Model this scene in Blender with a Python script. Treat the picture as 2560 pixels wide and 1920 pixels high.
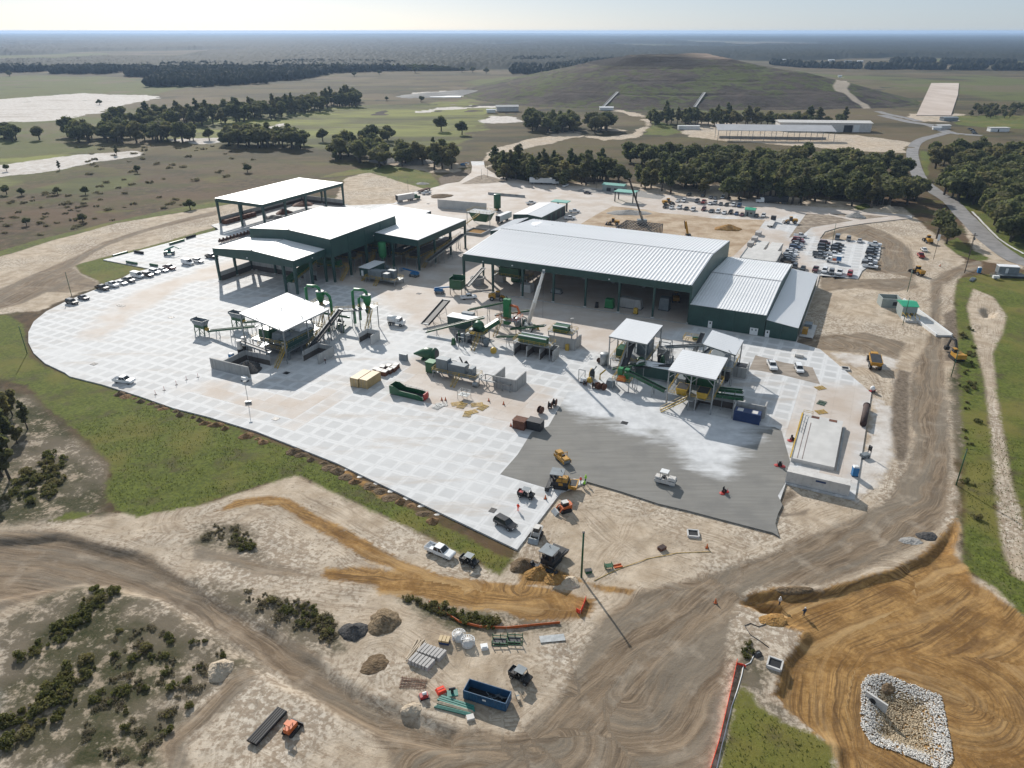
import bpy, bmesh, math, random
import numpy as np
from mathutils import Vector, Matrix
SC = bpy.context.scene
for _o in list(bpy.data.objects): bpy.data.objects.remove(_o)
COL = SC.collection
R = math.radians
# ------------------------------------------------------------------ camera, sky, sun, exposure
CAM_H = 86.0; FPX = 1830.0; HORIZON = 77.0           # metres; focal length and flat horizon of the 2560x1920 photograph
PITCH = math.atan((960 - HORIZON) / FPX)
cam_data = bpy.data.cameras.new('camera'); camera = bpy.data.objects.new('camera', cam_data); COL.objects.link(camera)
cam_data.sensor_width = 36; cam_data.lens = 36 * FPX / 2560; cam_data.clip_start = 1; cam_data.clip_end = 60000
camera.location = (0, 0, CAM_H); camera.rotation_euler = (math.pi / 2 - PITCH, 0, 0)
SC.camera = camera
SUN_EL = R(29); SUN_AZ = R(111)                       # direction towards the sun, measured from +X
world = bpy.data.worlds.new('World'); SC.world = world; world.use_nodes = True
_n = world.node_tree.nodes; _l = world.node_tree.links
_bg = _n['Background']; _sky = _n.new('ShaderNodeTexSky'); _sky.sky_type = 'NISHITA'; _sky.sun_disc = False
_sky.sun_elevation = SUN_EL; _sky.sun_rotation = math.pi / 2 - SUN_AZ
_sky.altitude = 0; _sky.air_density = 0.5; _sky.dust_density = 0.6; _sky.ozone_density = 2.0
_veil = _n.new('ShaderNodeMix'); _veil.data_type = 'RGBA'; _veil.inputs[0].default_value = 0.70; _veil.inputs[7].default_value = (3.5, 4.05, 4.5, 1)   # thin high cloud all over the sky
_l.new(_sky.outputs[0], _veil.inputs[6]); _l.new(_veil.outputs[2], _bg.inputs[0]); _bg.inputs[1].default_value = 0.10
sun_data = bpy.data.lights.new('sun', 'SUN'); sun = bpy.data.objects.new('sun', sun_data); COL.objects.link(sun)
sun_data.energy = 4.2; sun_data.angle = R(0.55); sun_data.color = (1.0, 0.945, 0.87)
_d = Vector((math.cos(SUN_EL) * math.cos(SUN_AZ), math.cos(SUN_EL) * math.sin(SUN_AZ), math.sin(SUN_EL)))
sun.rotation_euler = (-_d).to_track_quat('-Z', 'Y').to_euler(); sun.location = (-60, 160, 200)
SC.view_settings.view_transform = 'Standard'; SC.view_settings.look = 'None'
SC.view_settings.exposure = 0.34; SC.view_settings.gamma = 1.0
SC.view_settings.use_curve_mapping = False
SC.render.engine = 'CYCLES'
_c = SC.cycles
_c.use_denoising = True; _c.max_bounces = 5; _c.diffuse_bounces = 3; _c.glossy_bounces = 2; _c.transmission_bounces = 2
_c.volume_bounces = 0; _c.transparent_max_bounces = 6; _c.caustics_reflective = False; _c.caustics_refractive = False
_c.use_adaptive_sampling = True; _c.adaptive_threshold = 0.02
# ------------------------------------------------------------------ helpers: survey of the site
# Points of the site were surveyed from enlargements of the photograph; each letter is one enlargement (x, y, scale).
VIEW = {'1':(0,0,3.456),'2':(640,0,3.456),'3':(1280,0,3.456),'4':(1920,0,3.456),'5':(0,480,3.456),'6':(500,400,4.424),
 '7':(900,400,4.424),'8':(1280,400,4.424),'9':(1780,400,4.424),'a':(2160,550,5.53),'b':(440,680,4.254),'c':(940,680,4.254),
 'd':(1420,760,4.096),'e':(1900,820,4.254),'f':(840,850,4.254),'h':(1200,1080,4.254),'i':(0,900,3.456),'j':(0,1380,3.0719),
 'k':(500,1150,3.456),'l':(820,1480,3.814),'m':(1300,1250,3.456),'n':(1800,1100,3.456),'o':(1760,1440,3.456),'p':(2160,700,2.37),
 'g':(860,1000,5.53),'q':(1640,560,5.027),'r':(1140,540,6.144),'t':(440,420,4.809),'w':(0,0,0.86406)}
_cp, _sp = math.cos(PITCH), math.sin(PITCH)
def ray(k, x, y):
    ox, oy, s = VIEW[k]; a = (ox + x / s - 1280) / FPX; b = (960 - oy - y / s) / FPX
    return a, _cp + b * _sp, -_sp + b * _cp
def gz(x, y): return 0.0
def at(k, x, y, z=None):
    """ground point (or point at height z) seen at that place of the enlargement"""
    dx, dy, dz = ray(k, x, y)
    if z is not None:
        t = (z - CAM_H) / dz; return Vector((dx * t, dy * t, z))
    h = 0.0
    for _ in range(4):
        t = (h - CAM_H) / dz; h = float(gz(dx * t, dy * t))
    return Vector((dx * t, dy * t, h))
def P2(k, pts): return [tuple(at(k, x, y, 0)[:2]) for x, y in pts]
SITE = R(-26)                                        # the yard's own grid is turned 26 degrees
_cu, _su = math.cos(SITE), math.sin(SITE)
def S(u, v, z=0.0): return Vector((u * _cu - v * _su, u * _su + v * _cu, z))
def UV(p): return (p[0] * _cu + p[1] * _su, -p[0] * _su + p[1] * _cu)
def ang(p, q_): return math.atan2(q_[1] - p[1], q_[0] - p[0])
rnd = random.Random(7)
# ------------------------------------------------------------------ helpers: materials
class NT:
    def __init__(s, name):
        s.m = bpy.data.materials.new(name); s.m.use_nodes = True; s.t = s.m.node_tree; s.n = s.t.nodes; s.l = s.t.links
        s.b = s.n['Principled BSDF']; s._pos = None
    def lk(s, a, sock):
        if isinstance(a, (int, float)): sock.default_value = a
        elif isinstance(a, tuple): sock.default_value = a if len(a) == len(sock.default_value) else (*a, 1.0)
        else: s.l.new(a, sock)
    def pos(s):
        if s._pos is None: s._pos = s.n.new('ShaderNodeNewGeometry').outputs['Position']
        return s._pos
    def coord(s, w): return s.n.new('ShaderNodeTexCoord').outputs[w]
    def attr(s, name, out='Fac'):
        a = s.n.new('ShaderNodeAttribute'); a.attribute_name = name; return a.outputs[out]
    def noise(s, scale, detail=3, rough=0.55, vec=None, out='Fac', dist=0.0):
        a = s.n.new('ShaderNodeTexNoise'); a.inputs['Scale'].default_value = scale; a.inputs['Detail'].default_value = detail
        a.inputs['Roughness'].default_value = rough; a.inputs['Distortion'].default_value = dist
        s.l.new(vec if vec is not None else s.pos(), a.inputs['Vector']); return a.outputs[out]
    def math(s, op, a, b=0.0, c=None, clamp=False):
        m = s.n.new('ShaderNodeMath'); m.operation = op; m.use_clamp = clamp; s.lk(a, m.inputs[0]); s.lk(b, m.inputs[1])
        if c is not None: s.lk(c, m.inputs[2])
        return m.outputs[0]
    def step(s, a, lo, hi):
        m = s.n.new('ShaderNodeMapRange'); m.interpolation_type = 'SMOOTHSTEP'; s.lk(a, m.inputs[0])
        m.inputs[1].default_value = lo; m.inputs[2].default_value = hi; return m.outputs[0]
    def mix(s, f, a, b, mode='MIX'):
        m = s.n.new('ShaderNodeMix'); m.data_type = 'RGBA'; m.blend_type = mode; s.lk(f, m.inputs[0]); s.lk(a, m.inputs[6]); s.lk(b, m.inputs[7]); return m.outputs[2]
    def xyz(s, v):
        m = s.n.new('ShaderNodeSeparateXYZ'); s.l.new(v, m.inputs[0]); return m.outputs
    def vec(s, x, y, z=0.0):
        m = s.n.new('ShaderNodeCombineXYZ'); s.lk(x, m.inputs[0]); s.lk(y, m.inputs[1]); s.lk(z, m.inputs[2]); return m.outputs[0]
    def scale_vec(s, v, sc, rot=0.0):
        m = s.n.new('ShaderNodeMapping'); m.inputs['Scale'].default_value = sc; m.inputs['Rotation'].default_value = (0, 0, rot); s.l.new(v, m.inputs[0]); return m.outputs[0]
    def bump(s, h, strength=0.3, dist=0.1):
        m = s.n.new('ShaderNodeBump'); m.inputs['Strength'].default_value = strength; m.inputs['Distance'].default_value = dist
        s.lk(h, m.inputs['Height']); s.l.new(m.outputs[0], s.b.inputs['Normal'])
    def done(s, col, rough=0.8, metal=0.0, spec=None):
        s.lk(col, s.b.inputs['Base Color']); s.lk(rough, s.b.inputs['Roughness']); s.lk(metal, s.b.inputs['Metallic'])
        if spec is not None: s.b.inputs['Specular IOR Level'].default_value = spec
        return s.m
def varied(name, col, rough=0.7, metal=0.0, amt=0.25, scale=0.6, dirt=None, spec=None):
    """paint, metal, wood or stone of one colour with a little wear and dirt"""
    t = NT(name); p = t.coord('Object'); n = t.noise(scale, 4, 0.6, p)
    c = t.mix(t.step(n, 0.25, 0.8), tuple(x * (1 - amt) for x in col), tuple(min(1, x * (1 + amt * 0.6)) for x in col))
    if dirt: c = t.mix(t.math('MULTIPLY', t.step(t.noise(scale * 3.1, 5, 0.7, p), 0.5, 0.75), 0.6), c, dirt)
    return t.done(c, rough, metal, spec)
M = {}
M['steel_green'] = varied('dark green painted steel', (0.024, 0.068, 0.058), 0.45, 0, 0.22, 0.25)
M['plant_green'] = varied('green machine paint', (0.016, 0.10, 0.040), 0.4, 0, 0.25, 0.5, (0.06, 0.07, 0.05))
M['bright_green'] = varied('bright green machine paint', (0.02, 0.19, 0.06), 0.4, 0, 0.25, 0.6)
M['teal'] = varied('teal green paint', (0.03, 0.20, 0.16), 0.45, 0, 0.2, 0.6)
M['galv'] = varied('galvanised steel', (0.33, 0.35, 0.36), 0.45, 0.6, 0.25, 1.2)
M['grey_steel'] = varied('grey painted steel', (0.20, 0.23, 0.25), 0.5, 0.1, 0.2, 0.8)
M['dark_steel'] = varied('dark steel', (0.035, 0.037, 0.042), 0.55, 0.2, 0.3, 1.0)
M['rubber'] = varied('black rubber', (0.018, 0.018, 0.019), 0.75, 0, 0.3, 2.0)
M['belt'] = varied('conveyor belt', (0.035, 0.036, 0.04), 0.6, 0, 0.3, 1.0)
M['yellow'] = varied('safety yellow paint', (0.52, 0.34, 0.045), 0.5, 0, 0.2, 1.0)
M['cat'] = varied('machine yellow paint', (0.50, 0.26, 0.03), 0.5, 0, 0.25, 0.8, (0.10, 0.07, 0.04))
M['orange'] = varied('orange paint', (0.62, 0.14, 0.03), 0.5, 0, 0.2, 1.0)
M['red'] = varied('red paint', (0.42, 0.035, 0.03), 0.5, 0, 0.2, 1.0)
M['hivis_red'] = varied('high visibility red cloth', (0.85, 0.07, 0.03), 0.8, 0, 0.1, 3)
M['hivis_lime'] = varied('high visibility lime cloth', (0.35, 0.75, 0.05), 0.8, 0, 0.1, 3)
M['blue'] = varied('blue paint', (0.02, 0.16, 0.38), 0.5, 0, 0.2, 0.8)
M['navy'] = varied('dark blue container paint', (0.018, 0.045, 0.14), 0.5, 0, 0.2, 0.5)
M['dump_blue'] = varied('worn blue dumpster paint', (0.025, 0.10, 0.20), 0.55, 0, 0.3, 0.6, (0.08, 0.08, 0.08))
M['white'] = varied('white paint', (0.74, 0.75, 0.75), 0.5, 0, 0.06, 0.5)
M['dirty_white'] = varied('weathered white paint', (0.62, 0.60, 0.57), 0.6, 0, 0.12, 0.5, (0.35, 0.31, 0.28))
M['tan'] = varied('tan container paint', (0.48, 0.35, 0.17), 0.55, 0, 0.15, 0.5, (0.55, 0.45, 0.3))
M['wood'] = varied('pale timber', (0.50, 0.42, 0.32), 0.8, 0, 0.25, 1.5)
M['trunk'] = varied('bark', (0.10, 0.085, 0.07), 0.9, 0, 0.3, 2)
M['glass'] = varied('dark window glass', (0.02, 0.025, 0.03), 0.08, 0, 0.1, 1.0, None, 0.6)
M['black'] = varied('black plastic', (0.012, 0.012, 0.013), 0.5, 0, 0.2, 1.0)
M['rust'] = varied('rusty steel', (0.14, 0.055, 0.03), 0.85, 0, 0.4, 1.2)
M['darkrust'] = varied('dark rusted pipe', (0.045, 0.022, 0.018), 0.8, 0, 0.3, 1.0)
M['skin'] = varied('skin', (0.42, 0.26, 0.19), 0.6, 0, 0.05, 5)
M['denim'] = varied('dark blue cloth', (0.03, 0.045, 0.08), 0.9, 0, 0.2, 4)
M['brightgreen_roof'] = varied('light green sheet roof', (0.03, 0.38, 0.21), 0.45, 0, 0.12, 0.5)
M['pale_green_roof'] = varied('pale green sheet roof', (0.20, 0.46, 0.38), 0.45, 0, 0.12, 0.5)
M['pale_block'] = varied('pale grey green block wall', (0.30, 0.34, 0.33), 0.8, 0, 0.12, 0.8)
M['grey_roof'] = varied('grey sheet roof', (0.42, 0.42, 0.43), 0.55, 0, 0.1, 0.15)
M['asphalt_dark'] = varied('dark asphalt', (0.05, 0.05, 0.052), 0.9, 0, 0.2, 0.3)
def concrete(name, col, stain, sc=0.35, streak=True):
    t = NT(name); p = t.coord('Object')
    c = t.mix(t.step(t.noise(sc, 5, 0.62, p), 0.3, 0.75), tuple(x * 0.82 for x in col), col)
    if streak: c = t.mix(t.math('MULTIPLY', t.step(t.noise(1.0, 4, 0.6, t.scale_vec(p, (1.6, 1.6, 0.12))), 0.48, 0.75), 0.75), c, stain)
    t.bump(t.noise(6, 4, 0.6, p), 0.25, 0.03); return t.done(c, 0.9)
M['concrete'] = concrete('grey concrete', (0.42, 0.42, 0.41), (0.20, 0.20, 0.19))
M['concrete_pale'] = concrete('pale concrete', (0.60, 0.59, 0.57), (0.42, 0.40, 0.38), 0.3, False)
M['block'] = concrete('cast concrete block', (0.50, 0.48, 0.46), (0.30, 0.28, 0.26), 0.8, False)
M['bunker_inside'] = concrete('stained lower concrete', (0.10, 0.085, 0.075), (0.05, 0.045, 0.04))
def roofmat(name, col, rough, metal, dirtc):
    t = NT(name); p = t.coord('Object')
    c = t.mix(t.step(t.noise(0.06, 4, 0.6, p), 0.35, 0.75), col, tuple(x * 0.9 for x in col))
    c = t.mix(t.math('MULTIPLY', t.step(t.noise(0.35, 5, 0.7, t.scale_vec(p, (1, 0.25, 1))), 0.6, 0.8), 0.35), c, dirtc)
    t.b.inputs['Specular IOR Level'].default_value = 0.9
    return t.done(c, rough, metal)
M['roof'] = roofmat('white roof sheet', (0.80, 0.81, 0.82), 0.4, 0.0, (0.50, 0.48, 0.47))
M['roof_bright'] = roofmat('bright white roof sheet', (0.82, 0.83, 0.83), 0.5, 0.0, (0.55, 0.54, 0.52))
t = NT('car paint'); t.m.use_nodes = True
_oi = t.n.new('ShaderNodeObjectInfo'); t.b.inputs['Coat Weight'].default_value = 0.6; t.b.inputs['Coat Roughness'].default_value = 0.05
M['paint'] = t.done(t.mix(t.math('MULTIPLY', t.step(t.noise(1.5, 4, 0.6, t.coord('Object')), 0.45, 0.8), 0.25), _oi.outputs['Color'], (0.30, 0.27, 0.23)), 0.32)
# ------------------------------------------------------------------ helpers: meshes and objects
class MB:
    def __init__(s): s.v = []; s.f = []
    def add(s, vs, fs):
        b = len(s.v); s.v += [tuple(x) for x in vs]; s.f += [tuple(i + b for i in f) for f in fs]; return s
    def hull8(s, p):                                  # p: bottom 4 ccw, top 4 ccw
        return s.add(p, [(3, 2, 1, 0), (4, 5, 6, 7), (0, 1, 5, 4), (1, 2, 6, 5), (2, 3, 7, 6), (3, 0, 4, 7)])
    def box(s, x0, x1, y0, y1, z0, z1): return s.hull8([(x0,y0,z0),(x1,y0,z0),(x1,y1,z0),(x0,y1,z0),(x0,y0,z1),(x1,y0,z1),(x1,y1,z1),(x0,y1,z1)])
    def bbox(s, c, d, rz=0.0):                        # centred box turned about z
        ca, sa = math.cos(rz), math.sin(rz); q_ = []
        for z in (-d[2] / 2, d[2] / 2):
            for x, y in ((-1,-1),(1,-1),(1,1),(-1,1)):
                X, Y = x * d[0] / 2, y * d[1] / 2; q_.append((c[0] + X * ca - Y * sa, c[1] + X * sa + Y * ca, c[2] + z))
        return s.hull8(q_)
    def taper(s, c, d0, d1, h, sh=(0, 0)):            # box whose top is another size
        q_ = [(c[0] + x * d0[0] / 2, c[1] + y * d0[1] / 2, c[2]) for x, y in ((-1,-1),(1,-1),(1,1),(-1,1))]
        q_ += [(c[0] + sh[0] + x * d1[0] / 2, c[1] + sh[1] + y * d1[1] / 2, c[2] + h) for x, y in ((-1,-1),(1,-1),(1,1),(-1,1))]
        return s.hull8(q_)
    def bar(s, a, b, w=0.1, h=None):                  # square bar between two points
        a, b = Vector(a), Vector(b); d = b - a
        if d.length < 1e-6: return s
        h = h or w; up = Vector((0, 0, 1)) if abs(d.normalized().z) < 0.95 else Vector((1, 0, 0))
        x = d.cross(up).normalized() * w / 2; y = x.cross(d).normalized() * h / 2
        return s.hull8([a - x - y, a + x - y, a + x + y, a - x + y, b - x - y, b + x - y, b + x + y, b - x + y])
    def tube(s, pts, r, n=8, caps=True):
        pts = [Vector(p) for p in pts]; rs = r if isinstance(r, (list, tuple)) else [r] * len(pts); rings = []; up = Vector((0, 0, 1))
        for i, p in enumerate(pts):
            d = (pts[min(i + 1, len(pts) - 1)] - pts[max(i - 1, 0)]).normalized()
            u = up if abs(d.z) < 0.95 else Vector((1, 0, 0)); x = d.cross(u).normalized(); y = x.cross(d).normalized()
            rings.append([p + (x * math.cos(2 * math.pi * k / n) + y * math.sin(2 * math.pi * k / n)) * rs[i] for k in range(n)])
        vs = [v for q_ in rings for v in q_]; fs = []
        for i in range(len(pts) - 1):
            for k in range(n): fs.append((i * n + k, i * n + (k + 1) % n, (i + 1) * n + (k + 1) % n, (i + 1) * n + k))
        if caps: fs += [tuple(range(n - 1, -1, -1)), tuple(range((len(pts) - 1) * n, len(pts) * n))]
        return s.add(vs, fs)
    def lathe(s, c, prof, n=16):                      # profile of (radius, z)
        vs = []; fs = []
        for r, z in prof: vs += [(c[0] + r * math.cos(2 * math.pi * k / n), c[1] + r * math.sin(2 * math.pi * k / n), c[2] + z) for k in range(n)]
        for i in range(len(prof) - 1):
            for k in range(n): fs.append((i * n + k, i * n + (k + 1) % n, (i + 1) * n + (k + 1) % n, (i + 1) * n + k))
        fs += [tuple(range(n - 1, -1, -1)), tuple(range((len(prof) - 1) * n, len(prof) * n))]
        return s.add(vs, fs)
    def prism(s, poly, y0, y1):                       # side outline (x, z) drawn out along y
        n = len(poly); vs = [(x, y0, z) for x, z in poly] + [(x, y1, z) for x, z in poly]
        fs = [tuple(range(n)), tuple(range(2 * n - 1, n - 1, -1))] + [(i, i + n, (i + 1) % n + n, (i + 1) % n) for i in range(n)]
        return s.add(vs, fs)
    def slab(s, poly, z0, z1):                        # plan outline drawn up
        n = len(poly); vs = [(x, y, z0) for x, y in poly] + [(x, y, z1) for x, y in poly]
        fs = [tuple(range(n - 1, -1, -1)), tuple(range(n, 2 * n))] + [(i, (i + 1) % n, (i + 1) % n + n, i + n) for i in range(n)]
        return s.add(vs, fs)
    def mesh(s, name, mat=None, smooth=False):
        me = bpy.data.meshes.new(name); me.from_pydata(s.v, [], s.f)
        bm = bmesh.new(); bm.from_mesh(me); bmesh.ops.recalc_face_normals(bm, faces=bm.faces); bm.to_mesh(me); bm.free()
        if smooth: me.polygons.foreach_set('use_smooth', [True] * len(me.polygons))
        if mat: me.materials.append(M[mat] if isinstance(mat, str) else mat)
        return me
    def build(s, name, mat=None, parent=None, smooth=False): return link(name, s.mesh(name, mat, smooth), parent)
def link(name, me, parent=None, loc=None, rz=None):
    o = bpy.data.objects.new(name, me); COL.objects.link(o)
    if parent is not None: o.parent = parent
    if loc is not None: o.location = loc
    if rz is not None: o.rotation_euler = (0, 0, rz)
    return o
def tag(o, label=None, cat=None, group=None, kind=None):
    if label: o['label'] = label
    if cat: o['category'] = cat
    if group: o['group'] = group
    if kind: o['kind'] = kind
    return o
def thing(name, label, cat, loc=(0, 0, 0), rz=0.0, group=None):
    return tag(link(name, None, None, loc, rz), label, cat, group)
def structure(o): o['kind'] = 'structure'; return o
def copy_tree(o, parent=None, loc=None, rz=None, label=None, color=None):
    c = o.copy(); COL.objects.link(c)
    if parent is not None: c.parent = parent
    if loc is not None: c.location = loc
    if rz is not None: c.rotation_euler = (0, 0, rz)
    if label: c['label'] = label
    if color: c.color = color
    for ch in list(o.children): copy_tree(ch, c, color=color)
    return c
ORD = ['first', 'second', 'third', 'fourth', 'fifth', 'sixth', 'seventh', 'eighth', 'ninth', 'tenth', 'eleventh', 'twelfth', 'thirteenth', 'fourteenth', 'fifteenth', 'sixteenth', 'seventeenth', 'eighteenth', 'nineteenth', 'twentieth']
# ------------------------------------------------------------------ the lie of the land
def mixed(*parts):
    out = []
    for k, pts in parts: out += P2(k, pts)
    return out
PAD = mixed(('h', [(395,1250)]), ('f', [(740,1659),(0,1305)]), ('i', [(2212,615),(1800,490),(1500,415),(1200,310),(880,210),(600,140)]),
  ('5', [(560,1560),(390,1480),(290,1390),(245,1300),(245,1210),(290,1120),(400,1030),(570,945),(700,890),(830,840),(930,785),(1060,740),(1130,700),(1290,662),(890,585),(1260,490),(1890,325)]))
PAD += [tuple(S(-290, 257)[:2]), tuple(S(-289.5, 323.5)[:2]), tuple(S(-255, 324)[:2])]
PAD += mixed(('7', [(370,480),(600,352),(830,300),(960,262),(1100,240),(1230,140),(1240,70),(1225,15),(1370,15),(1380,80),(1450,130),(1560,180),(1880,240)]),
  ('8', [(460,268),(760,294),(1240,335),(1480,362),(1700,386)]), ('9', [(0,425),(300,448),(950,505),(1600,558),(2212,612),(2212,640),(1780,690),(1690,700),(1400,745),(1250,790),(1190,870),(1480,886),(1700,890),(1870,950),(1850,1090),(1660,1225),(1615,1310),(1190,1275)]))
PAD += [tuple(S(-12.6, 286.5)[:2]), tuple(S(-12.6, 225)[:2])]
PAD += mixed(('e', [(640,225),(1185,690)]), ('n', [(1165,515),(640,390),(570,372),(480,640),(462,798),(0,676)]), ('h', [(1900,755),(1500,626),(1150,522),(862,640)]))
ASPHALT = mixed(('h', [(215,450),(400,240),(550,0)]), ('c', [(1835,1640)]), ('d', [(0,900),(430,880),(1000,1050),(1290,1090),(1690,1190),(1960,1250),(2120,1260)]), ('e', [(230,1095)]),
  ('n', [(606,186),(562,374),(500,480),(540,560),(500,640),(478,720),(510,832),(455,800),(0,682)]), ('h', [(2212,835),(1900,762),(1500,632),(1140,528),(1000,490),(870,560),(690,592)]))
CURED = mixed(('d', [(-100,1010),(150,1180),(500,1230),(600,1330),(1000,1440),(1250,1659)]), ('h', [(1850,0),(2090,150),(2150,330),(2300,420)]), ('n', [(110,330),(190,150),(330,-60)]), ('d', [(2000,1200),(1700,1000),(1000,900),(400,800),(-100,800)]))
Z_SAND = [mixed(('w', [(-60,1108),(225,1112),(430,1085),(560,1045),(640,1018),(760,1075),(900,1140),(1078,1236),(1117,1186),(1100,1000),(1100,400),(1300,390),(1950,445),(2085,560),(2062,640),(2066,1000),(2075,1150),(2082,1230),(2300,1340),(2300,1720),(-60,1720)])),
 mixed(('5', [(-60,570),(400,430),(1000,262),(1870,122),(2212,60),(2260,200),(1880,300),(1260,478),(900,560),(660,630),(700,700),(850,760),(830,815),(600,900),(330,1020),(-60,1045)])),
 mixed(('w', [(740,400),(745,385),(800,368),(860,372),(925,392),(948,412),(900,425),(860,455),(700,470)])), mixed(('w', [(795,347),(860,340),(940,352),(990,352),(1000,372),(930,372),(860,362)])),
 mixed(('w', [(2100,618),(2150,640),(2180,680),(2172,715),(2150,760),(2160,850),(2178,950),(2195,1050),(2230,1150),(2230,1270),(2180,1240),(2160,1180),(2147,1080),(2137,950),(2122,820),(2098,720),(2085,660)])),
 mixed(('w', [(1045,330),(1060,322),(1120,305),(1200,290),(1240,280),(1265,292),(1180,310),(1090,330),(1060,345),(1040,350)])),
 mixed(('w', [(1240,288),(1300,296),(1365,287),(1400,268),(1375,252),(1330,240),(1300,232),(1330,228),(1360,240),(1408,258),(1400,280),(1370,296),(1300,302)])),
 mixed(('w', [(1360,283),(1290,270),(1300,282)])), mixed(('w', [(1470,284),(1480,268),(1540,262),(1850,292),(1960,306),(1958,330),(1900,328),(1550,302),(1490,294)])),
 mixed(('w', [(1905,245),(1960,255),(1965,245),(2080,245),(2085,262),(1990,262)])), mixed(('w', [(2080,480),(2160,520),(2212,560),(2212,580),(2110,560)])),
 mixed(('w', [(1340,640),(1680,600),(1700,400),(1420,395),(1300,440),(1250,470)]))]
Z_WHITE = [mixed(('w', [(-60,218),(180,201),(350,207),(330,214),(270,226),(230,238),(130,258),(60,262),(-60,266)])), mixed(('w', [(-60,362),(60,347),(180,333),(300,324),(312,332),(200,352),(90,372),(-60,385)])),
 mixed(('w', [(870,205),(900,198),(1010,196),(1040,205),(960,212)])), mixed(('w', [(1030,262),(1060,250),(1130,252),(1120,262),(1060,270)])), mixed(('w', [(1130,228),(1045,224),(920,236),(900,243),(1000,235)])),
 mixed(('w', [(360,300),(430,312),(520,300),(640,262),(600,268),(500,296)])),
 mixed(('w', [(850,140),(900,134),(1050,142),(1020,146),(900,146)])), mixed(('w', [(280,136),(420,132),(640,128),(700,126),(640,134),(420,140)])),
 mixed(('j', [(-60,1000),(300,760),(520,610),(640,580),(740,600),(760,680),(560,860),(330,1060),(0,1260),(-60,1300)])), mixed(('j', [(60,570),(180,500),(400,470),(380,560),(200,700),(60,720)])), mixed(('j', [(400,1300),(560,1150),(600,1260),(480,1659),(380,1659)])),
 mixed(('w', [(1950,890),(1955,800),(1845,790),(1790,760),(1935,770),(1945,870),(1930,990),(1880,1060),(1850,1075),(1850,1010),(1880,940),(1895,860)]))]
Z_ORANGE = [mixed(('k', [(90,430),(330,330),(600,295),(760,320),(1000,460),(1400,660),(1700,830),(2000,960),(2212,1010)]), ('m', [(300,760),(430,790),(640,850),(640,900),(560,1010),(300,1040),(0,1030)]), ('l', [(1700,180),(1200,150),(900,50)]), ('k', [(1560,1160),(1520,1090),(1040,1010),(1080,930),(1400,920),(1690,960),(1700,930),(1450,860),(950,560),(680,390),(480,370),(300,400)])),
 mixed(('n', [(160,1390),(260,1300),(420,1270),(700,1260),(860,1280),(1120,1200),(1500,1100),(1760,960),(1920,800),(2010,690),(2060,640),(2080,800),(2030,980),(2140,1100),(2212,1200)]), ('w', [(2300,1400),(2300,1720),(1800,1720)]), ('o', [(1170,1659),(1120,1450),(950,1330),(700,1130),(570,1000),(640,890),(690,700),(760,600),(870,460),(640,400),(560,290),(330,240)])),
 mixed(('m', [(0,480),(120,520),(400,620),(560,700),(300,730),(0,730)])), mixed(('m', [(560,700),(990,770),(950,810),(700,780)])),
 mixed(('q', [(800,150),(900,60),(1240,40),(1260,130),(1160,220),(1060,340),(950,360),(940,230)])), mixed(('f', [(0,1310),(130,1380),(380,1540),(600,1659),(480,1659),(300,1560),(0,1380)]))]
Z_ROAD = [mixed(('i', [(-100,1480),(480,1455),(650,1500),(1000,1600),(1300,1659)]), ('k', [(0,1120),(500,1420),(1000,1659)]), ('l', [(0,760),(280,960),(640,1130),(1000,1290),(1400,1290),(1800,1350),(2212,960)]), ('m', [(700,1020),(1000,790),(1600,640),(2212,430)]), ('n', [(560,880),(1000,740),(1400,540),(1520,400),(1640,150),(1700,-60)]),
   ('e', [(1600,1000),(1590,600),(1640,380),(1760,180),(1810,0)]), ('a', [(920,1000),(930,820),(1100,700),(1400,590),(1600,545)]), ('a', [(1660,640),(1400,730),(1250,800),(1110,880),(1070,1000),(1070,1300),(1100,1659)]), ('e', [(1960,100),(1960,500),(2010,1000),(2050,1400)]), ('n', [(2000,300),(1990,560),(1890,760),(1700,900),(1500,990),(1130,1150),(900,1230),(400,1240),(250,1290),(100,1560)]), ('o', [(250,340),(200,800),(60,1659),(40,1800)]), ('l', [(600,1800),(560,1500),(400,1330),(0,1130)]), ('j', [(1966,790),(1700,600),(1300,370),(1000,250),(700,215),(300,330),(-100,480)])),
 mixed(('j', [(1300,1659),(1220,1480),(1420,1300),(1620,1100),(1760,960),(1900,880),(1990,920),(1800,1130),(1600,1300),(1450,1420),(1430,1560),(1480,1659)])),
 mixed(('k', [(-60,720),(300,790),(700,910),(1040,1000),(1040,1010),(620,985),(100,850),(-60,830)])), mixed(('9', [(1200,900),(1230,820),(1400,760),(1690,705),(1900,780),(2100,900),(2212,1000),(2260,1300),(1960,1240),(1680,1230),(1860,1100),(1880,950),(1700,880),(1480,800),(1300,850)])),
 mixed(('5', [(-60,860),(300,700),(640,560),(900,420),(1300,300),(1880,150),(1880,190),(1300,330),(960,440),(760,560),(620,650),(720,720),(840,770),(820,820),(660,860),(400,860),(200,950),(-60,1010)])),
 mixed(('e', [(380,110),(700,60),(1100,30),(1560,150),(1460,330),(1300,270),(640,225),(400,160)])), mixed(('9', [(1190,1275),(1615,1310),(2212,1290),(2300,1400),(1950,1450),(1600,1400),(1250,1450),(1200,1400)]))]
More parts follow.
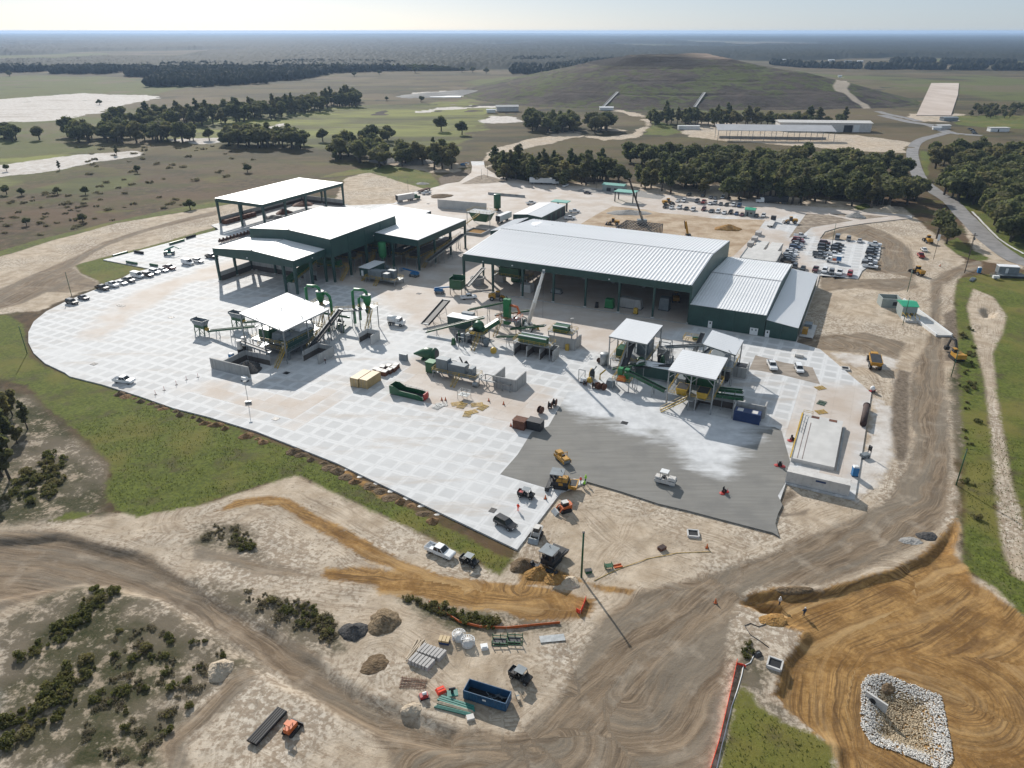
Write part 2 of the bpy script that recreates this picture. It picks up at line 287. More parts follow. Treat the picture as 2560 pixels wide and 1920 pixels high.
Z_GRASS = [mixed(('w', [(-60,672),(20,680),(50,700),(62,770),(120,800),(250,835),(430,890),(610,960),(760,1035),(900,1105),(1050,1182),(1112,1206),(1080,1237),(900,1145),(640,1022),(560,1045),(430,1085),(300,1112),(250,1100),(228,1060),(240,1000),(200,960),(150,915),(100,875),(60,830),(-60,800)])),
 mixed(('w', [(2068,600),(2120,590),(2300,585),(2300,1400),(2212,1335),(2150,1265),(2080,1222),(2086,1100),(2080,900),(2066,700),(2064,640)])), mixed(('o', [(110,1659),(250,1050),(330,960),(430,1010),(470,1110),(700,1260),(870,1310),(1110,1440),(1165,1700),(90,1800)])),
 mixed(('5', [(-60,520),(400,392),(1000,240),(1850,70),(2212,0),(2212,60),(1870,120),(1000,262),(400,430),(-60,570)])), mixed(('5', [(650,630),(900,555),(1290,662),(1130,702),(880,785),(850,760),(700,695)])), mixed(('5', [(890,560),(1260,470),(1890,290),(1890,325),(1260,490),(890,585)])),
 mixed(('w', [(680,385),(760,365),(840,355),(930,372),(950,395),(940,412),(880,396),(800,372)])), mixed(('7', [(1500,150),(1640,90),(1800,120),(2140,260),(1880,235),(1620,180)])),
 mixed(('9', [(1570,500),(1700,470),(1790,520),(1720,560),(1590,540)])), mixed(('9', [(1040,660),(1200,640),(1440,680),(1200,720),(1040,710)])), mixed(('a', [(1100,320),(1290,230),(1480,400),(1770,520),(1620,560),(1300,470)])), mixed(('a', [(1570,50),(1640,200),(2000,430),(2260,540),(2260,0),(1600,-60)])),
 mixed(('w', [(2050,435),(2110,460),(2140,500),(2120,470),(2300,500),(2300,400),(2100,400)])), mixed(('i', [(450,1380),(560,1320),(800,1310),(700,1360)])), mixed(('w', [(1985,320),(2010,330),(2005,380),(1995,380)])),
 mixed(('w', [(2060,250),(2212,248),(2300,262),(2300,280),(2150,275),(2075,272)])), mixed(('w', [(1400,250),(1440,268),(1470,285),(1440,292),(1390,290),(1412,270)]))]
Z_MEADOW = [mixed(('w', [(330,305),(380,270),(460,250),(560,240),(780,226),(900,226),(1010,214),(1075,236),(1060,262),(1000,300),(960,335),(700,322),(560,300),(430,310)])), mixed(('w', [(-60,415),(30,400),(160,325),(60,338),(-60,345)])), mixed(('w', [(40,415),(160,385),(300,375),(280,400),(180,420)]))]
Z_MIX = [mixed(('w', [(-60,830),(60,850),(150,930),(235,1000),(228,1060),(220,1112),(120,1120),(-60,1140)])), mixed(('j', [(-60,560),(400,300),(800,220),(1000,290),(1300,390),(1700,620),(1966,800),(2000,900),(1700,950),(1400,1300),(1220,1480),(1250,1659),(-60,1700)])),
 mixed(('k', [(0,540),(300,520),(500,640),(480,760),(620,880),(300,790),(-60,700)])), mixed(('k', [(0,1010),(300,1090),(700,1200),(900,1260),(1100,1350),(1260,1640),(1000,1659),(500,1420),(0,1110),(-60,1000)])), mixed(('l', [(700,30),(900,60),(1250,170),(1700,200),(2212,210),(2212,330),(1700,400),(1380,400),(1000,270)])),
 mixed(('o', [(280,560),(330,540),(420,560),(500,700),(600,800),(560,1000),(700,1120),(800,1250),(700,1260),(470,1100),(430,1010),(330,950),(260,900)])), mixed(('e', [(2020,500),(2100,400),(2140,600),(2212,900),(2212,1300),(2120,1400),(2060,1100)]))]
Z_DARK = [mixed(('e', [(1470,420),(1590,460),(1590,800),(1600,1180),(1560,1350),(1490,1500),(1430,1300),(1390,1000),(1420,640)])), mixed(('7', [(870,180),(1100,120),(1220,85),(1235,130),(1150,200),(1000,260),(890,280)])), mixed(('p', [(470,330),(470,200),(540,160),(560,330),(520,480),(480,470)])),
 mixed(('n', [(500,480),(620,400),(660,470),(560,560),(540,640),(770,590),(750,640),(520,650),(510,560)]))]
PATHS = [('w', [(-100,1190),(100,1212),(250,1245),(400,1312),(540,1410),(680,1500),(820,1575),(1000,1610),(1200,1590)]), ('w', [(900,1800),(1100,1640),(1250,1500),(1400,1380),(1560,1270),(1700,1195),(1850,1135),(1960,1060),(2005,980),(2012,850),(2015,760),(2030,690),(2045,640),(2110,592),(2190,575)]),
 ('k', [(90,430),(400,350),(700,350),(1000,520),(1600,820),(2000,1000),(2300,1090)]), ('k', [(-60,770),(500,880),(1040,1000),(1600,1060),(2212,1110)]), ('l', [(900,30),(1400,140),(2000,160)]), ('o', [(1250,1900),(1230,1500),(1150,1100),(1200,800),(1300,560),(1600,430),(2000,220),(2300,60)]), ('o', [(900,500),(1300,300),(1700,120)]), ('o', [(2212,1000),(1700,780),(1400,820),(1330,1100),(1400,1450),(1800,1659)]),
 ('5', [(-60,930),(300,760),(620,620),(760,520),(1000,400),(1880,170)]), ('j', [(1300,1700),(1330,1480),(1600,1200),(1800,1000),(1960,930)]), ('e', [(400,140),(800,40),(1200,130),(1600,330)]), ('w', [(2150,620),(2140,760),(2160,950),(2190,1100),(2212,1260)]), ('9', [(1400,900),(1700,760),(2000,900),(2050,1200)]), ('l', [(300,900),(500,650),(560,900),(900,1190),(1300,1290)]), ('m', [(0,1450),(500,1659)]), ('w', [(1130,1270),(1200,1100),(1300,1080),(1600,1170)]), ('q', [(2212,1000),(2000,1150),(2100,1400),(2300,1500)]), ('l', [(700,1750),(850,1590),(1000,1500),(1300,1410),(1650,1420),(1950,1490)]), ('l', [(820,1720),(1100,1560),(1400,1530),(1750,1570)]), ('m', [(900,1659),(1100,1350),(1500,980),(1900,640)]), ('k', [(500,380),(640,420),(900,600),(1300,860),(1500,930)]), ('n', [(300,1000),(700,860),(1200,560),(1400,420),(1480,200)]), ('h', [(1000,700),(1300,1000),(1700,1300),(2212,1500)]), ('h', [(1200,1659),(1400,1300),(1700,900),(1900,780)]), ('e', [(700,230),(900,300),(1150,500),(1300,900),(1330,1300)])]
Z_SINK = [(mixed(('w', [(-100,1160),(130,1150),(300,1185),(560,1330),(800,1490),(1000,1570),(1000,1640),(820,1600),(560,1470),(330,1290),(170,1262),(-100,1320)])), -0.9, 2.2), (Z_ORANGE[1], -.9, 1.9), (mixed(('o', [(1395,880),(1450,810),(1580,800),(1840,900),(2050,980),(2120,1300),(2150,1520),(2090,1620),(1800,1500),(1480,1390),(1390,1250)])), -1.6, 5.0),
 (mixed(('o', [(380,220),(560,170),(700,210),(790,300),(640,330),(480,310)])), -1.3, 2.0), (mixed(('a', [(1550,1210),(1700,1190),(1880,1250),(1860,1330),(1650,1330)])), -2.0, 3.0)]
PIT = Z_SINK[2][0]
def in_poly(x, y, poly):
    ins = np.zeros(x.shape, bool); n = len(poly)
    for i in range(n):
        (ax, ay), (bx, by) = poly[i], poly[(i + 1) % n]
        if ay == by: continue
        c = ((ay > y) != (by > y)) & (x < (bx - ax) * (y - ay) / (by - ay) + ax); ins ^= c
    return ins
def sdist(x, y, poly, lim):
    """signed distance to an outline, positive inside, cut off at -lim"""
    P = np.array(poly); out = np.full(x.shape, -float(lim)); m = (x > P[:, 0].min() - lim) & (x < P[:, 0].max() + lim) & (y > P[:, 1].min() - lim) & (y < P[:, 1].max() + lim)
    if not m.any(): return out
    xs, ys = x[m], y[m]; d = np.full(xs.shape, 1e18); n = len(poly)
    for i in range(n):
        ax, ay = P[i]; bx, by = P[(i + 1) % n]; ex, ey = bx - ax, by - ay; L = ex * ex + ey * ey + 1e-12
        t_ = np.clip(((xs - ax) * ex + (ys - ay) * ey) / L, 0, 1); d = np.minimum(d, (xs - ax - t_ * ex) ** 2 + (ys - ay - t_ * ey) ** 2)
    d = np.sqrt(d); out[m] = np.where(in_poly(xs, ys, poly), d, -np.minimum(d, lim)); return out
def smooth(a): a = np.clip(a, 0, 1); return a * a * (3 - 2 * a)
_ng = np.random.RandomState(5).rand(256, 256)
def vnoise(x, y, s, o=0):
    x = np.asarray(x, float) / s + o * 17.3; y = np.asarray(y, float) / s + o * 9.1; xi = np.floor(x).astype(int); yi = np.floor(y).astype(int); fx = x - xi; fy = y - yi
    fx = fx * fx * (3 - 2 * fx); fy = fy * fy * (3 - 2 * fy); g = lambda i, j: _ng[(xi + i) % 256, (yi + j) % 256]
    return (g(0,0) * (1-fx) + g(1,0) * fx) * (1-fy) + (g(0,1) * (1-fx) + g(1,1) * fx) * fy
def fbm(x, y, s, n=4, o=0): return sum(vnoise(x, y, s / 2 ** i, o + i) * 0.5 ** (i + 1) for i in range(n))
def height(x, y):
    x = np.asarray(x, float); y = np.asarray(y, float); dp = -sdist(x, y, PAD, 60.0)
    w = smooth((dp - 1.0) / 12.0)
    h = -0.32 + w * ((fbm(x, y, 30, 3) - 0.45) * 1.1 + (fbm(x, y, 6, 3, 4) - 0.45) * 0.55)
    for poly, dz, sl in Z_SINK: h = h + dz * smooth((sdist(x, y, poly, 5) + (vnoise(x, y, 3.7, 6) - .5) * .7) / sl)
    return np.where(dp < 0, -0.4, h)
def gz(x, y):
    a = np.array([float(x)]); b = np.array([float(y)])
    return 0.0 if in_poly(a, b, PAD)[0] else float(height(a, b)[0])
def mesh_np(name, co, faces, attrs=None, smooth_=True):
    me = bpy.data.meshes.new(name); nf = len(faces); k = faces.shape[1]
    me.vertices.add(len(co)); me.vertices.foreach_set('co', co.astype(np.float32).ravel())
    me.loops.add(nf * k); me.polygons.add(nf)
    me.polygons.foreach_set('loop_start', np.arange(0, nf * k, k, dtype=np.int32)); me.loops.foreach_set('vertex_index', faces.astype(np.int32).ravel())
    if smooth_: me.polygons.foreach_set('use_smooth', np.ones(nf, bool))
    for a, v in (attrs or {}).items(): me.attributes.new(a, 'FLOAT', 'POINT').data.foreach_set('value', v.astype(np.float32).ravel())
    me.update(calc_edges=True); return me
def grid_faces(nr, nc):
    i = np.arange(nr * nc).reshape(nr, nc); return np.stack([i[:-1, :-1], i[:-1, 1:], i[1:, 1:], i[1:, :-1]], -1).reshape(-1, 4)
def path_coords(x, y, reach=16.0):
    lat = np.full(x.shape, reach); alo = np.zeros(x.shape); best = np.full(x.shape, reach * reach); hit = np.zeros(x.shape)
    for n_, (k, pts) in enumerate(PATHS):
        pp = np.array(P2(k, pts)); base = n_ * 61.0
        m = (x > pp[:, 0].min() - reach) & (x < pp[:, 0].max() + reach) & (y > pp[:, 1].min() - reach) & (y < pp[:, 1].max() + reach)
        if not m.any(): continue
        xs, ys = x[m], y[m]; bl, bb, ba = lat[m], best[m], alo[m]
        for i in range(len(pp) - 1):
            e = pp[i + 1] - pp[i]; L = np.hypot(*e); t_ = np.clip(((xs - pp[i, 0]) * e[0] + (ys - pp[i, 1]) * e[1]) / L / L, 0, 1)
            dx, dy = xs - pp[i, 0] - t_ * e[0], ys - pp[i, 1] - t_ * e[1]; d = dx * dx + dy * dy; q_ = d < bb
            bl = np.where(q_, np.sign(e[0] * dy - e[1] * dx) * np.sqrt(d), bl); ba = np.where(q_, base + t_ * L, ba); bb = np.where(q_, d, bb); base += L
        lat[m], best[m], alo[m] = bl, bb, ba
    return lat, alo, smooth((reach - np.sqrt(best)) / 6.0)
def make_ground():
    phi = np.concatenate([np.linspace(-60, 25, 12), np.linspace(27.5, math.degrees(math.atan(30000 / CAM_H)), 560)])
    y = CAM_H * np.tan(np.radians(phi)); nc = 520; t_ = np.linspace(-1, 1, nc)
    Y = np.repeat(y[:, None], nc, 1); X = t_[None, :] * (0.78 * np.sqrt(Y ** 2 + CAM_H ** 2) + 25)
    x, yy = X.ravel(), Y.ravel(); z = height(x, yy); z = np.where(np.hypot(x, yy) > 1500, -0.3, z)
    z = z - (np.hypot(x, yy) / 1000.0) ** 2 * 0.0
    A = {}
    for nm, zs, lim in (('sand', Z_SAND, 14), ('white', Z_WHITE, 20), ('orange', Z_ORANGE, 8), ('road', Z_ROAD, 8), ('grass', Z_GRASS, 14), ('meadow', Z_MEADOW, 30), ('mixv', Z_MIX, 10), ('dark', Z_DARK, 6)):
        d = np.full(x.shape, -float(lim))
        for p in zs: d = np.maximum(d, sdist(x, yy, p, lim))
        A[nm] = np.minimum(d, 40)
    A['grass'] = np.minimum(A['grass'], np.maximum(-sdist(x, yy, Z_SAND[4], 8), -8) + .5)
    A['lat'], A['alo'], A['near'] = path_coords(x, yy)
    return mesh_np('ground', np.stack([x, yy, z], 1), grid_faces(len(y), nc), A)
t = NT('ground cover')
big = t.noise(0.035, 4, 0.6); mid = t.noise(0.22, 5, 0.62); fine = t.noise(1.3, 4, 0.65); vfine = t.noise(5.0, 3, 0.7)
dist = t.xyz(t.pos())[1]
edge = t.math('ADD', t.math('MULTIPLY', t.math('SUBTRACT', t.noise(0.03, 4, 0.6), 0.5), t.math('MULTIPLY', t.step(dist, 330, 900), 46.0)),
  t.math('ADD', t.math('MULTIPLY', t.math('SUBTRACT', mid, 0.5), 5.0), t.math('MULTIPLY', t.math('SUBTRACT', fine, 0.5), 3.0)))
def zone(a, soft=0.7, amp=1.0): return t.step(t.math('ADD', t.attr(a), t.math('MULTIPLY', edge, amp)), -soft, soft)
lw = t.math('ADD', t.attr('lat'), t.math('ADD', t.math('MULTIPLY', t.math('SUBTRACT', mid, 0.5), 0.9), t.math('MULTIPLY', t.math('SUBTRACT', t.noise(0.045, 3), 0.5), 7.0)))
streak = t.noise(1.0, 5, 0.72, t.vec(t.math('MULTIPLY', lw, 0.85), t.math('MULTIPLY', t.attr('alo'), 0.05), 0.0), dist=0.6)
streak2 = t.noise(1.0, 4, 0.6, t.vec(t.math('MULTIPLY', lw, 0.28), t.math('MULTIPLY', t.attr('alo'), 0.025), 3.0))
comb = t.math('MULTIPLY', t.step(t.noise(1.0, 3, 0.6, t.vec(t.math('MULTIPLY', t.math('ADD', t.attr('lat'), t.math('MULTIPLY', t.noise(0.05, 2), 5.0)), 2.6), t.math('MULTIPLY', t.attr('alo'), 0.03), 5.0)), 0.46, 0.62), t.step(t.noise(0.13, 4, 0.65), 0.38, 0.58))
rut = t.step(t.noise(1.0, 3, 0.5, t.vec(t.math('MULTIPLY', lw, 1.1), t.math('MULTIPLY', t.attr('alo'), 0.03), 7.0)), 0.60, 0.68)
near = t.math('MULTIPLY', t.attr('near'), t.step(t.noise(0.07, 4, 0.6), 0.36, 0.60))
wide = t.noise(0.0035, 4, 0.6); wide2 = t.noise(0.0012, 4, 0.65, t.scale_vec(t.pos(), (1, 0.5, 1)))
scrub = t.mix(t.step(mid, 0.3, 0.72), (0.048, 0.036, 0.020), (0.122, 0.082, 0.046)); scrub = t.mix(t.step(big, 0.44, 0.62), scrub, (0.074, 0.070, 0.020)); scrub = t.mix(t.math('MULTIPLY', t.step(fine, 0.52, 0.7), 0.75), scrub, (0.030, 0.028, 0.014)); scrub = t.mix(t.step(t.math('MULTIPLY', fine, mid), 0.34, 0.44), scrub, (0.24, 0.20, 0.15))
scrub = t.mix(t.math('MULTIPLY', t.step(t.noise(0.017, 5, 0.75), 0.44, 0.58), 0.8), scrub, (0.115, 0.072, 0.040)); scrub = t.mix(t.math('MULTIPLY', t.step(t.noise(0.012, 5, 0.7, t.scale_vec(t.pos(), (0.6, 1.2, 1), 0.3)), 0.55, 0.63), 0.85), scrub, (0.125, 0.118, 0.026))
flat_ = t.scale_vec(t.pos(), (0.35, 1.0, 1.0), 0.12); band1 = t.noise(0.011, 5, 0.65, flat_); band2 = t.noise(0.030, 5, 0.7, flat_)
field = t.mix(t.step(band1, 0.42, 0.54), (0.036, 0.037, 0.015), (0.100, 0.080, 0.034)); field = t.mix(t.step(wide2, 0.5, 0.54), field, (0.100, 0.122, 0.024)); field = t.mix(t.math('MULTIPLY', t.step(band2, 0.55, 0.7), 0.8), field, (0.022, 0.024, 0.012)); field = t.mix(t.math('MULTIPLY', t.step(wide, 0.53, 0.58), 0.7), field, (0.15, 0.115, 0.068))
base = t.mix(t.step(dist, 380, 620), scrub, t.mix(0.3, field, scrub))
meadow = t.mix(t.step(band1, 0.38, 0.6), (0.070, 0.074, 0.022), (0.195, 0.205, 0.048)); meadow = t.mix(t.math('MULTIPLY', t.step(band2, 0.45, 0.65), 0.7), meadow, (0.085, 0.076, 0.036))
grass = t.mix(t.step(fine, 0.3, 0.7), (0.062, 0.078, 0.016), (0.130, 0.155, 0.028)); grass = t.mix(t.step(big, 0.46, 0.64), grass, (0.155, 0.142, 0.036)); grass = t.mix(t.math('MULTIPLY', t.step(t.noise(0.09, 5, 0.7), 0.52, 0.68), 0.7), grass, (0.085, 0.070, 0.038)); grass = t.mix(t.step(t.math('MULTIPLY', vfine, mid), 0.30, 0.40), grass, (0.13, 0.125, 0.05))
sand = t.mix(t.step(mid, 0.28, 0.72), (0.35, 0.275, 0.195), (0.56, 0.47, 0.365)); sand = t.mix(t.step(big, 0.42, 0.68), sand, (0.61, 0.545, 0.455)); sand = t.mix(t.math('MULTIPLY', t.step(t.math('MULTIPLY', fine, big), 0.24, 0.34), 0.75), sand, (0.235, 0.175, 0.12)); sand = t.mix(t.math('MULTIPLY', t.step(t.noise(0.11, 5, 0.7, dist=0.8), 0.53, 0.68), 0.6), sand, (0.30, 0.235, 0.17)); sand = t.mix(t.math('MULTIPLY', near, t.math('MULTIPLY', t.step(streak, 0.45, 0.7), 0.55)), sand, (0.33, 0.255, 0.18)); sand = t.mix(t.math('MULTIPLY', t.attr('near'), t.math('MULTIPLY', comb, 0.55)), sand, (0.24, 0.18, 0.125)); sand = t.mix(t.math('MULTIPLY', near, t.math('MULTIPLY', rut, 0.5)), sand, (0.20, 0.15, 0.105))
veg = t.mix(t.step(fine, 0.35, 0.7), (0.034, 0.040, 0.014), (0.085, 0.075, 0.042)); veg = t.mix(t.step(big, 0.42, 0.56), veg, (0.15, 0.125, 0.09))
mixc = t.mix(t.step(t.math('ADD', t.math('MULTIPLY', mid, 0.8), t.math('MULTIPLY', fine, 0.5)), 0.50, 0.66), t.mix(0.35, sand, (0.27, 0.225, 0.17)), veg)
road = t.mix(t.step(streak, 0.28, 0.72), (0.145, 0.105, 0.070), (0.315, 0.242, 0.168)); road = t.mix(t.math('MULTIPLY', rut, 0.6), road, (0.115, 0.088, 0.064)); road = t.mix(t.math('MULTIPLY', comb, 0.75), road, (0.105, 0.078, 0.055)); road = t.mix(t.math('MULTIPLY', t.step(streak2, 0.4, 0.65), 0.75), road, (0.20, 0.172, 0.135)); road = t.mix(t.math('MULTIPLY', t.step(mid, 0.5, 0.75), 0.5), road, (0.42, 0.36, 0.285))
orange = t.mix(t.step(t.math('ADD', t.math('MULTIPLY', mid, 0.6), t.math('MULTIPLY', fine, 0.4)), 0.36, 0.64), (0.205, 0.108, 0.034), (0.40, 0.240, 0.092)); orange = t.mix(t.math('MULTIPLY', t.step(streak, 0.45, 0.7), t.math('MULTIPLY', t.attr('near'), 0.75)), orange, (0.15, 0.085, 0.036)); orange = t.mix(t.math('MULTIPLY', t.attr('near'), t.math('MULTIPLY', rut, 0.7)), orange, (0.10, 0.058, 0.026)); orange = t.mix(t.math('MULTIPLY', t.step(t.noise(0.09, 5, 0.7, dist=0.8), 0.5, 0.66), 0.6), orange, (0.165, 0.095, 0.04)); orange = t.mix(t.math('MULTIPLY', t.math('MULTIPLY', comb, t.attr('near')), 0.8), orange, (0.12, 0.066, 0.028)); orange = t.mix(t.math('MULTIPLY', t.step(streak2, 0.5, 0.7), 0.7), orange, (0.46, 0.31, 0.15))
white = t.mix(t.step(mid, 0.3, 0.7), (0.47, 0.42, 0.37), (0.64, 0.61, 0.575)); white = t.mix(t.math('MULTIPLY', t.step(t.noise(0.03, 4, 0.6, t.scale_vec(t.pos(), (0.5, 1.6, 1))), 0.5, 0.7), 0.6), white, (0.36, 0.31, 0.26))
dark = t.mix(t.step(fine, 0.3, 0.7), (0.11, 0.085, 0.062), (0.225, 0.18, 0.135))
c = t.mix(zone('meadow', 4, 2.0), base, meadow); c = t.mix(zone('sand', 0.9, 0.9), c, sand); c = t.mix(zone('white', 1.2, 1.2), c, white); c = t.mix(zone('mixv', 2.0, 1.2), c, mixc)
c = t.mix(zone('grass', 0.8, 0.7), c, grass); c = t.mix(zone('road', 0.9, 0.6), c, road); c = t.mix(zone('dark', 0.8, 0.6), c, dark); c = t.mix(zone('orange', 0.6, 0.5), c, orange)
c = t.mix(0.28, c, t.mix(vfine, (0.25, 0.25, 0.25), (0.78, 0.78, 0.78)), 'OVERLAY')
hh = t.math('ADD', t.math('MULTIPLY', fine, 0.5), t.math('ADD', t.math('MULTIPLY', vfine, 0.25), t.math('MULTIPLY', t.math('MULTIPLY', streak, near), 0.55)))
t.bump(hh, 0.6, 0.35); M['ground'] = t.done(c, 0.95, 0, 0.15)
_g = make_ground(); _g.materials.append(M['ground']); ground = structure(link('ground', _g))
# ------------------------------------------------------------------ concrete yard of cast slabs, fresh paving
def clip_cell(poly, x0, x1, y0, y1):
    for ax, lim, keep in ((0, x0, 1), (0, x1, -1), (1, y0, 1), (1, y1, -1)):
        out = []; n = len(poly)
        for i in range(n):
            a, b = poly[i], poly[(i + 1) % n]; da, db = (a[ax] - lim) * keep, (b[ax] - lim) * keep
            if da >= 0: out.append(a)
            if (da >= 0) != (db >= 0): f = da / (da - db); out.append((a[0] + (b[0] - a[0]) * f, a[1] + (b[1] - a[1]) * f))
        poly = out
        if len(poly) < 3: return []
    return poly
CELL = 4.40; U0, V0 = -76.1 - CELL / 2, 112.1 - CELL / 2
Z_DUST = [mixed(('f', [(560,620),(760,250),(900,150),(1400,330),(2212,560),(2212,1000),(1900,900),(1300,780),(950,660)])), mixed(('w', [(880,690),(1010,740),(1320,760),(1500,700),(1760,740),(1920,770),(1700,500),(1300,440),(900,420),(600,560),(700,600),(820,640)])), mixed(('e', [(500,560),(1180,640),(1100,1300),(1040,1659),(800,1659),(300,1100),(450,900)])),
  mixed(('b', [(0,1250),(500,1200),(900,1330),(1500,1300),(1800,1200),(1600,1350),(1300,1600),(900,1480),(400,1330)])), mixed(('5', [(700,1220),(1100,900),(2212,500),(2212,700),(1600,800),(1200,1050),(800,1300)])), mixed(('7', [(300,520),(900,240),(1250,60),(1400,60),(2212,230)]), ('8', [(1700,330),(2260,420),(2212,700),(0,700)])), mixed(('9', [(0,400),(2212,600),(2212,700),(1200,900),(1000,600),(500,700),(0,600)]))]
def cells_mesh(name, poly, cell, u0, v0, skip=None, z=0.0, skirt=0.0, attrs=()):
    pu = [UV(p) for p in poly]; us = [p[0] for p in pu]; vs_ = [p[1] for p in pu]; verts = []; faces = []; full = []
    for i in range(math.floor((min(us) - u0) / cell), math.ceil((max(us) - u0) / cell)):
        for j in range(math.floor((min(vs_) - v0) / cell), math.ceil((max(vs_) - v0) / cell)):
            a, b = u0 + i * cell, v0 + j * cell; q_ = clip_cell(pu, a, a + cell, b, b + cell)
            if len(q_) < 3: continue
            ar = abs(sum(q_[k][0] * q_[(k + 1) % len(q_)][1] - q_[(k + 1) % len(q_)][0] * q_[k][1] for k in range(len(q_)))) / 2
            if ar < 0.02: continue
            whole = ar > cell * cell * 0.999
            if whole and skip and (i, j) in skip: continue
            if whole: full.append((i, j))
            n = len(verts); verts += [tuple(S(p[0], p[1], z)) for p in q_]; faces.append(tuple(range(n, n + len(q_))))
    if skirt:
        n = len(verts); m_ = len(poly); verts += [(p[0], p[1], z) for p in poly] + [(p[0], p[1], z - skirt) for p in poly]
        faces += [(n + k, n + (k + 1) % m_, n + m_ + (k + 1) % m_, n + m_ + k) for k in range(m_)]
    me = bpy.data.meshes.new(name); me.from_pydata(verts, [], faces); bm = bmesh.new(); bm.from_mesh(me)
    bmesh.ops.remove_doubles(bm, verts=bm.verts, dist=0.002); bmesh.ops.recalc_face_normals(bm, faces=bm.faces)
    if sum(f.normal.z for f in bm.faces) < 0: bmesh.ops.reverse_faces(bm, faces=bm.faces)
    bm.to_mesh(me); bm.free()
    co = np.empty(len(me.vertices) * 3); me.vertices.foreach_get('co', co); co = co.reshape(-1, 3)
    for nm, zs, lim in attrs:
        d = np.full(len(co), -float(lim))
        for p in zs: d = np.maximum(d, sdist(co[:, 0], co[:, 1], p, lim))
        me.attributes.new(nm, 'FLOAT', 'POINT').data.foreach_set('value', d.astype(np.float32))
    return me, full
t = NT('cast concrete yard'); sp = t.scale_vec(t.pos(), (1, 1, 1), -SITE); xs, ys, _z = t.xyz(sp)
def frac(a, o): return t.math('FRACT', t.math('DIVIDE', t.math('SUBTRACT', a, o), CELL))
fu, fv = frac(xs, U0), frac(ys, V0); du = t.math('MULTIPLY', t.math('SUBTRACT', 0.5, t.math('ABSOLUTE', t.math('SUBTRACT', fu, 0.5))), CELL); dv = t.math('MULTIPLY', t.math('SUBTRACT', 0.5, t.math('ABSOLUTE', t.math('SUBTRACT', fv, 0.5))), CELL)
wob = t.math('MULTIPLY', t.math('SUBTRACT', t.noise(0.35, 4, 0.6), 0.5), 0.9)
cellid = t.n.new('ShaderNodeTexWhiteNoise'); cellid.noise_dimensions = '2D'; t.l.new(t.vec(t.math('FLOOR', t.math('DIVIDE', t.math('SUBTRACT', xs, U0), CELL)), t.math('FLOOR', t.math('DIVIDE', t.math('SUBTRACT', ys, V0), CELL))), cellid.inputs['Vector'])
band = t.step(t.math('ADD', t.math('MINIMUM', du, dv), wob), 0.30, 0.95)
fade = t.step(t.noise(0.022, 4, 0.6), 0.28, 0.54)
tone = t.math('ADD', 0.30, t.math('MULTIPLY', cellid.outputs[0], 0.55))
inner = t.mix(tone, (0.535, 0.540, 0.540), (0.455, 0.461, 0.464)); inner = t.mix(t.math('MULTIPLY', t.step(t.noise(1.4, 4, 0.65, t.scale_vec(t.pos(), (0.25, 1.6, 1), -SITE)), 0.45, 0.75), 0.5), inner, (0.40, 0.405, 0.41))
rim = t.mix(t.step(t.noise(0.5, 4), 0.3, 0.7), (0.635, 0.640, 0.640), (0.590, 0.596, 0.600))
c = t.mix(t.math('MULTIPLY', band, fade), rim, inner)
dustc = t.mix(t.step(t.noise(0.10, 5, 0.62), 0.3, 0.72), (0.47, 0.395, 0.33), (0.57, 0.525, 0.485)); dustc = t.mix(t.math('MULTIPLY', t.step(t.noise(0.05, 5, 0.7, t.scale_vec(t.pos(), (1, 2.6, 1), 0.7)), 0.55, 0.75), 0.45), dustc, (0.34, 0.28, 0.23))
dm = t.step(t.math('ADD', t.attr('dust'), t.math('MULTIPLY', t.math('SUBTRACT', t.noise(0.08, 4, 0.6), 0.5), 16.0)), -4.0, 4.0)
c = t.mix(dm, c, dustc)
smear = t.step(t.noise(0.07, 5, 0.7, t.scale_vec(t.pos(), (0.5, 2.2, 1), 0.35)), 0.50, 0.72); c = t.mix(t.math('MULTIPLY', smear, 0.6), c, (0.43, 0.37, 0.31))
stain = t.step(t.noise(0.45, 5, 0.75, t.scale_vec(t.pos(), (0.5, 1.6, 1), 0.5)), 0.63, 0.78); c = t.mix(t.math('MULTIPLY', stain, 0.65), c, (0.20, 0.18, 0.17))
joint = t.step(t.math('MINIMUM', du, dv), 0.03, 0.015); c = t.mix(t.math('MULTIPLY', joint, 0.35), c, (0.2, 0.2, 0.2))
t.bump(t.noise(3.0, 4, 0.6), 0.12, 0.05); M['pad'] = t.done(c, 0.75, 0, 0.3)
_ci, _full = cells_mesh('probe', PAD, CELL, U0, V0)
bpy.data.meshes.remove(_ci)
def _seen(ij):
    p = S(U0 + (ij[0] + 0.5) * CELL, V0 + (ij[1] + 0.5) * CELL)
    return -(p.x ** 2 + p.y ** 2)
_asp = [UV(p) for p in ASPHALT]
def _clear(ij):
    c_ = [S(U0 + (ij[0] + a) * CELL, V0 + (ij[1] + b) * CELL) for a in (0, .5, 1) for b in (0, .5, 1)]
    return not in_poly(np.array([p.x for p in c_]), np.array([p.y for p in c_]), ASPHALT).any()
_open = [ij for ij in sorted(_full, key=_seen, reverse=True) if _clear(ij)][:300]
_me, _ = cells_mesh('concrete_yard', PAD, CELL, U0, V0, set(_open), 0.0, 0.75, (('dust', Z_DUST, 30),)); _me.materials.append(M['pad'])
yard = structure(link('concrete_yard', _me))
_dd = {}
def slab_mesh(dust):
    k = round(dust)
    if k not in _dd:
        h = CELL / 2 - 0.008; m_ = MB().hull8([(-h,-h,-.2),(h,-h,-.2),(h,h,-.2),(-h,h,-.2),(-h,-h,0),(h,-h,0),(h,h,0),(-h,h,0)]).mesh('slab', M['pad'])
        m_.attributes.new('dust', 'FLOAT', 'POINT').data.foreach_set('value', [float(k)] * 8); _dd[k] = m_
    return _dd[k]
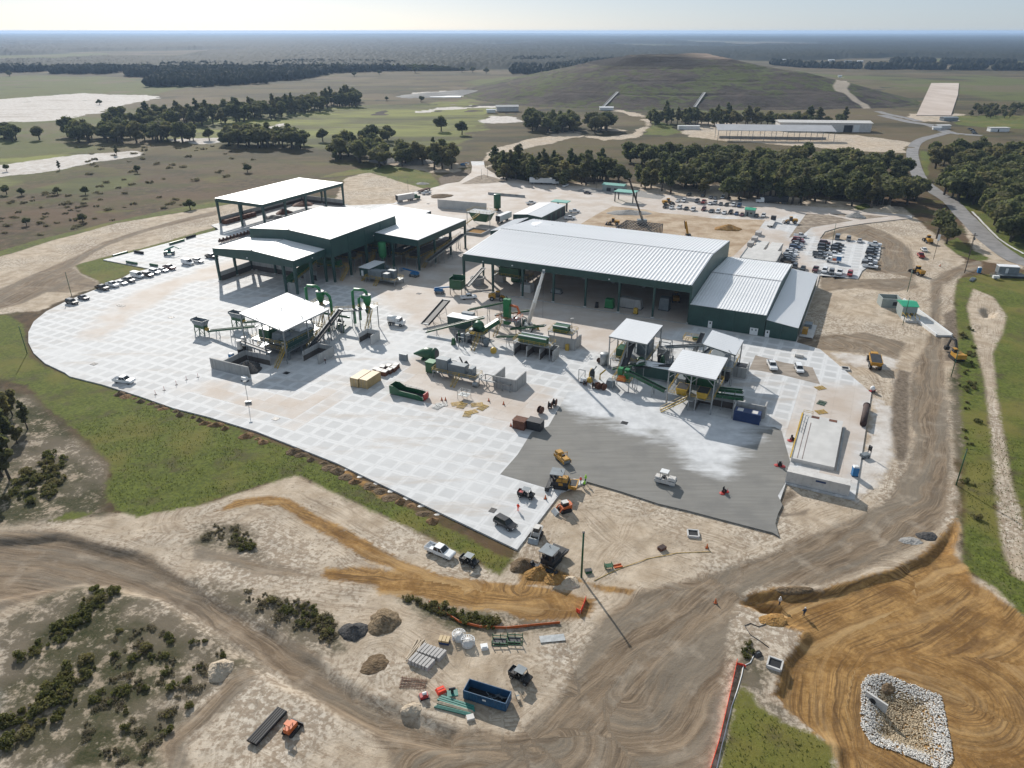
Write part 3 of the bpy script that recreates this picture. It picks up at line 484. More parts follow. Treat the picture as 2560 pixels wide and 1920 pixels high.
for i, j in _open:
    p = S(U0 + (i + .5) * CELL, V0 + (j + .5) * CELL); x_, y_ = np.array([p.x]), np.array([p.y]); d = max(float(sdist(x_, y_, q_, 9)[0]) for q_ in Z_DUST)
    link('slab', slab_mesh(min(9, max(-9, d / 2)) * 2), yard, p, SITE)
t = NT('fresh grey paving'); n1 = t.noise(0.9, 4, 0.6, t.scale_vec(t.pos(), (0.10, 1.5, 1), -SITE - 0.02), dist=0.5); n2 = t.noise(0.12, 5, 0.6)
g_ = t.mix(t.step(n1, 0.3, 0.72), (0.195, 0.189, 0.174), (0.235, 0.229, 0.212)); g_ = t.mix(t.math('MULTIPLY', t.step(n2, 0.45, 0.7), 0.6), g_, (0.155, 0.152, 0.145)); g_ = t.mix(t.math('MULTIPLY', t.step(t.noise(7, 3, 0.7), 0.4, 0.8), 0.25), g_, (0.34, 0.335, 0.32))
_w = t.mix(t.step(t.noise(0.3, 5, 0.65), 0.3, 0.75), (0.50, 0.51, 0.52), (0.665, 0.675, 0.685))
cm = t.step(t.math('ADD', t.attr('cured'), t.math('ADD', t.math('MULTIPLY', t.math('SUBTRACT', t.noise(0.16, 5, 0.65, t.scale_vec(t.pos(), (0.5, 1.3, 1), -SITE)), 0.5), 14.0), t.math('MULTIPLY', t.math('SUBTRACT', n1, 0.5), 3.0))), -2.5, 3.5)
c = t.mix(cm, g_, _w); t.bump(n1, 0.3, 0.06); M['fresh'] = t.done(c, 0.85, 0, 0.2)
_me, _ = cells_mesh('fresh_paving', ASPHALT, 2.2, U0, V0, None, 0.02, 0.35, (('cured', [CURED], 14),)); _me.materials.append(M['fresh'])
paving = structure(link('fresh_paving', _me))
# ------------------------------------------------------------------ buildings of the plant (x runs along u, y along v)
def site_thing(name, label, cat, u, v, group=None, z=0.0): return thing(name, label, cat, S(u, v, z), SITE, group)
def ribbed(root, x0, x1, ya, za, yb, zb, pitch=0.95, mat='roof', name='roof_panel', rib=0.11, along='x'):
    """sheet panels laid side by side from the eave (ya, za) to the ridge (yb, zb); one object each"""
    n = max(1, round((x1 - x0) / pitch)); p = (x1 - x0) / n
    pr = [(0, 0), (p * .52, 0), (p * .62, rib), (p * .90, rib), (p * .997, 0)] if rib < .15 else [(0, 0), (p * .34, 0), (p * .52, rib), (p * .70, rib), (p * .997, 0)]
    f = (lambda a, b, z: (a, b, z)) if along == 'x' else (lambda a, b, z: (b, a, z))
    m_ = MB(); vs = [f(a, ya, za + h) for a, h in pr] + [f(a, yb, zb + h) for a, h in pr] + [f(a, ya, za - .06) for a, h in pr[::4]] + [f(a, yb, zb - .06) for a, h in pr[::4]]
    m_.add(vs, [(i, i + 1, i + 6, i + 5) for i in range(4)] + [(10, 11, 13, 12), (0, 4, 11, 10), (5, 12, 13, 9)]); me = m_.mesh(name, mat)
    for i in range(n): link(name, me, root, f(x0 + i * p, 0, 0))
def columns(root, pts, z1, w=0.55, mat='steel_green', foot=True):
    m_ = MB().taper((0, 0, 0.35 if foot else 0), (w * .8, w * .8), (w, w * 1.3), z1 - (0.35 if foot else 0)).mesh('column', mat)
    b = MB().bbox((0, 0, 0.2), (1.1, 1.1, 0.4)).mesh('footing', 'concrete_pale')
    for x, y in pts:
        c_ = link('column', m_, root, (x, y, 0))
        if foot: link('footing', b, c_)
def fascia(root, x0, y0, x1, y1, z0, z1, bays=1, t_=0.14, mat='steel_green', za=None):
    """cladding band between two plan points, one sheet for each bay; za is a second top height at the far end"""
    za = z1 if za is None else za
    for i in range(bays):
        a, b = i / bays, (i + 1) / bays; d = Vector((x1 - x0, y1 - y0, 0)); n = Vector((-d.y, d.x, 0)).normalized() * t_ / 2; g_ = d.normalized() * 0.012
        A = Vector((x0, y0, 0)) + d * a + g_; B = Vector((x0, y0, 0)) + d * b - g_; ta, tb = z1 + (za - z1) * a, z1 + (za - z1) * b
        MB().hull8([(A.x - n.x, A.y - n.y, z0), (B.x - n.x, B.y - n.y, z0), (B.x + n.x, B.y + n.y, z0), (A.x + n.x, A.y + n.y, z0), (A.x - n.x, A.y - n.y, ta), (B.x - n.x, B.y - n.y, tb), (B.x + n.x, B.y + n.y, tb), (A.x + n.x, A.y + n.y, ta)]).build('wall_panel', mat, root)
def lamp(root, p): MB().bbox(p, (0.5, 0.3, 0.3)).build('wall_lamp', 'white', root)
def door(root, x, y, w=1.1, h=2.2, leafs=1, face=-1):
    d = MB().box(x - w / 2 - .08, x + w / 2 + .08, y - .08, y + .02, 0.02, h + .08).build('door', 'white', root)
    for k in range(leafs):
        a = x - w / 2 + (k + .5) * w / leafs; MB().box(a - .22, a + .22, y - .1, y - .075, h - .85, h - .25).build('door_window' if leafs == 1 else 'handle', 'glass' if leafs == 1 else 'grey_steel', d)
# main hall
W, D = 83.5, 61.0
hall = site_thing('processing_hall', 'largest dark green steel hall with long ribbed white roof, open along its front', 'building', -130, 226)
ribbed(hall, 0, W, 0, 13.0, D / 2 - .12, 15.55, 1.25, rib=.16); ribbed(hall, 0, W, D, 13.0, D / 2 + .12, 15.55, 1.25, rib=.16)
MB().prism([(0, 0), (0.5, 0.0), (0.25, 0.16)], 0, W).build('ridge_cap', 'grey_roof', hall).matrix_local = Matrix.Translation((0, D / 2 - .25, 15.62)) @ Matrix(((0, 1, 0, 0), (1, 0, 0, 0), (0, 0, 1, 0), (0, 0, 0, 1)))
fascia(hall, 0, -.1, W, -.1, 10.5, 12.95, 7); fascia(hall, W, D, 0, D, 0, 12.9, 7); fascia(hall, 0, D / 2 + 4, 0, D, 0, 12.9, 3)
fascia(hall, 0, D / 2, 0, 0, 10.6, 15.4, 3, za=12.9); fascia(hall, 0, D / 2 + 4, 0, D / 2, 10.6, 15.1, 1, za=15.4)
fascia(hall, W, 0, W, D / 2, 0, 12.9, 4, za=15.45); fascia(hall, W, D / 2, W, D, 0, 15.45, 4, za=12.9)
columns(hall, [(W * i / 7, 0.3) for i in range(8)], 12.2, 0.75); columns(hall, [(0.2, 15), (0.2, 30)], 13.5, 0.7); columns(hall, [(W * i / 7, D / 2) for i in range(1, 7)], 15, 0.6)
for i in range(1, 7): MB().bar((W * i / 7, 1, 12.5), (W * i / 7, D / 2, 15), 0.3, 0.8).bar((W * i / 7, D / 2, 15), (W * i / 7, D - 1, 12.5), 0.3, 0.8).build('rafter', 'steel_green', hall)
MB().box(-.2, W, -.9, -.35, 0, 0.12).build('kerb', 'concrete', hall)
cp = [UV(at('r', *p, 15)) for p in ((1105,120),(1350,155),(1465,90),(1200,45))]
cx, cy = sum(p[0] for p in cp) / 4 + 130, sum(p[1] for p in cp) / 4 - 226
MB().prism([(-4.3, 0), (4.3, 0), (4.3, 0.35), (0, 0.95), (-4.3, 0.35)], -4, 4).build('roof_vent', 'roof', hall).location = (cx, cy, 13.7)
for x in (8.2, 20, 32, 56): lamp(hall, (x, -.3, 11.3))
ext = site_thing('rear_lean_to', 'narrow white roofed bay on the rear left corner of the largest hall', 'building', -137, 261)
ribbed(ext, 0, 22, 0, 12.9, 6.8, 14.3, along='y'); fascia(ext, 0, 0, 6.85, 0, 0, 12.8, 1, za=14.2); fascia(ext, 0, 22, 0, 0, 0, 12.8, 3); fascia(ext, 6.85, 22, 0, 22, 0, 14.2, 1, za=12.8)
annex = site_thing('hall_annex', 'dark green walled annex with ribbed white gable roof against the right end of the hall', 'building', -46.35, 225.2)
ribbed(annex, 0.05, 23.8, 0, 7.0, 30.6, 9.1); ribbed(annex, 0.05, 23.8, 61, 7.0, 30.8, 9.1)
MB().box(0.1, 23.8, 30.45, 30.95, 9.13, 9.28).build('ridge_cap', 'grey_roof', annex)
fascia(annex, 0.1, 0.05, 23.8, 0.05, 0, 6.95, 5); fascia(annex, 23.75, 0.1, 23.75, 30.7, 0, 6.9, 4, za=9.0); fascia(annex, 23.75, 30.7, 23.75, 60.9, 0, 9.0, 4, za=6.9); fascia(annex, 23.8, 61, 0.1, 61, 0, 6.9, 4)
MB().box(0, 23.8, -.35, -.05, 0, 0.1).build('kerb', 'concrete', annex)
for k, x, y, n in (('q', 675, 1305, 1), ('q', 1222, 1395, 2)): door(annex, UV(at(k, x, y))[0] + 46.35, -0.03, 1.1 if n == 1 else 2.3, 2.3, n)
lean = site_thing('hall_lean_to', 'lowest dark green lean-to with pale shaded roof at the far right of the hall', 'building', -22.45, 225.4)
ribbed(lean, 0.1, 60.6, 0.05, 5.5, 9.6, 4.35, 0.6, along='y', rib=.06); fascia(lean, 0.1, 0, 9.5, 0, 0, 5.45, 2, za=4.3); fascia(lean, 9.5, 0.1, 9.5, 60.6, 0, 4.3, 6); fascia(lean, 9.5, 60.7, 0.1, 60.7, 0, 4.3, 2, za=5.45)
door(lean, UV(at('q', 1390, 1422))[0] + 22.45, -.08)
MB().bbox((11.2, 8, 1.0), (1.6, 2.2, 2.0)).build('generator', 'cat', lean); MB().bbox((11.6, 14, 0.8), (2.2, 3, 1.6)).build('condenser', 'grey_steel', lean); MB().bbox((12, 11, 0.1), (4, 12, 0.2)).build('plinth', 'concrete_pale', lean)
# left group
def gable_v(root, W, D, eave, ridge, band, bays_x, bays_y, mat='roof_bright', back=True):
    """ridge along y"""
    ribbed(root, 0, D, 0, eave, W / 2 - .1, ridge, 1.4, mat, along='y', rib=.05); ribbed(root, 0, D, W, eave, W / 2 + .1, ridge, 1.4, mat, along='y', rib=.05)
    MB().box(W / 2 - .22, W / 2 + .22, 0, D, ridge + .03, ridge + .16).build('ridge_cap', 'grey_roof', root)
    fascia(root, 0, -.08, W / 2, -.08, band, eave - .05, bays_x, za=ridge - .05); fascia(root, W / 2, -.08, W, -.08, band, ridge - .05, bays_x, za=eave - .05)
    fascia(root, W + .02, 0, W + .02, D, band, eave - .05, bays_y); fascia(root, -.02, D, -.02, 0, band, eave - .05, bays_y)
    if back: fascia(root, W, D + .05, W / 2, D + .05, band, eave - .05, bays_x, za=ridge - .05); fascia(root, W / 2, D + .05, 0, D + .05, band, ridge - .05, bays_x, za=eave - .05)
def wall(root, x0, y0, x1, y1, h, t_=0.4, n=None, mat='concrete', stain=0.0):
    """cast wall panels side by side; the inside foot is stained dark"""
    d = Vector((x1 - x0, y1 - y0, 0)); L = d.length; n = n or max(1, round(L / 3.0)); e = d.normalized(); nn = Vector((-e.y, e.x, 0)) * t_ / 2
    for i in range(n):
        A = Vector((x0, y0, 0)) + e * (L * i / n + .01); B = Vector((x0, y0, 0)) + e * (L * (i + 1) / n - .01)
        MB().hull8([A - nn, B - nn, B + nn, A + nn] + [p + Vector((0, 0, h)) for p in (A - nn, B - nn, B + nn, A + nn)]).build('concrete_panel', mat, root)
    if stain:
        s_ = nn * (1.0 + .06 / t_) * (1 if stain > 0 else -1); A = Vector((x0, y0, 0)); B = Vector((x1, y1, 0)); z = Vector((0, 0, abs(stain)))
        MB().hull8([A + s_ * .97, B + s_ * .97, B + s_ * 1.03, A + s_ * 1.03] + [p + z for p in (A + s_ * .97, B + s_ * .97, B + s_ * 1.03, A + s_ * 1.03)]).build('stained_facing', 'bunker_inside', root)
tip = site_thing('tipping_canopy', 'front low green canopy with white gable roof and concrete push walls, beside the tall hall', 'building', -218, 192)
gable_v(tip, 38.6, 17.6, 13.0, 14.5, 10.4, 3, 1, back=False)
columns(tip, [(0.4, 0.5), (0.4, 9), (0.4, 17), (33, 0.5), (38.2, 0.5), (13, 17), (38.2, 9), (38.2, 16.8)], 12.6, 0.85)
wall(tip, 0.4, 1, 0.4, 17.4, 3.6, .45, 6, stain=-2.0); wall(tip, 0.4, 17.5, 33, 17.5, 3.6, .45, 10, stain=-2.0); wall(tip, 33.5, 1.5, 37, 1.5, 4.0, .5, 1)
lamp(tip, (17, -.3, 11.4)); lamp(tip, (38.8, 9.6, 11.6))
tall = site_thing('tall_hall', 'tallest dark green hall with bright white gable roof rising behind the front canopy', 'building', -215.6, 209.2)
gable_v(tall, 39.2, 42, 17.0, 18.5, 10.0, 3, 4)
columns(tall, [(39, y) for y in (0.5, 10.5, 21, 31.5, 41.5)] + [(0.3, y) for y in (0.5, 14, 28, 41.5)] + [(20, y) for y in (14, 28, 41.5)], 16, 0.9)
wall(tall, 0.3, 0.8, 0.3, 41, 4.0, .5, 12); wall(tall, 0.5, 41.6, 38, 41.6, 9.9, .3, 10, 'steel_green'); lamp(tall, (39.4, 26, 12.5))
store = site_thing('storage_canopy', 'long white flat roofed canopy on green posts at the far left, bales below', 'building', -288, 260.3)
ribbed(store, 0, 61, 0, 12.75, 30.2, 12.35, 1.4, 'roof_bright', along='y', rib=.05)
for a in ((0, -.1, 30.2, -.1), (30.25, 0, 30.25, 61), (30.2, 61.1, 0, 61.1), (-.05, 61, -.05, 0)): fascia(store, *a, 10.9, 12.35, 2 if a[0] != a[2] else 4)
columns(store, [(0.5, 0.5), (15, 0.5), (29.7, 0.5)] + [(29.7, y) for y in (15.5, 30.5, 46, 60.5)] + [(0.5, y) for y in (15.5, 30.5, 46, 60.5)] + [(15, 60.5)], 11.5, 0.85)
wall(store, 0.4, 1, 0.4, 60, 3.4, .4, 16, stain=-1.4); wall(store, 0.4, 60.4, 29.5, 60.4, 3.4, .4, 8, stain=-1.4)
east = site_thing('sorting_hall', 'white roofed green hall on open posts right of the tall hall, walkways below', 'building', -176.2, 236.2)
ribbed(east, 0, 38, 0.0, 13.5, 20.3, 12.7, 1.4, 'roof', along='y', rib=.05)
fascia(east, 0, -.1, 20.2, -.1, 10.2, 13.4, 2, za=12.6); fascia(east, 20.3, 0, 20.3, 38, 10.2, 12.6, 3); fascia(east, 20.2, 38.1, 0, 38.1, 10.2, 12.6, 2, za=13.4)
columns(east, [(20, y) for y in (0.4, 12.5, 25, 37.6)] + [(8, 0.4)], 12.3, 0.8)
rear = site_thing('rear_sorting_wing', 'white roofed wing behind the tall hall, reaching back towards the parked trailer', 'building', -199, 252)
ribbed(rear, 0, 27, 0.0, 14.3, 22.6, 13.5, 1.4, 'roof', along='y', rib=.05); fascia(rear, 22.6, 27.1, 0, 27.1, 0, 13.4, 2, za=14.2); fascia(rear, -.05, 27, -.05, 0, 0, 14.2, 3)
# maintenance office behind the main hall
off = site_thing('workshop_building', 'small dark green workshop with pale gable roof behind the main hall', 'building', -157, 323.2)
ribbed(off, 0, 30.4, 0, 5.0, 7.45, 5.7, 1.0, 'roof', along='y', rib=.05); ribbed(off, 0, 30.4, 15.2, 5.0, 7.65, 5.7, 1.0, 'roof', along='y', rib=.05)
fascia(off, 0, -.06, 7.6, -.06, 0, 4.95, 1, za=5.6); fascia(off, 7.6, -.06, 15.2, -.06, 0, 5.6, 1, za=4.95); fascia(off, 15.2, 0, 15.2, 30.4, 0, 4.95, 4); fascia(off, 15.2, 30.5, 0, 30.5, 0, 4.95, 2); fascia(off, 0, 30.4, 0, 0, 0, 4.95, 4)
for y in (9, 15, 21, 27): MB().box(15.25, 15.34, y - 1.9, y + 1.9, 0.05, 4.1).build('roller_door', 'dark_steel', off)
cnp = [UV(at('8', *p, 5)) for p in ((430,455),(480,432),(658,452),(590,490))]; cu = sum(p[0] for p in cnp) / 4; cv = sum(p[1] for p in cnp) / 4
fc = site_thing('fuel_canopy', 'small grey canopy on two posts behind the workshop', 'canopy', cu, cv)
MB().bbox((0, 0, 5.0), (9, 6, 0.35)).build('roof', 'pale_green_roof', fc)
for x in (-1.5, 3.5): MB().bbox((x, 0, 2.4), (0.7, 0.7, 4.8)).build('post', 'dark_steel', fc)
# small huts
def hut(name, label, k, x, y, w, d, h, roofmat, wallmat, rz=SITE, gable=True, open_=False):
    p = at(k, x, y); r = thing(name, label, 'hut', p, rz)
    if open_:
        for a in (-1, 1):
            for b in (-1, 1): MB().bbox((a * (w / 2 - .3), b * (d / 2 - .3), h / 2), (.5, .5, h)).build('post', 'dark_steel', r)
    else:
        fascia(r, -w/2, -d/2, w/2, -d/2, 0, h, 1, mat=wallmat); fascia(r, w/2, -d/2, w/2, d/2, 0, h, 1, mat=wallmat); fascia(r, w/2, d/2, -w/2, d/2, 0, h, 1, mat=wallmat); fascia(r, -w/2, d/2, -w/2, -d/2, 0, h, 1, mat=wallmat)
        MB().box(-w * .3, -w * .1, -d / 2 - .12, -d / 2 - .06, 0.05, 2.1).build('door', 'dark_steel', r); MB().box(w * .05, w * .3, -d / 2 - .12, -d / 2 - .06, 1.1, 2.0).build('window', 'glass', r)
    if gable: MB().prism([(-d / 2 - .4, h), (d / 2 + .4, h), (d / 2 + .4, h + .12), (0, h + .9), (-d / 2 - .4, h + .12)], -w / 2 - .4, w / 2 + .4).build('roof', roofmat, r).rotation_euler = (0, 0, math.pi / 2)
    else: MB().bbox((0, 0, h + .12), (w + .9, d + .9, .24)).build('roof', roofmat, r)
    return r
hut('weighbridge_office', 'long pale office with mint green roof behind the workshop yard', '8', 1132, 340, 13, 6, 3.6, 'pale_green_roof', 'pale_block')
hut('weighbridge_canopy', 'pale mint canopy on thick posts just in front of the mint roofed office', '8', 1255, 455, 11, 7, 5.4, 'pale_green_roof', 'pale_block', gable=False, open_=True)
hut('guard_hut', 'small square hut with bright green roof at the end of the rear car row', '9', 418, 612, 4.6, 4.6, 3.2, 'brightgreen_roof', 'pale_block')
sh = hut('scale_house', 'tall narrow hut with vivid green roof beside the white weighbridge', 'a', 568, 1320, 4.4, 6.0, 4.2, 'brightgreen_roof', 'pale_block', R(-9))
MB().taper((-0.2, -5.2, 0), (4.2, 4.4), (4.2, 4.4), 0.9).build('landing', 'concrete_pale', sh)
for x in (-2.2, -.9, .6, 1.9): MB().bar((x, -3.1, .9), (x, -3.1, 2.1), .12).bar((x, -7.3, .9), (x, -7.3, 2.1), .12).bar((x, -3.1, 2.1), (x, -7.3, 2.1), .12).build('railing', 'yellow', sh)
bh = thing('block_shell', 'roofless grey block shell of a hut, left of the vivid green roof', 'hut', at('a', 335, 1180), R(-9))
for a in ((-3, -2.6, 3, -2.6), (3, -2.6, 3, 2.6), (3, 2.6, -3, 2.6), (-3, 2.6, -3, -2.6)): fascia(bh, *a, 0, 3.2, 1, .3, 'pale_block')
MB().box(.4, 2.0, -2.9, -2.76, 0.9, 2.2).build('opening', 'dark_steel', bh)
wb = thing('weighbridge', 'long white weighbridge ramp with side rails beside the green roofed hut', 'weighbridge', at('a', 755, 1350), R(-90 - 2))
MB().box(-17, 17, -2.2, 2.2, 0.0, 0.55).build('deck', 'concrete_pale', wb)
for s_ in (-1, 1):
    m_ = MB().box(-17, 17, s_ * 2.4 - .18, s_ * 2.4 + .18, 0, 1.0); m_.build('kerb', 'white', wb)
# far sheds beyond the trees
far = thing('transfer_canopy', 'long grey open canopy on posts with parked equipment, beyond the wood', 'shed', at('w', 1670, 302), R(-6))
MB().add([(-50, -9, 8.2), (50, -9, 8.2), (50, 9, 11.4), (-50, 9, 11.4), (-50, -9, 8.5), (50, -9, 8.5), (50, 9, 11.7), (-50, 9, 11.7)], [(3,2,1,0),(4,5,6,7),(0,1,5,4),(1,2,6,5),(2,3,7,6),(3,0,4,7)]).build('roof', 'grey_roof', far)
for i in range(11): MB().bar((-49 + i * 9.8, -8.5, 0), (-49 + i * 9.8, -8.5, 8.2), .35).build('post', 'grey_steel', far); MB().bar((-49 + i * 9.8, 8.5, 0), (-49 + i * 9.8, 8.5, 11.2), .35).build('post', 'grey_steel', far)
MB().box(-46, 46, 4, 4.5, 0, 2.2).build('push_wall', 'concrete', far)
wh = thing('warehouse', 'long white walled warehouse with dark doorway behind the grey canopy', 'shed', at('w', 1775, 282), R(-6))
MB().box(-42, 42, -10, 10, 0, 8).build('wall', 'dirty_white', wh); MB().prism([(-10.6, 8), (10.6, 8), (10.6, 8.2), (0, 9.6), (-10.6, 8.2)], -43, 43).build('roof', 'dirty_white', wh).rotation_euler = (0, 0, math.pi / 2)
MB().box(17, 25, -10.15, -10.02, 0.05, 6.2).build('doorway', 'black', wh); MB().box(26, 31, -10.15, -10.02, 0.05, 6.2).build('sliding_door', 'white', wh)
gate = thing('gate_office', 'small white flat office near the far car park at the right', 'hut', at('4', 1985, 1135), 0)
MB().box(-9, 9, -3, 3, 0, 3.4).build('wall', 'white', gate); MB().box(-9.4, 9.4, -3.4, 3.4, 3.4, 3.7).build('roof', 'dirty_white', gate); MB().box(-2, -.8, -3.12, -3.02, .05, 2.2).build('door', 'dark_steel', gate)
# ------------------------------------------------------------------ cars and trucks (x forward, origin on the ground)
def bevel(me, w=0.07):
    bm = bmesh.new(); bm.from_mesh(me); bmesh.ops.remove_doubles(bm, verts=bm.verts, dist=.001)
    es = [e for e in bm.edges if len(e.link_faces) == 2 and e.calc_face_angle(0) > 0.5]
    bmesh.ops.bevel(bm, geom=es, offset=w, segments=2, affect='EDGES', clamp_overlap=True); bm.to_mesh(me); bm.free(); return me
def cyl_y(m_, x, y0, y1, z, r, n=14): return m_.tube([(x, y0, z), (x, y1, z)], r, n)
def wheel_mesh(r, w):
    return cyl_y(MB(), 0, -w / 2, w / 2, 0, r).mesh('wheel', 'rubber'), cyl_y(MB(), 0, -w / 2 - .02, w / 2 + .02, 0, r * .55, 10).mesh('rim', 'galv')
CARS = {}
def car_parts(kind):
    if kind in CARS: return CARS[kind]
    b = MB(); g_ = MB(); L, Wd, wb, r = 5.9, 2.0, 1.85, 0.42
    def cabin(x0, x1, t0, t1, z0, z1, w0, w1):
        g_.hull8([(x0, -w0, z0), (x1, -w0, z0), (x1, w0, z0), (x0, w0, z0), (t0, -w1, z1), (t1, -w1, z1), (t1, w1, z1), (t0, w1, z1)])
        b.box(t0 - .04, t1 + .04, -w1 - .02, w1 + .02, z1 - .03, z1 + .08)
        for s_ in (-1, 1):
            for xa, xb in ((x0, t0), (x1, t1), ((x0 + x1) / 2, (t0 + t1) / 2)): b.bar((xa, s_ * w0, z0), (xb, s_ * w1, z1), .12)
    if kind == 'pickup':
        b.prism([(-.95, .45), (2.8, .45), (2.95, .6), (2.93, 1.02), (2.7, 1.12), (1.3, 1.22), (-.95, 1.22)], -1.0, 1.0)
        b.box(-2.95, -.95, -1, 1, .5, .75); b.box(-2.95, -.95, -1, -.86, .75, 1.24); b.box(-2.95, -.95, .86, 1, .75, 1.24); b.box(-2.95, -2.83, -.86, .86, .75, 1.22); cabin(-.9, 1.35, -.72, .62, 1.2, 1.86, .95, .78)
    elif kind == 'suv':
        L, wb = 4.9, 1.5; b.prism([(-2.4, .42), (2.35, .42), (2.45, .6), (2.42, .98), (1.2, 1.12), (-2.4, 1.15), (-2.45, .8)], -.96, .96); cabin(-2.3, 1.2, -2.05, .45, 1.1, 1.74, .92, .74)
    elif kind == 'van':
        L, wb = 5.6, 1.8; b.prism([(-2.8, .42), (2.6, .42), (2.8, .6), (2.75, 1.05), (1.9, 1.3), (-2.8, 1.3)], -1, 1); b.box(-2.8, 0.7, -1, 1, 1.3, 2.3); cabin(0.6, 1.95, 0.6, 1.05, 1.25, 2.2, .96, .85)
    else:
        L, wb, r = 4.7, 1.4, .35; b.prism([(-2.3, .35), (2.25, .35), (2.35, .5), (2.3, .78), (1.1, .92), (-1.6, .95), (-2.3, .9)], -.91, .91); cabin(-1.75, 1.15, -1.05, .3, .9, 1.4, .86, .66)
    bm_ = bevel(b.mesh('body', 'paint'), .05); gm = g_.mesh('windows', 'glass')
    CARS[kind] = (bm_, gm, wheel_mesh(r, .26), wb, r, Wd, MB().bbox((0, 0, 0), (.08, .42, .16)).mesh('headlight', 'white'), L); return CARS[kind]
COLR = {'white': (.80, .81, .82, 1), 'black': (.012, .012, .014, 1), 'grey': (.13, .14, .15, 1), 'silver': (.42, .43, .45, 1), 'red': (.32, .02, .02, 1), 'maroon': (.10, .012, .02, 1), 'blue': (.03, .07, .16, 1), 'navy': (.012, .018, .05, 1), 'dark': (.03, .035, .035, 1), 'tan': (.35, .28, .2, 1)}
NAMES = {'pickup': 'pickup_truck', 'suv': 'sport_utility_car', 'van': 'cargo_van', 'sedan': 'saloon_car'}
CATS = {'pickup': 'pickup', 'suv': 'car', 'van': 'van', 'sedan': 'car'}
def car(kind, p, rz, col, label, group=None, lights=False):
    bm_, gm, (wm, rm), wb, r, Wd, hl, L = car_parts(kind); o = thing(NAMES[kind], label, CATS[kind], p, rz, group)
    b = link('body', bm_, o); b.color = COLR[col]; link('windows', gm, o)
    for x in (-wb, wb):
        for y in (-.86, .86):
            w_ = link('wheel', wm, o, (x, y, r))
            if lights: link('rim', rm, w_)
    if lights:
        for y in (-.62, .62): link('headlight', hl, o, (L / 2 - .02, y, .85))
    return o
H_U, H_V, H_MV = SITE, SITE + math.pi / 2, SITE - math.pi / 2
KW = {'pickup': 'pickup', 'suv': 'SUV', 'van': 'van', 'sedan': 'car'}
def row(view, items, rz, where, group, jit=.05):
    for i, (x, y, kind, col) in enumerate(items):
        ex = '' if col in ('dark',) else ' '
        car(kind, at(view, x, y), rz + rnd.uniform(-jit, jit), col, f'{col} {KW[kind]}, {ORD[i]} {where}', group)
row('5', [(625,965,'suv','dark'),(725,925,'sedan','navy'),(888,842,'pickup','black'),(975,815,'pickup','white'),(1055,797,'sedan','white'),(1115,775,'pickup','grey'),(1190,738,'van','white'),(1280,728,'suv','black'),(1340,703,'suv','white'),(1410,686,'sedan','white'),(1465,666,'pickup','maroon'),(1625,625,'van','white'),(1715,608,'suv','white'),(1830,570,'pickup','black')], H_U, 'from the left along the left yard edge', 'cars along the left edge of the yard')
row('8', [(1955,398,'suv','dark'),(2110,410,'suv','black'),(2195,425,'sedan','grey')], H_MV, 'from the left in the short back row by trees', 'cars parked in the rear yard')
row('9', [(35,430,'sedan','grey'),(120,424,'suv','white'),(185,440,'sedan','black'),(310,455,'sedan','dark')], H_MV, 'from the left in the row along the tree line', 'cars parked in the rear yard')
row('8', [(1835,462,'sedan','white'),(1900,462,'suv','white'),(2045,466,'suv','grey'),(2120,476,'pickup','red'),(2190,490,'sedan','white')], H_MV, 'from the left in the middle row beside the loader', 'cars parked in the rear yard')
row('9', [(30,488,'suv','silver'),(95,497,'sedan','grey'),(160,505,'sedan','dark'),(235,508,'suv','white'),(300,518,'suv','blue')], H_MV, 'from the left in the middle row, right half', 'cars parked in the rear yard')
row('8', [(1700,525,'pickup','black'),(1765,538,'sedan','white'),(1850,536,'suv','white'),(1925,548,'sedan','black'),(2000,560,'suv','white'),(2120,556,'suv','maroon'),(2200,576,'sedan','grey')], H_MV, 'from the left in the row by the dirt lot', 'cars parked in the rear yard')
row('9', [(0,576,'sedan','black'),(65,581,'suv','white'),(135,594,'sedan','white'),(205,592,'suv','black'),(270,604,'sedan','blue'),(330,616,'sedan','maroon')], H_MV, 'from the left in the row ending at the green hut', 'cars parked in the rear yard')
row('9', [(490,628,'sedan','dark'),(567,628,'suv','white')], H_MV, 'of the two just right of the green hut', 'cars parked in the rear yard')
row('9', [(975,852,'pickup','white'),(950,893,'suv','red'),(950,915,'pickup','maroon'),(940,940,'suv','grey'),(930,962,'pickup','silver'),(915,982,'suv','blue'),(885,1010,'sedan','white'),(870,1036,'suv','silver'),(865,1060,'pickup','white'),(855,1085,'suv','grey'),(850,1108,'suv','black'),(835,1132,'pickup','black')], H_U, 'from the back in the left column of the staff car park', 'cars in the staff car park')
row('9', [(1245,930,'suv','maroon'),(1230,965,'suv','black'),(1225,1003,'suv','black'),(1190,1048,'pickup','grey'),(1190,1080,'pickup','grey')], H_U, 'from the back in the second column of the staff car park', 'cars in the staff car park')
row('9', [(1400,950,'sedan','dark'),(1375,980,'suv','black'),(1370,1012,'suv','black'),(1345,1056,'pickup','white')], H_U, 'from the back in the third column of the staff car park', 'cars in the staff car park')
row('9', [(1795,946,'pickup','white'),(1780,986,'sedan','dark'),(1770,1016,'suv','grey'),(1760,1046,'suv','black'),(1750,1086,'sedan','black'),(1745,1112,'sedan','grey'),(1740,1136,'pickup','white'),(1735,1164,'pickup','black'),(1745,1194,'pickup','white')], H_U, 'from the back in the right column of the staff car park', 'cars in the staff car park')
row('9', [(1383,880,'van','grey'),(1508,888,'suv','grey'),(1630,908,'sedan','silver')], H_MV, 'from the left along the far edge of the staff car park', 'cars in the staff car park')
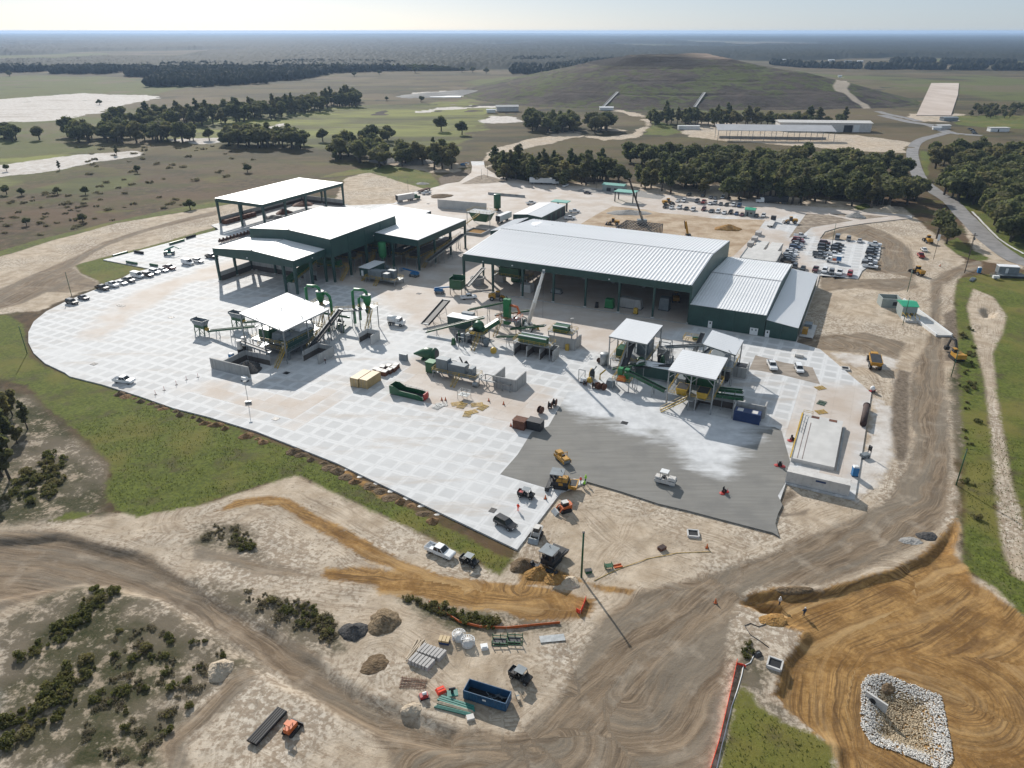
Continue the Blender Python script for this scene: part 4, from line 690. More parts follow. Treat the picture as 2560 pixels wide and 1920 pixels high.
row('9', [(915,1196,'suv','black'),(1003,1212,'sedan','dark'),(1142,1226,'pickup','maroon'),(1243,1240,'suv','white'),(1320,1256,'suv','grey'),(1407,1262,'pickup','white'),(1522,1276,'suv','red')], H_MV, 'from the left along the near edge of the staff car park', 'cars in the staff car park')
row('4', [(1745,1118,'sedan','black'),(1765,1130,'suv','dark'),(1775,1145,'sedan','black'),(1785,1158,'suv','grey')], 0, 'from the back in the far gate car park', 'cars at the far gate')
car('pickup', at('k', 2075, 812), ang(at('k', 1975, 800), at('k', 2118, 858)), 'white', 'clean white crew cab pickup on orange sand by the grass bank', None, True)
car('suv', at('h', 270, 1000), ang(at('h', 180, 960), at('h', 340, 1045)), 'black', 'lone black sport utility car on the white slab corner', None, True)
car('pickup', at('i', 1075, 195), ang(at('i', 1000, 195), at('i', 1150, 210)), 'white', 'white pickup with ladder rack at the left pad edge', None, True)
car('pickup', at('d', 2085, 650), ang(at('d', 2060, 590), at('d', 2115, 700)), 'white', 'white pickup nose down on the muddy patch right of the canopies', None, True)
car('suv', at('e', 410, 455), ang(at('e', 385, 400), at('e', 430, 500)), 'white', 'white sport utility car right of the muddy patch pickup', None, True)
car('pickup', at('c', 985, 285), ang(at('c', 905, 290), at('c', 1080, 275)), 'white', 'white pickup parked at the hall corner by the green hopper')
car('pickup', at('8', 590, 295), H_MV, 'white', 'white pickup on the rear yard right of the white trailer'); car('sedan', at('8', 835, 372), H_U, 'navy', 'dark blue saloon in front of the mint roofed office')
car('pickup', at('8', 640, 655), H_U + .5, 'white', 'white pickup beside the workshop roller doors'); car('pickup', at('8', 690, 580), H_U + .5, 'white', 'white service pickup with loaded bed behind the workshop')
car('pickup', at('8', 210, 488), H_U + .9, 'white', 'white pickup towing a low trailer behind the workshop roof')
car('pickup', at('a', 780, 510), R(75), 'red', 'red pickup on the sandy gate road'); car('sedan', at('a', 825, 425), R(78), 'white', 'white car just ahead of the red pickup on the gate road')
car('pickup', at('7', 735, 378), H_V - .5, 'white', 'white pickup beside the flatbed trailer on the rear yard')
# --- heavier vehicles
WM = wheel_mesh(.52, .32)
def wheels(o, xs, y, r=.52, m_=None, n2=None):
    m_ = m_ or wheel_mesh(r, .34)
    for x in xs:
        for s_ in (-1, 1): w_ = link('wheel', m_[0], o, (x, s_ * y, r)); link('rim', m_[1], w_)
def tractor(o, x, mat, z=0):
    MB().box(x + 1.2, x + 3.2, -1.05, 1.05, .7, 1.9).build('bonnet', mat, o); c_ = MB().box(x - 1, x + 1.2, -1.2, 1.2, .8, 2.2).taper((x + .05, 0, 2.2), (2.3, 2.35), (1.7, 2.1), .9).build('cab', mat, o)
    MB().taper((x + .12, 0, 2.25), (2.34, 2.2), (1.74, 2.0), .6).build('windscreen', 'glass', c_); MB().box(x - 4, x - 1, -.5, .5, .6, .95).build('chassis', 'dark_steel', o); wheels(o, (x + 2.3, x - 2.4, x - 3.7), 1.05, m_=WM)
def trailer(o, x0, x1, mat='white', h=4.0, z=1.15):
    t_ = MB().box(x0, x1, -1.28, 1.28, z, h).build('box_body', mat, o); MB().box(x0 + .3, x1 - .3, -.5, .5, .8, z - .01).build('chassis', 'dark_steel', o)
    MB().box(x0 - .05, x0 - .01, -1.15, 1.15, z + .1, h - .1).build('rear_door', 'dark_steel', t_); wheels(o, (x0 + 1.4, x0 + 2.7), 1.0, m_=WM)
def semi(label, p, rz, tm, tmat, L=14.0, cab=True, name='semi_truck'):
    o = thing(name, label, 'truck' if cab else 'trailer', p, rz); trailer(o, -L / 2, L / 2, tmat)
    if cab: tractor(o, L / 2 + 1.0, tm)
    else: MB().box(L / 2 - 3.2, L / 2 - 2.9, -.9, .9, 0.02, 1.1).build('landing_leg', 'dark_steel', o)
    return o
semi('white box trailer truck at the far right edge of the rear yard', at('7', 2000, 268), R(-8), 'white', 'white', 14)
semi('white box trailer with dark green tractor by the sand edge', at('7', 500, 455), ang(at('7', 400, 480), at('7', 640, 440)), 'plant_green', 'dirty_white', 11)
semi('white uncoupled box trailer beside the green silo', at('7', 1590, 680), ang(at('7', 1490, 700), at('7', 1680, 620)), None, 'white', 12, False, 'box_trailer')
semi('grey lowbed truck with white tractor along the tree line', at('9', 700, 480), R(176), 'white', 'dark_steel', 13)
fl = thing('flatbed_trailer', 'flatbed trailer loaded with rusty beams at the sand edge', 'trailer', at('7', 710, 350), ang(at('7', 610, 385), at('7', 810, 320))); MB().box(-6, 6, -1.25, 1.25, .9, 1.15).build('deck', 'dark_steel', fl); wheels(fl, (-4, -2.8, 4.5), 1.0, m_=WM)
for y in (-.8, -.2, .4, .9): MB().bar((-5, y, 1.35), (5, y, 1.35), .35).build('beam', 'rust', fl)
tk = thing('tanker_truck', 'white short tank lorry on the yard left of the conveyors', 'truck', at('c', 230, 565), ang(at('c', 150, 550), at('c', 320, 572)))
MB().box(.9, 2.4, -1.1, 1.1, .6, 1.7).taper((.5, 0, .7), (1.7, 2.2), (1.5, 2.0), 2.0).build('cab', 'white', tk); MB().taper((.9, 0, 1.75), (1.1, 2.12), (.95, 1.95), .75).build('windscreen', 'glass', tk); MB().tube([(-3.3, 0, 1.95), (-3.1, 0, 1.95), (-.5, 0, 1.95), (-.35, 0, 1.95)], [.9, 1.15, 1.15, .9], 14).build('tank', 'white', tk, True); MB().box(-3.4, 2.2, -.5, .5, .55, .8).build('chassis', 'dark_steel', tk); wheels(tk, (1.6, -2.3), 1.0, m_=WM)
bt = thing('box_truck', 'white box truck with orange and blue printed sides in the car park', 'truck', at('9', 1335, 1130), H_U + math.pi)
MB().box(1.7, 2.9, -.95, .95, .5, 1.3).taper((1.3, 0, .6), (1.6, 1.95), (1.2, 1.8), 1.6).build('cab', 'white', bt); MB().taper((1.55, 0, 1.35), (1.15, 1.98), (.85, 1.85), .6).build('windscreen', 'glass', bt); bb = MB().box(-3.2, .5, -1.1, 1.1, .8, 3.0).build('box_body', 'white', bt)
for s_ in (-1, 1): MB().box(-3.0, -1.2, s_ * 1.11 - .01, s_ * 1.11 + .01, 1.2, 2.8).build('blue_print', 'blue', bb); MB().box(-1.2, .3, s_ * 1.11 - .01, s_ * 1.11 + .01, 1.0, 2.0).build('orange_print', 'orange', bb)
wheels(bt, (1.9, -2.0), .95, .42)
# --- site machines
def tracks(o, L, w, gap, h=.7, name='track'):
    for s_ in (-1, 1):
        MB().prism([(-L/2, h*.45), (-L/2 + .3, .02), (L/2 - .3, .02), (L/2, h*.45), (L/2 - .25, h), (-L/2 + .25, h)], s_ * gap - w / 2, s_ * gap + w / 2).build(name, 'rubber', o)
def paver(label, k, x, y, rz, body='cat', dark=False):
    o = thing('asphalt_paver', label, 'paver', at(k, x, y), rz); m1 = 'dark_steel' if dark else body
    tracks(o, 3.4, .45, 1.1, .85); MB().box(-1.8, 1.6, -1.25, 1.25, .85, 1.75).build('body', 'dark_steel', o); e = MB().taper((.2, 0, 1.75), (2.4, 2.3), (2.1, 1.9), .55).build('engine_hood', m1, o); MB().box(-.4, .5, -1.29, -1.26, 1.0, 1.65).build('grille', body, e)
    hp = MB().hull8([(1.7,-1.2,.5),(3.4,-1.4,.5),(3.4,1.4,.5),(1.7,1.2,.5),(1.6,-1.3,1.3),(3.5,-1.7,1.4),(3.5,1.7,1.4),(1.6,1.3,1.3)]).build('hopper', m1, o); MB().box(1.9, 3.2, -1.15, 1.15, 1.3, 1.43).build('hopper_mouth', 'black', hp)
    sc_ = MB().box(-3.0, -2.2, -2.6, 2.6, .1, .55).box(-3.0, -2.2, -2.7, -2.3, .1, .95).box(-3, -2.2, 2.3, 2.7, .1, .95).build('screed', 'dark_steel', o); MB().bar((-2.6, -2.5, 1.3), (-2.6, 2.5, 1.3), .07).bar((-2.6, -2.5, .6), (-2.6, -2.5, 1.3), .06).bar((-2.6, 2.5, .6), (-2.6, 2.5, 1.3), .06).build('handrail', 'dark_steel', sc_)
    for s_ in (-1, 1): MB().bar((-2.5, s_ * 1.4, .4), (1.0, s_ * 1.4, .8), .18).build('tow_arm', 'dark_steel', o)
    rf = MB().box(-2.3, .5, -1.4, 1.4, 3.45, 3.58).build('canopy', 'grey_steel', o)
    for a in (-2.1, .3):
        for b in (-1.2, 1.2): MB().bar((a, b, 1.7), (a, b, 3.45), .08).build('canopy_post', 'dark_steel', rf)
    for s_ in (-1, 1): st = MB().box(-1.7, -1.2, s_ * .7 - .25, s_ * .7 + .25, 1.76, 2.2).box(-1.8, -1.68, s_ * .7 - .25, s_ * .7 + .25, 2.2, 2.8).build('seat', 'black', o)
    MB().tube([(-.2, .3, 2.3), (-.2, .3, 3.9)], .07).build('exhaust', 'dark_steel', o); MB().bbox((-.9, 0, 2.2), (.35, 1.6, .5)).build('console', 'dark_steel', o); return o
paver('yellow flanked asphalt paver with grey canopy laying the fresh strip', 'h', 865, 580, ang(at('h', 720, 545), at('h', 1000, 600)))
paver('idle black asphalt paver with grey canopy beside the green pole', 'h', 760, 1390, ang(at('h', 700, 1440), at('h', 880, 1250)), 'dark_steel', True)
def roller(label, k, x, y, rz, mat, canopy):
    o = thing('drum_roller', label, 'roller', at(k, x, y), rz)
    for a in (-1.5, 1.5): cyl_y(MB(), a, -.85, .85, .62, .62, 20).build('drum', 'grey_steel', o); 
    fr = MB().box(-2.2, 2.2, -.98, -.88, .45, 1.15).box(-2.2, 2.2, .88, .98, .45, 1.15).box(-.75, .75, -.85, .85, .5, 1.3).build('frame', mat, o)
    MB().taper((1.35, 0, 1.26), (1.7, 1.5), (1.4, 1.3), .55).build('engine_hood', mat, o); MB().taper((-1.5, 0, 1.26), (1.5, 1.6), (1.3, 1.4), .3).build('water_tank', mat, o); MB().box(-.55, -.05, -.4, .4, 1.3, 1.75).build('seat', 'black', o)
    if canopy:
        rf = MB().box(-1.2, .5, -.8, .8, 2.85, 2.97).build('canopy', 'white', o)
        for a in (-1.05, .35):
            for b in (-.7, .7): MB().bar((a, b, 1.25), (a, b, 2.86), .08).build('canopy_post', 'dark_steel', rf)
    else: MB().bar((-.7, -.7, 1.2), (-.9, -.7, 2.6), .1).bar((-.7, .7, 1.2), (-.9, .7, 2.6), .1).bar((-.9, -.7, 2.6), (-.9, .7, 2.6), .1).build('roll_bar', 'cat', o)
    return o
roller('dusty white tandem roller with canopy on the fresh grey paving', 'h', 1970, 545, ang(at('h', 1850, 510), at('h', 2090, 570)), 'dirty_white', True)
roller('small yellow roller with roll bar on the fresh grey paving', 'h', 875, 305, ang(at('h', 900, 330), at('h', 835, 270)), 'cat', False)
def skid(label, k, x, y, rz, mat):
    o = thing('track_loader', label, 'loader', at(k, x, y), rz); tracks(o, 2.6, .4, .75, .75); MB().box(-1.4, .9, -.55, .55, .5, 1.4).build('body', mat, o)
    cb = MB().taper((.0, 0, 1.2), (1.4, 1.1), (1.2, 1.0), 1.0).build('cab', 'glass', o); MB().box(-.65, .65, -.55, .55, 2.2, 2.3).build('roof', 'dirty_white', cb); MB().box(-1.4, -.7, -.6, .6, 1.4, 1.8).build('engine_cover', mat, o)
    for s_ in (-1, 1): MB().bar((-1.2, s_ * .8, 1.75), (.9, s_ * .8, 1.3), .14, .2).bar((.9, s_ * .8, 1.3), (1.7, s_ * .8, .4), .14, .2).build('lift_arm', mat, o)
    MB().hull8([(1.7,-1,.05),(2.6,-1,.05),(2.6,1,.05),(1.7,1,.05),(1.65,-1,.75),(1.9,-1,.75),(1.9,1,.75),(1.65,1,.75)]).build('bucket', 'galv', o); return o
skid('tracked skid loader, orange and white, between the paver and the slab edge', 'h', 900, 840, ang(at('h', 980, 800), at('h', 790, 850)), 'orange')
skid('white tracked skid loader with lowered bucket at the slab edge', 'h', 605, 1110, ang(at('h', 640, 1030), at('h', 560, 1170)), 'dirty_white')
def utv(label, k, x, y, rz, load='black'):
    o = thing('utility_buggy', label, 'buggy', at(k, x, y), rz); b = MB().prism([(-1.7, .45), (1.6, .45), (1.75, .65), (1.7, .9), (.9, 1.05), (.7, .6), (-.55, .6), (-.6, 1.0), (-1.75, 1.0)], -.72, .72).build('body', 'black', o)
    MB().box(-1.7, -.65, -.68, .68, 1.0, 1.06).build('cargo_bed', load, o); MB().box(-1.75, -.6, -.74, -.68, 1.0, 1.3).box(-1.75, -.6, .68, .74, 1.0, 1.3).box(-1.78, -1.72, -.7, .7, 1.0, 1.3).build('bed_side', 'dark_steel', o)
    rf = MB().box(-.75, .75, -.72, .72, 1.92, 2.0).build('roof', 'grey_steel', o)
    for s_ in (-1, 1): MB().bar((-.7, s_ * .66, .9), (-.65, s_ * .62, 1.92), .07).bar((1.0, s_ * .66, 1.0), (.65, s_ * .62, 1.92), .07).build('roll_cage', 'dark_steel', rf)
    for s_ in (-.35, .35): MB().box(-.5, .0, s_ - .25, s_ + .25, .6, .85).box(-.55, -.4, s_ - .25, s_ + .25, .85, 1.4).build('seat', 'black', o)
    wheels(o, (-1.15, 1.2), .68, .34, wheel_mesh(.34, .26)); MB().box(.85, .93, -.6, .6, 1.05, 1.6).build('windscreen', 'glass', o); return o
utv('black utility buggy with flat roof on the white slab, red load behind', 'h', 490, 690, ang(at('h', 400, 650), at('h', 580, 690)), 'red')
utv('black utility buggy parked by the blue dumpster', 'l', 1835, 830, ang(at('l', 1720, 750), at('l', 1930, 860)))
utv('black utility buggy behind the white pickup on orange sand', 'w', 1014, 1218, ang(at('w', 995, 1207), at('w', 1032, 1222)))
def trowel(label, k, x, y, rz):
    o = thing('power_trowel', label, 'trowel machine', at(k, x, y), rz)
    for s_ in (-.6, .6): MB().lathe((s_, 0, 0), [(.58, .03), (.6, .12), (.3, .2), (.05, .22)], 14).build('rotor_guard', 'red', o)
    MB().box(-.45, .45, -.3, .3, .2, .65).build('engine', 'black', o); MB().box(-.25, .25, -.25, .2, .65, .85).box(-.25, .25, .2, .3, .85, 1.35).build('seat', 'black', o); MB().bar((-.5, -.35, .3), (-.55, -.4, 1.1), .06).bar((.5, -.35, .3), (.55, -.4, 1.1), .06).build('control_lever', 'red', o); return o
trowel('red ride-on trowel machine alone on the fresh paving', 'n', 35, 455, .6); trowel('red ride-on trowel machine left of the white container', 'n', 515, 225, R(160)); trowel('red trowel machine beside the concrete ramp', 'e', 340, 1195, .3)
ex = thing('excavator', 'yellow tracked excavator facing away beside the haul road', 'excavator', at('e', 2085, 330), R(86))
tracks(ex, 4.0, .6, 1.2, .9); MB().box(-2.2, 1.2, -1.35, 1.35, 1.0, 2.1).build('house', 'cat', ex); cb = MB().taper((.4, .8, 1.6), (1.6, 1.0), (1.3, .9), 1.5).build('cab', 'glass', ex); MB().box(-.3, 1.1, .3, 1.3, 3.1, 3.2).build('cab_roof', 'cat', cb); MB().box(-2.6, -1.9, -1.4, 1.4, 1.0, 2.3).build('counterweight', 'cat', ex)
MB().bar((1.0, -.2, 1.8), (3.2, -.2, 4.6), .5, .7).bar((3.2, -.2, 4.6), (5.6, -.2, 4.2), .45, .6).build('boom', 'dark_steel', ex); MB().bar((5.6, -.2, 4.4), (6.6, -.2, 1.4), .4, .5).build('stick', 'dark_steel', ex); MB().hull8([(6.2,-.8,.2),(7.2,-.8,.4),(7.2,.5,.4),(6.2,.5,.2),(6.0,-.8,1.3),(7.0,-.8,1.4),(7.0,.5,1.4),(6.0,.5,1.3)]).build('bucket', 'dark_steel', ex)
ht = thing('dump_truck', 'yellow articulated dump truck with grey load bed, seen from behind', 'dump truck', at('e', 1208, 400), R(72))
bd = MB().hull8([(-3.6,-1.3,1.4),(1.2,-1.3,1.4),(1.2,1.3,1.4),(-3.6,1.3,1.4),(-4.2,-1.6,2.6),(1.6,-1.6,3.0),(1.6,1.6,3.0),(-4.2,1.6,2.6)]).build('dump_body', 'cat', ht); MB().hull8([(-3.5,-1.2,2.3),(1.2,-1.2,2.5),(1.2,1.2,2.5),(-3.5,1.2,2.3),(-4.0,-1.4,2.66),(1.4,-1.4,3.06),(1.4,1.4,3.06),(-4.0,1.4,2.66)]).build('bed_lining', 'dark_steel', bd)
MB().taper((2.7, 0, 1.3), (1.6, 2.0), (1.4, 1.8), 1.7).build('cab', 'cat', ht); MB().taper((2.75, 0, 2.0), (1.66, 2.04), (1.46, 1.84), .7).build('cab_window', 'glass', ht); MB().box(3.3, 4.6, -1.1, 1.1, 1.2, 2.1).build('bonnet', 'cat', ht); wheels(ht, (-2.8, -1.1, 3.3), 1.25, .85, wheel_mesh(.85, .65))
th = thing('telehandler', 'green telescopic handler with raised folded boom on the left yard', 'telehandler', at('5', 1465, 540), ang(at('5', 1420, 535), at('5', 1530, 525)))
MB().box(-2.2, 2.0, -1.0, 1.0, .7, 1.5).build('body', 'teal', th); MB().taper((.2, .5, 1.5), (1.4, 1.0), (1.2, .9), 1.0).build('cab', 'glass', th); MB().bar((-1.8, -.4, 2.0), (2.2, -.4, 3.4), .5, .6).build('boom', 'teal', th); MB().bar((2.2, -.4, 3.4), (4.2, -.4, 2.2), .2, .3).bar((4.2, -.4, 2.2), (5.2, -.4, 2.3), .15).build('jib', 'teal', th); wheels(th, (-1.5, 1.5), 1.1, .7, wheel_mesh(.7, .5))
def loader(label, k, x, y, rz, mat='cat'):
    o = thing('wheel_loader', label, 'loader', at(k, x, y), rz); MB().box(-3, -.4, -1.1, 1.1, 1.0, 2.2).build('engine_hood', mat, o); MB().taper((.2, 0, 1.2), (1.5, 1.5), (1.3, 1.3), 2.0).build('cab', 'glass', o); MB().box(-.5, .9, -.75, .75, 3.2, 3.32).build('cab_roof', mat, o); MB().box(.8, 2.2, -.5, .5, .8, 1.4).build('frame', mat, o)
    for s_ in (-.6, .6): MB().bar((1.2, s_, 1.9), (3.0, s_, .9), .2, .35).build('lift_arm', mat, o)
    MB().hull8([(3,-1.4,.1),(4,-1.4,.1),(4,1.4,.1),(3,1.4,.1),(2.9,-1.4,1.2),(3.3,-1.4,1.2),(3.3,1.4,1.2),(2.9,1.4,1.2)]).build('bucket', 'dark_steel', o); wheels(o, (-1.7, 1.7), 1.1, .8, wheel_mesh(.8, .55)); return o
loader('yellow wheel loader with forks beside the flat trailer in the rear yard', '9', 870, 700, R(178)); loader('rusty yellow wheel loader among the parked cars', '8', 1720, 490, R(15)); loader('yellow loader on the dirt lot behind the hall', '8', 1120, 715, R(170)); loader('yellow tractor loader on the gate track by the oak', 'a', 880, 310, R(80)); loader('yellow roller tractor crossing the dirt by the scale house', 'a', 735, 750, R(100)); loader('yellow compactor tractor at the hall front corner', 'c', 1290, 300, R(-12)); loader('small yellow loader deep inside the hall', '8', 1810, 1560, R(80))
# ------------------------------------------------------------------ machines and structures of the recycling plant
def at_base(name, label, cat, p, group=None):
    """an upright thing whose parts are given in world coordinates; returns the Empty and a shift for the points"""
    p = Vector(p); p.z = 0; return thing(name, label, cat, p, 0.0, group), (lambda q_: Vector(q_) - p)
def rails(m_, pts, h=1.05, w=.07, step=1.8):
    for a, b in zip(pts[:-1], pts[1:]):
        a, b = Vector(a), Vector(b); L = (b - a).length
        if L < .05: continue
        for z in (h, h * .55): m_.bar(a + Vector((0, 0, z)), b + Vector((0, 0, z)), w)
        n = max(1, round(L / step))
        for i in range(n + 1): q_ = a.lerp(b, i / n); m_.bar(q_, q_ + Vector((0, 0, h)), w)
    return m_
def conveyor(label, p0, p1, w=1.1, frame='plant_green', legs=2, name='conveyor', deep=.55, rail=False):
    p0, p1 = Vector(p0), Vector(p1); o, L = at_base(name, label, 'conveyor', p0); d = (p1 - p0); e = Vector((d.x, d.y, 0)).normalized(); n = Vector((-e.y, e.x, 0))
    MB().bar(L(p0 + Vector((0, 0, .06))), L(p1 + Vector((0, 0, .06))), w * .8, .12).build('belt', 'belt', o)
    for s_ in (-1, 1): MB().bar(L(p0 + n * s_ * w / 2), L(p1 + n * s_ * w / 2), .12, deep).build('side_frame', frame, o)
    for q_ in (p0, p1): MB().bar(L(q_ - n * w * .6 + Vector((0, 0, .05))), L(q_ + n * w * .6 + Vector((0, 0, .05))), .35).build('pulley', 'galv', o)
    for i in range(legs):
        q_ = p0.lerp(p1, (i + .6) / (legs + .3)); m_ = MB()
        if q_.z < .9: continue
        for s_ in (-1, 1): m_.bar(L(q_ + n * s_ * w * .5), L(Vector((q_.x, q_.y, 0)) + n * s_ * w * .75), .14)
        k_ = int(q_.z / 2)
        for j in range(k_):
            za = q_.z * j / k_; zb = q_.z * (j + 1) / k_; m_.bar(L(Vector((q_.x, q_.y, za)) + n * w * .7), L(Vector((q_.x, q_.y, zb)) - n * w * .55), .08)
        m_.build('trestle', 'galv', o)
    if rail: rails(MB(), [L(p0 + n * w * .95), L(p1 + n * w * .95)]).build('railing', 'yellow', o); MB().bar(L(p0 + n * w * .8), L(p1 + n * w * .8), .6, .06).build('walkway', 'galv', o)
    return o
def canopy(label, u0, u1, v0, v1, za, zb, mat, nx=3, ny=2, name='machine_canopy', brace=True):
    """single pitch roof over machines, high at u0 (za) and low at u1 (zb)"""
    o = site_thing(name, label, 'canopy', u0, v0); W, D = u1 - u0, v1 - v0
    ribbed(o, 0, D, 0, za, W, zb, 1.1, mat, along='y', rib=.04); m_ = MB()
    for y in (0.1, D - .1): MB().bar((0, y, za - .25), (W, y, zb - .25), .2, .35).build('edge_beam', 'galv', o)
    for x, z in ((.1, za), (W - .1, zb)): MB().bar((x, 0, z - .25), (x, D, z - .25), .2, .35).build('edge_beam', 'galv', o)
    for i in range(nx):
        for j in range(ny):
            x, y = .25 + (W - .5) * i / (nx - 1), .25 + (D - .5) * j / (ny - 1); z = za + (zb - za) * x / W
            MB().bar((x, y, 0), (x, y, z - .3), .28).build('post', 'galv', o)
            if brace and i < nx - 1: MB().bar((x, y, z - 2.2), (x + 1.8, y, z - .4), .12).bar((x + (W - .5) / (nx - 1), y, z - 2.2), (x + (W - .5) / (nx - 1) - 1.8, y, z - .5), .12).build('brace', 'galv', o)
    return o
def platform(o, x0, x1, y0, y1, z, deck='galv', rail='yellow', skip=(), legs=True):
    d = MB().box(x0, x1, y0, y1, z - .12, z).build('deck', deck, o)
    if rail:
        m_ = MB(); E_ = {'s': [(x0, y0, z), (x1, y0, z)], 'e': [(x1, y0, z), (x1, y1, z)], 'n': [(x1, y1, z), (x0, y1, z)], 'w': [(x0, y1, z), (x0, y0, z)]}
        for k_, p in E_.items():
            if k_ not in skip: rails(m_, p)
        m_.build('railing', rail, d)
    if legs:
        for x in (x0 + .2, x1 - .2):
            for y in (y0 + .2, y1 - .2): MB().bar((x, y, 0), (x, y, z - .12), .22).build('leg', 'galv', o)
    return d
def stairs(o, a, b, w=1.0, mat='yellow', tread='galv'):
    a, b = Vector(a), Vector(b); e = Vector(((b - a).x, (b - a).y, 0)).normalized(); n = Vector((-e.y, e.x, 0)) * w / 2; m_ = MB()
    for s_ in (-1, 1): m_.bar(a + n * s_, b + n * s_, .1, .28); m_.bar(a + n * s_ + Vector((0, 0, 1)), b + n * s_ + Vector((0, 0, 1)), .07); m_.bar(a + n * s_, a + n * s_ + Vector((0, 0, 1)), .07); m_.bar(b + n * s_, b + n * s_ + Vector((0, 0, 1)), .07)
    f = m_.build('stair_frame', mat, o); k_ = max(3, int(abs(b.z - a.z) / .35)); t_ = MB()
    for i in range(1, k_): q_ = a.lerp(b, i / k_); t_.bar(q_ - n, q_ + n, .26, .04)
    t_.build('treads', tread, f)
def hopper_bin(label, u, v, z=3.2, w=5.0, d=2.6, rz=SITE, mat='grey_steel'):
    o = thing('feed_hopper', label, 'hopper', S(u, v), rz); h = MB(); w2, d2 = w * .42, d * .32
    h.add([(-w/2,-d/2,z+1.5),(w/2,-d/2,z+1.5),(w/2,d/2,z+1.5),(-w/2,d/2,z+1.5),(-w2,-d2,z),(w2,-d2,z),(w2,d2,z),(-w2,d2,z)], [(0,1,5,4),(1,2,6,5),(2,3,7,6),(3,0,4,7)])
    h.box(-w/2-.06, w/2+.06, -d/2-.06, -d/2+.04, z+1.2, z+1.7); h.box(-w/2-.06, w/2+.06, d/2-.04, d/2+.06, z+1.2, z+1.7); h.box(-w/2-.06, -w/2+.04, -d/2, d/2, z+1.2, z+2.0); h.box(w/2-.04, w/2+.06, -d/2, d/2, z+1.2, z+1.7); h.build('bin', mat, o)
    MB().box(-w2, w2, -d2, d2, z - 1.0, z).build('feeder_body', 'plant_green', o); MB().box(w2 - .5, w2 + .8, -.5, .5, z - 1.5, z - .6).build('motor_housing', 'yellow', o)
    for x in (-w2, 0, w2):
        for y in (-d2, d2): MB().bar((x, y, 0), (x, y, z - .9), .2).build('leg', 'plant_green', o)
    MB().bar((-w2, -d2, .2), (0, -d2, z - 1), .1).bar((0, -d2, z - 1), (w2, -d2, .2), .1).bar((-w2, d2, .2), (0, d2, z - 1), .1).bar((0, d2, z - 1), (w2, d2, .2), .1).build('cross_brace', 'plant_green', o); return o
def bunker(label, u, v, w, d, h=3.2, bays=1, mat='concrete', name='storage_bunker', open_='s'):
    o = site_thing(name, label, 'bunker', u, v)
    wall(o, 0, d, w, d, h, .35, max(2, round(w / 2)), mat, stain=-h * .55)
    for i in range(bays + 1): wall(o, w * i / bays, 0, w * i / bays, d - .2, h, .3, max(1, round(d / 2.5)), mat, stain=(h * .55 if i == bays else -h * .55))
    return o
# --- cluster left of centre: screening plant under a bright roof
canopy('bright white single pitch canopy over the screening plant, left of centre', -157.2, -141.4, 143.6, 163.8, 13.1, 10.2, 'roof_bright', 3, 3)
cab = site_thing('control_cabin', 'long dark green control cabin on legs in front of the bright canopy', 'cabin', -144.6, 146.2)
MB().box(-1.6, 1.6, 0, 11.4, 3.0, 6.0).build('shell', 'steel_green', cab); MB().box(-1.7, 1.7, -.1, 11.5, 6.0, 6.15).build('roof', 'grey_steel', cab); MB().box(-.6, .5, -.06, -.01, 3.1, 5.3).build('door', 'white', cab); MB().box(-1.5, -.8, -.05, -.01, 4.2, 5.2).build('window', 'glass', cab)
for y in (.4, 5.7, 11): MB().box(-1.5, -1.1, y - .3, y + .3, 0, 3).box(1.1, 1.5, y - .3, y + .3, 0, 3).build('leg', 'grey_steel', cab)
rails(MB(), [(2.3, -1.2, 3), (2.3, 11.4, 3)]).build('railing', 'galv', cab); MB().box(1.6, 2.4, -1.2, 11.4, 2.85, 3).build('walkway', 'galv', cab)
hopper_bin('grey feed hopper on a green frame, leftmost on the yard', -182, 150.3, 3.0); hopper_bin('grey feed hopper beside the left corner of the bright canopy', -175.5, 159.6, 3.4, 5.2)
conveyor('inclined green conveyor from the leftmost hopper to the bright canopy', S(-178.5, 150, 1.6), S(-159, 151, 6.2), 1.1, legs=3)
conveyor('short green conveyor from the second hopper under the bright canopy', S(-172, 159, 2.5), S(-156, 156, 7), 1.1)
conveyor('dark steep conveyor rising from the bunkers towards the green ducts', S(-140, 152, 2.0), S(-140.5, 168, 8.8), 1.3, 'dark_steel', 3, rail=True)
conveyor('pale conveyor under the canopy running to the pile bunker', S(-146, 142, 3.5), S(-157, 141.5, 5.2), 1.2, 'grey_steel', 2)
pl = site_thing('screening_tower', 'crowded grey and green screening machine standing under the bright canopy', 'screen', -155.5, 145)
platform(pl, 0, 12.5, 0, 17, 5.0, 'galv', 'yellow'); platform(pl, 1, 12, 1, 16, 2.6, 'galv', 'yellow')
for i, (x, y, a, b, c_, z, mt) in enumerate([(1, 2, 4, 4, 2.6, 5.0, 'plant_green'), (6, 2, 4.5, 3.5, 2.0, 5.0, 'grey_steel'), (2, 8, 4, 5, 2.4, 5.0, 'plant_green'), (7.5, 8, 4, 6, 2.0, 5.0, 'white'), (1.5, 3, 9, 11, 1.6, 1.0, 'dark_steel'), (2, 13.5, 8, 2.5, 1.6, 5.0, 'grey_steel')]): MB().taper((x + a / 2, y + b / 2, z), (a, b), (a * .9, b * .9), c_).build('screen_box', mt, pl)
for x, y in ((3, 5), (8, 5.5), (5, 12)): MB().tube([(x, y, 7.6), (x + 1.5, y, 8.4), (x + 3, y + 1, 7.2)], .35, 10).build('duct', 'galv', pl, True)
stairs(pl, (13.0, -5, 0), (13.0, 0, 5.0)); stairs(pl, (-.8, 9, 2.6), (-.8, 14, 5.0))
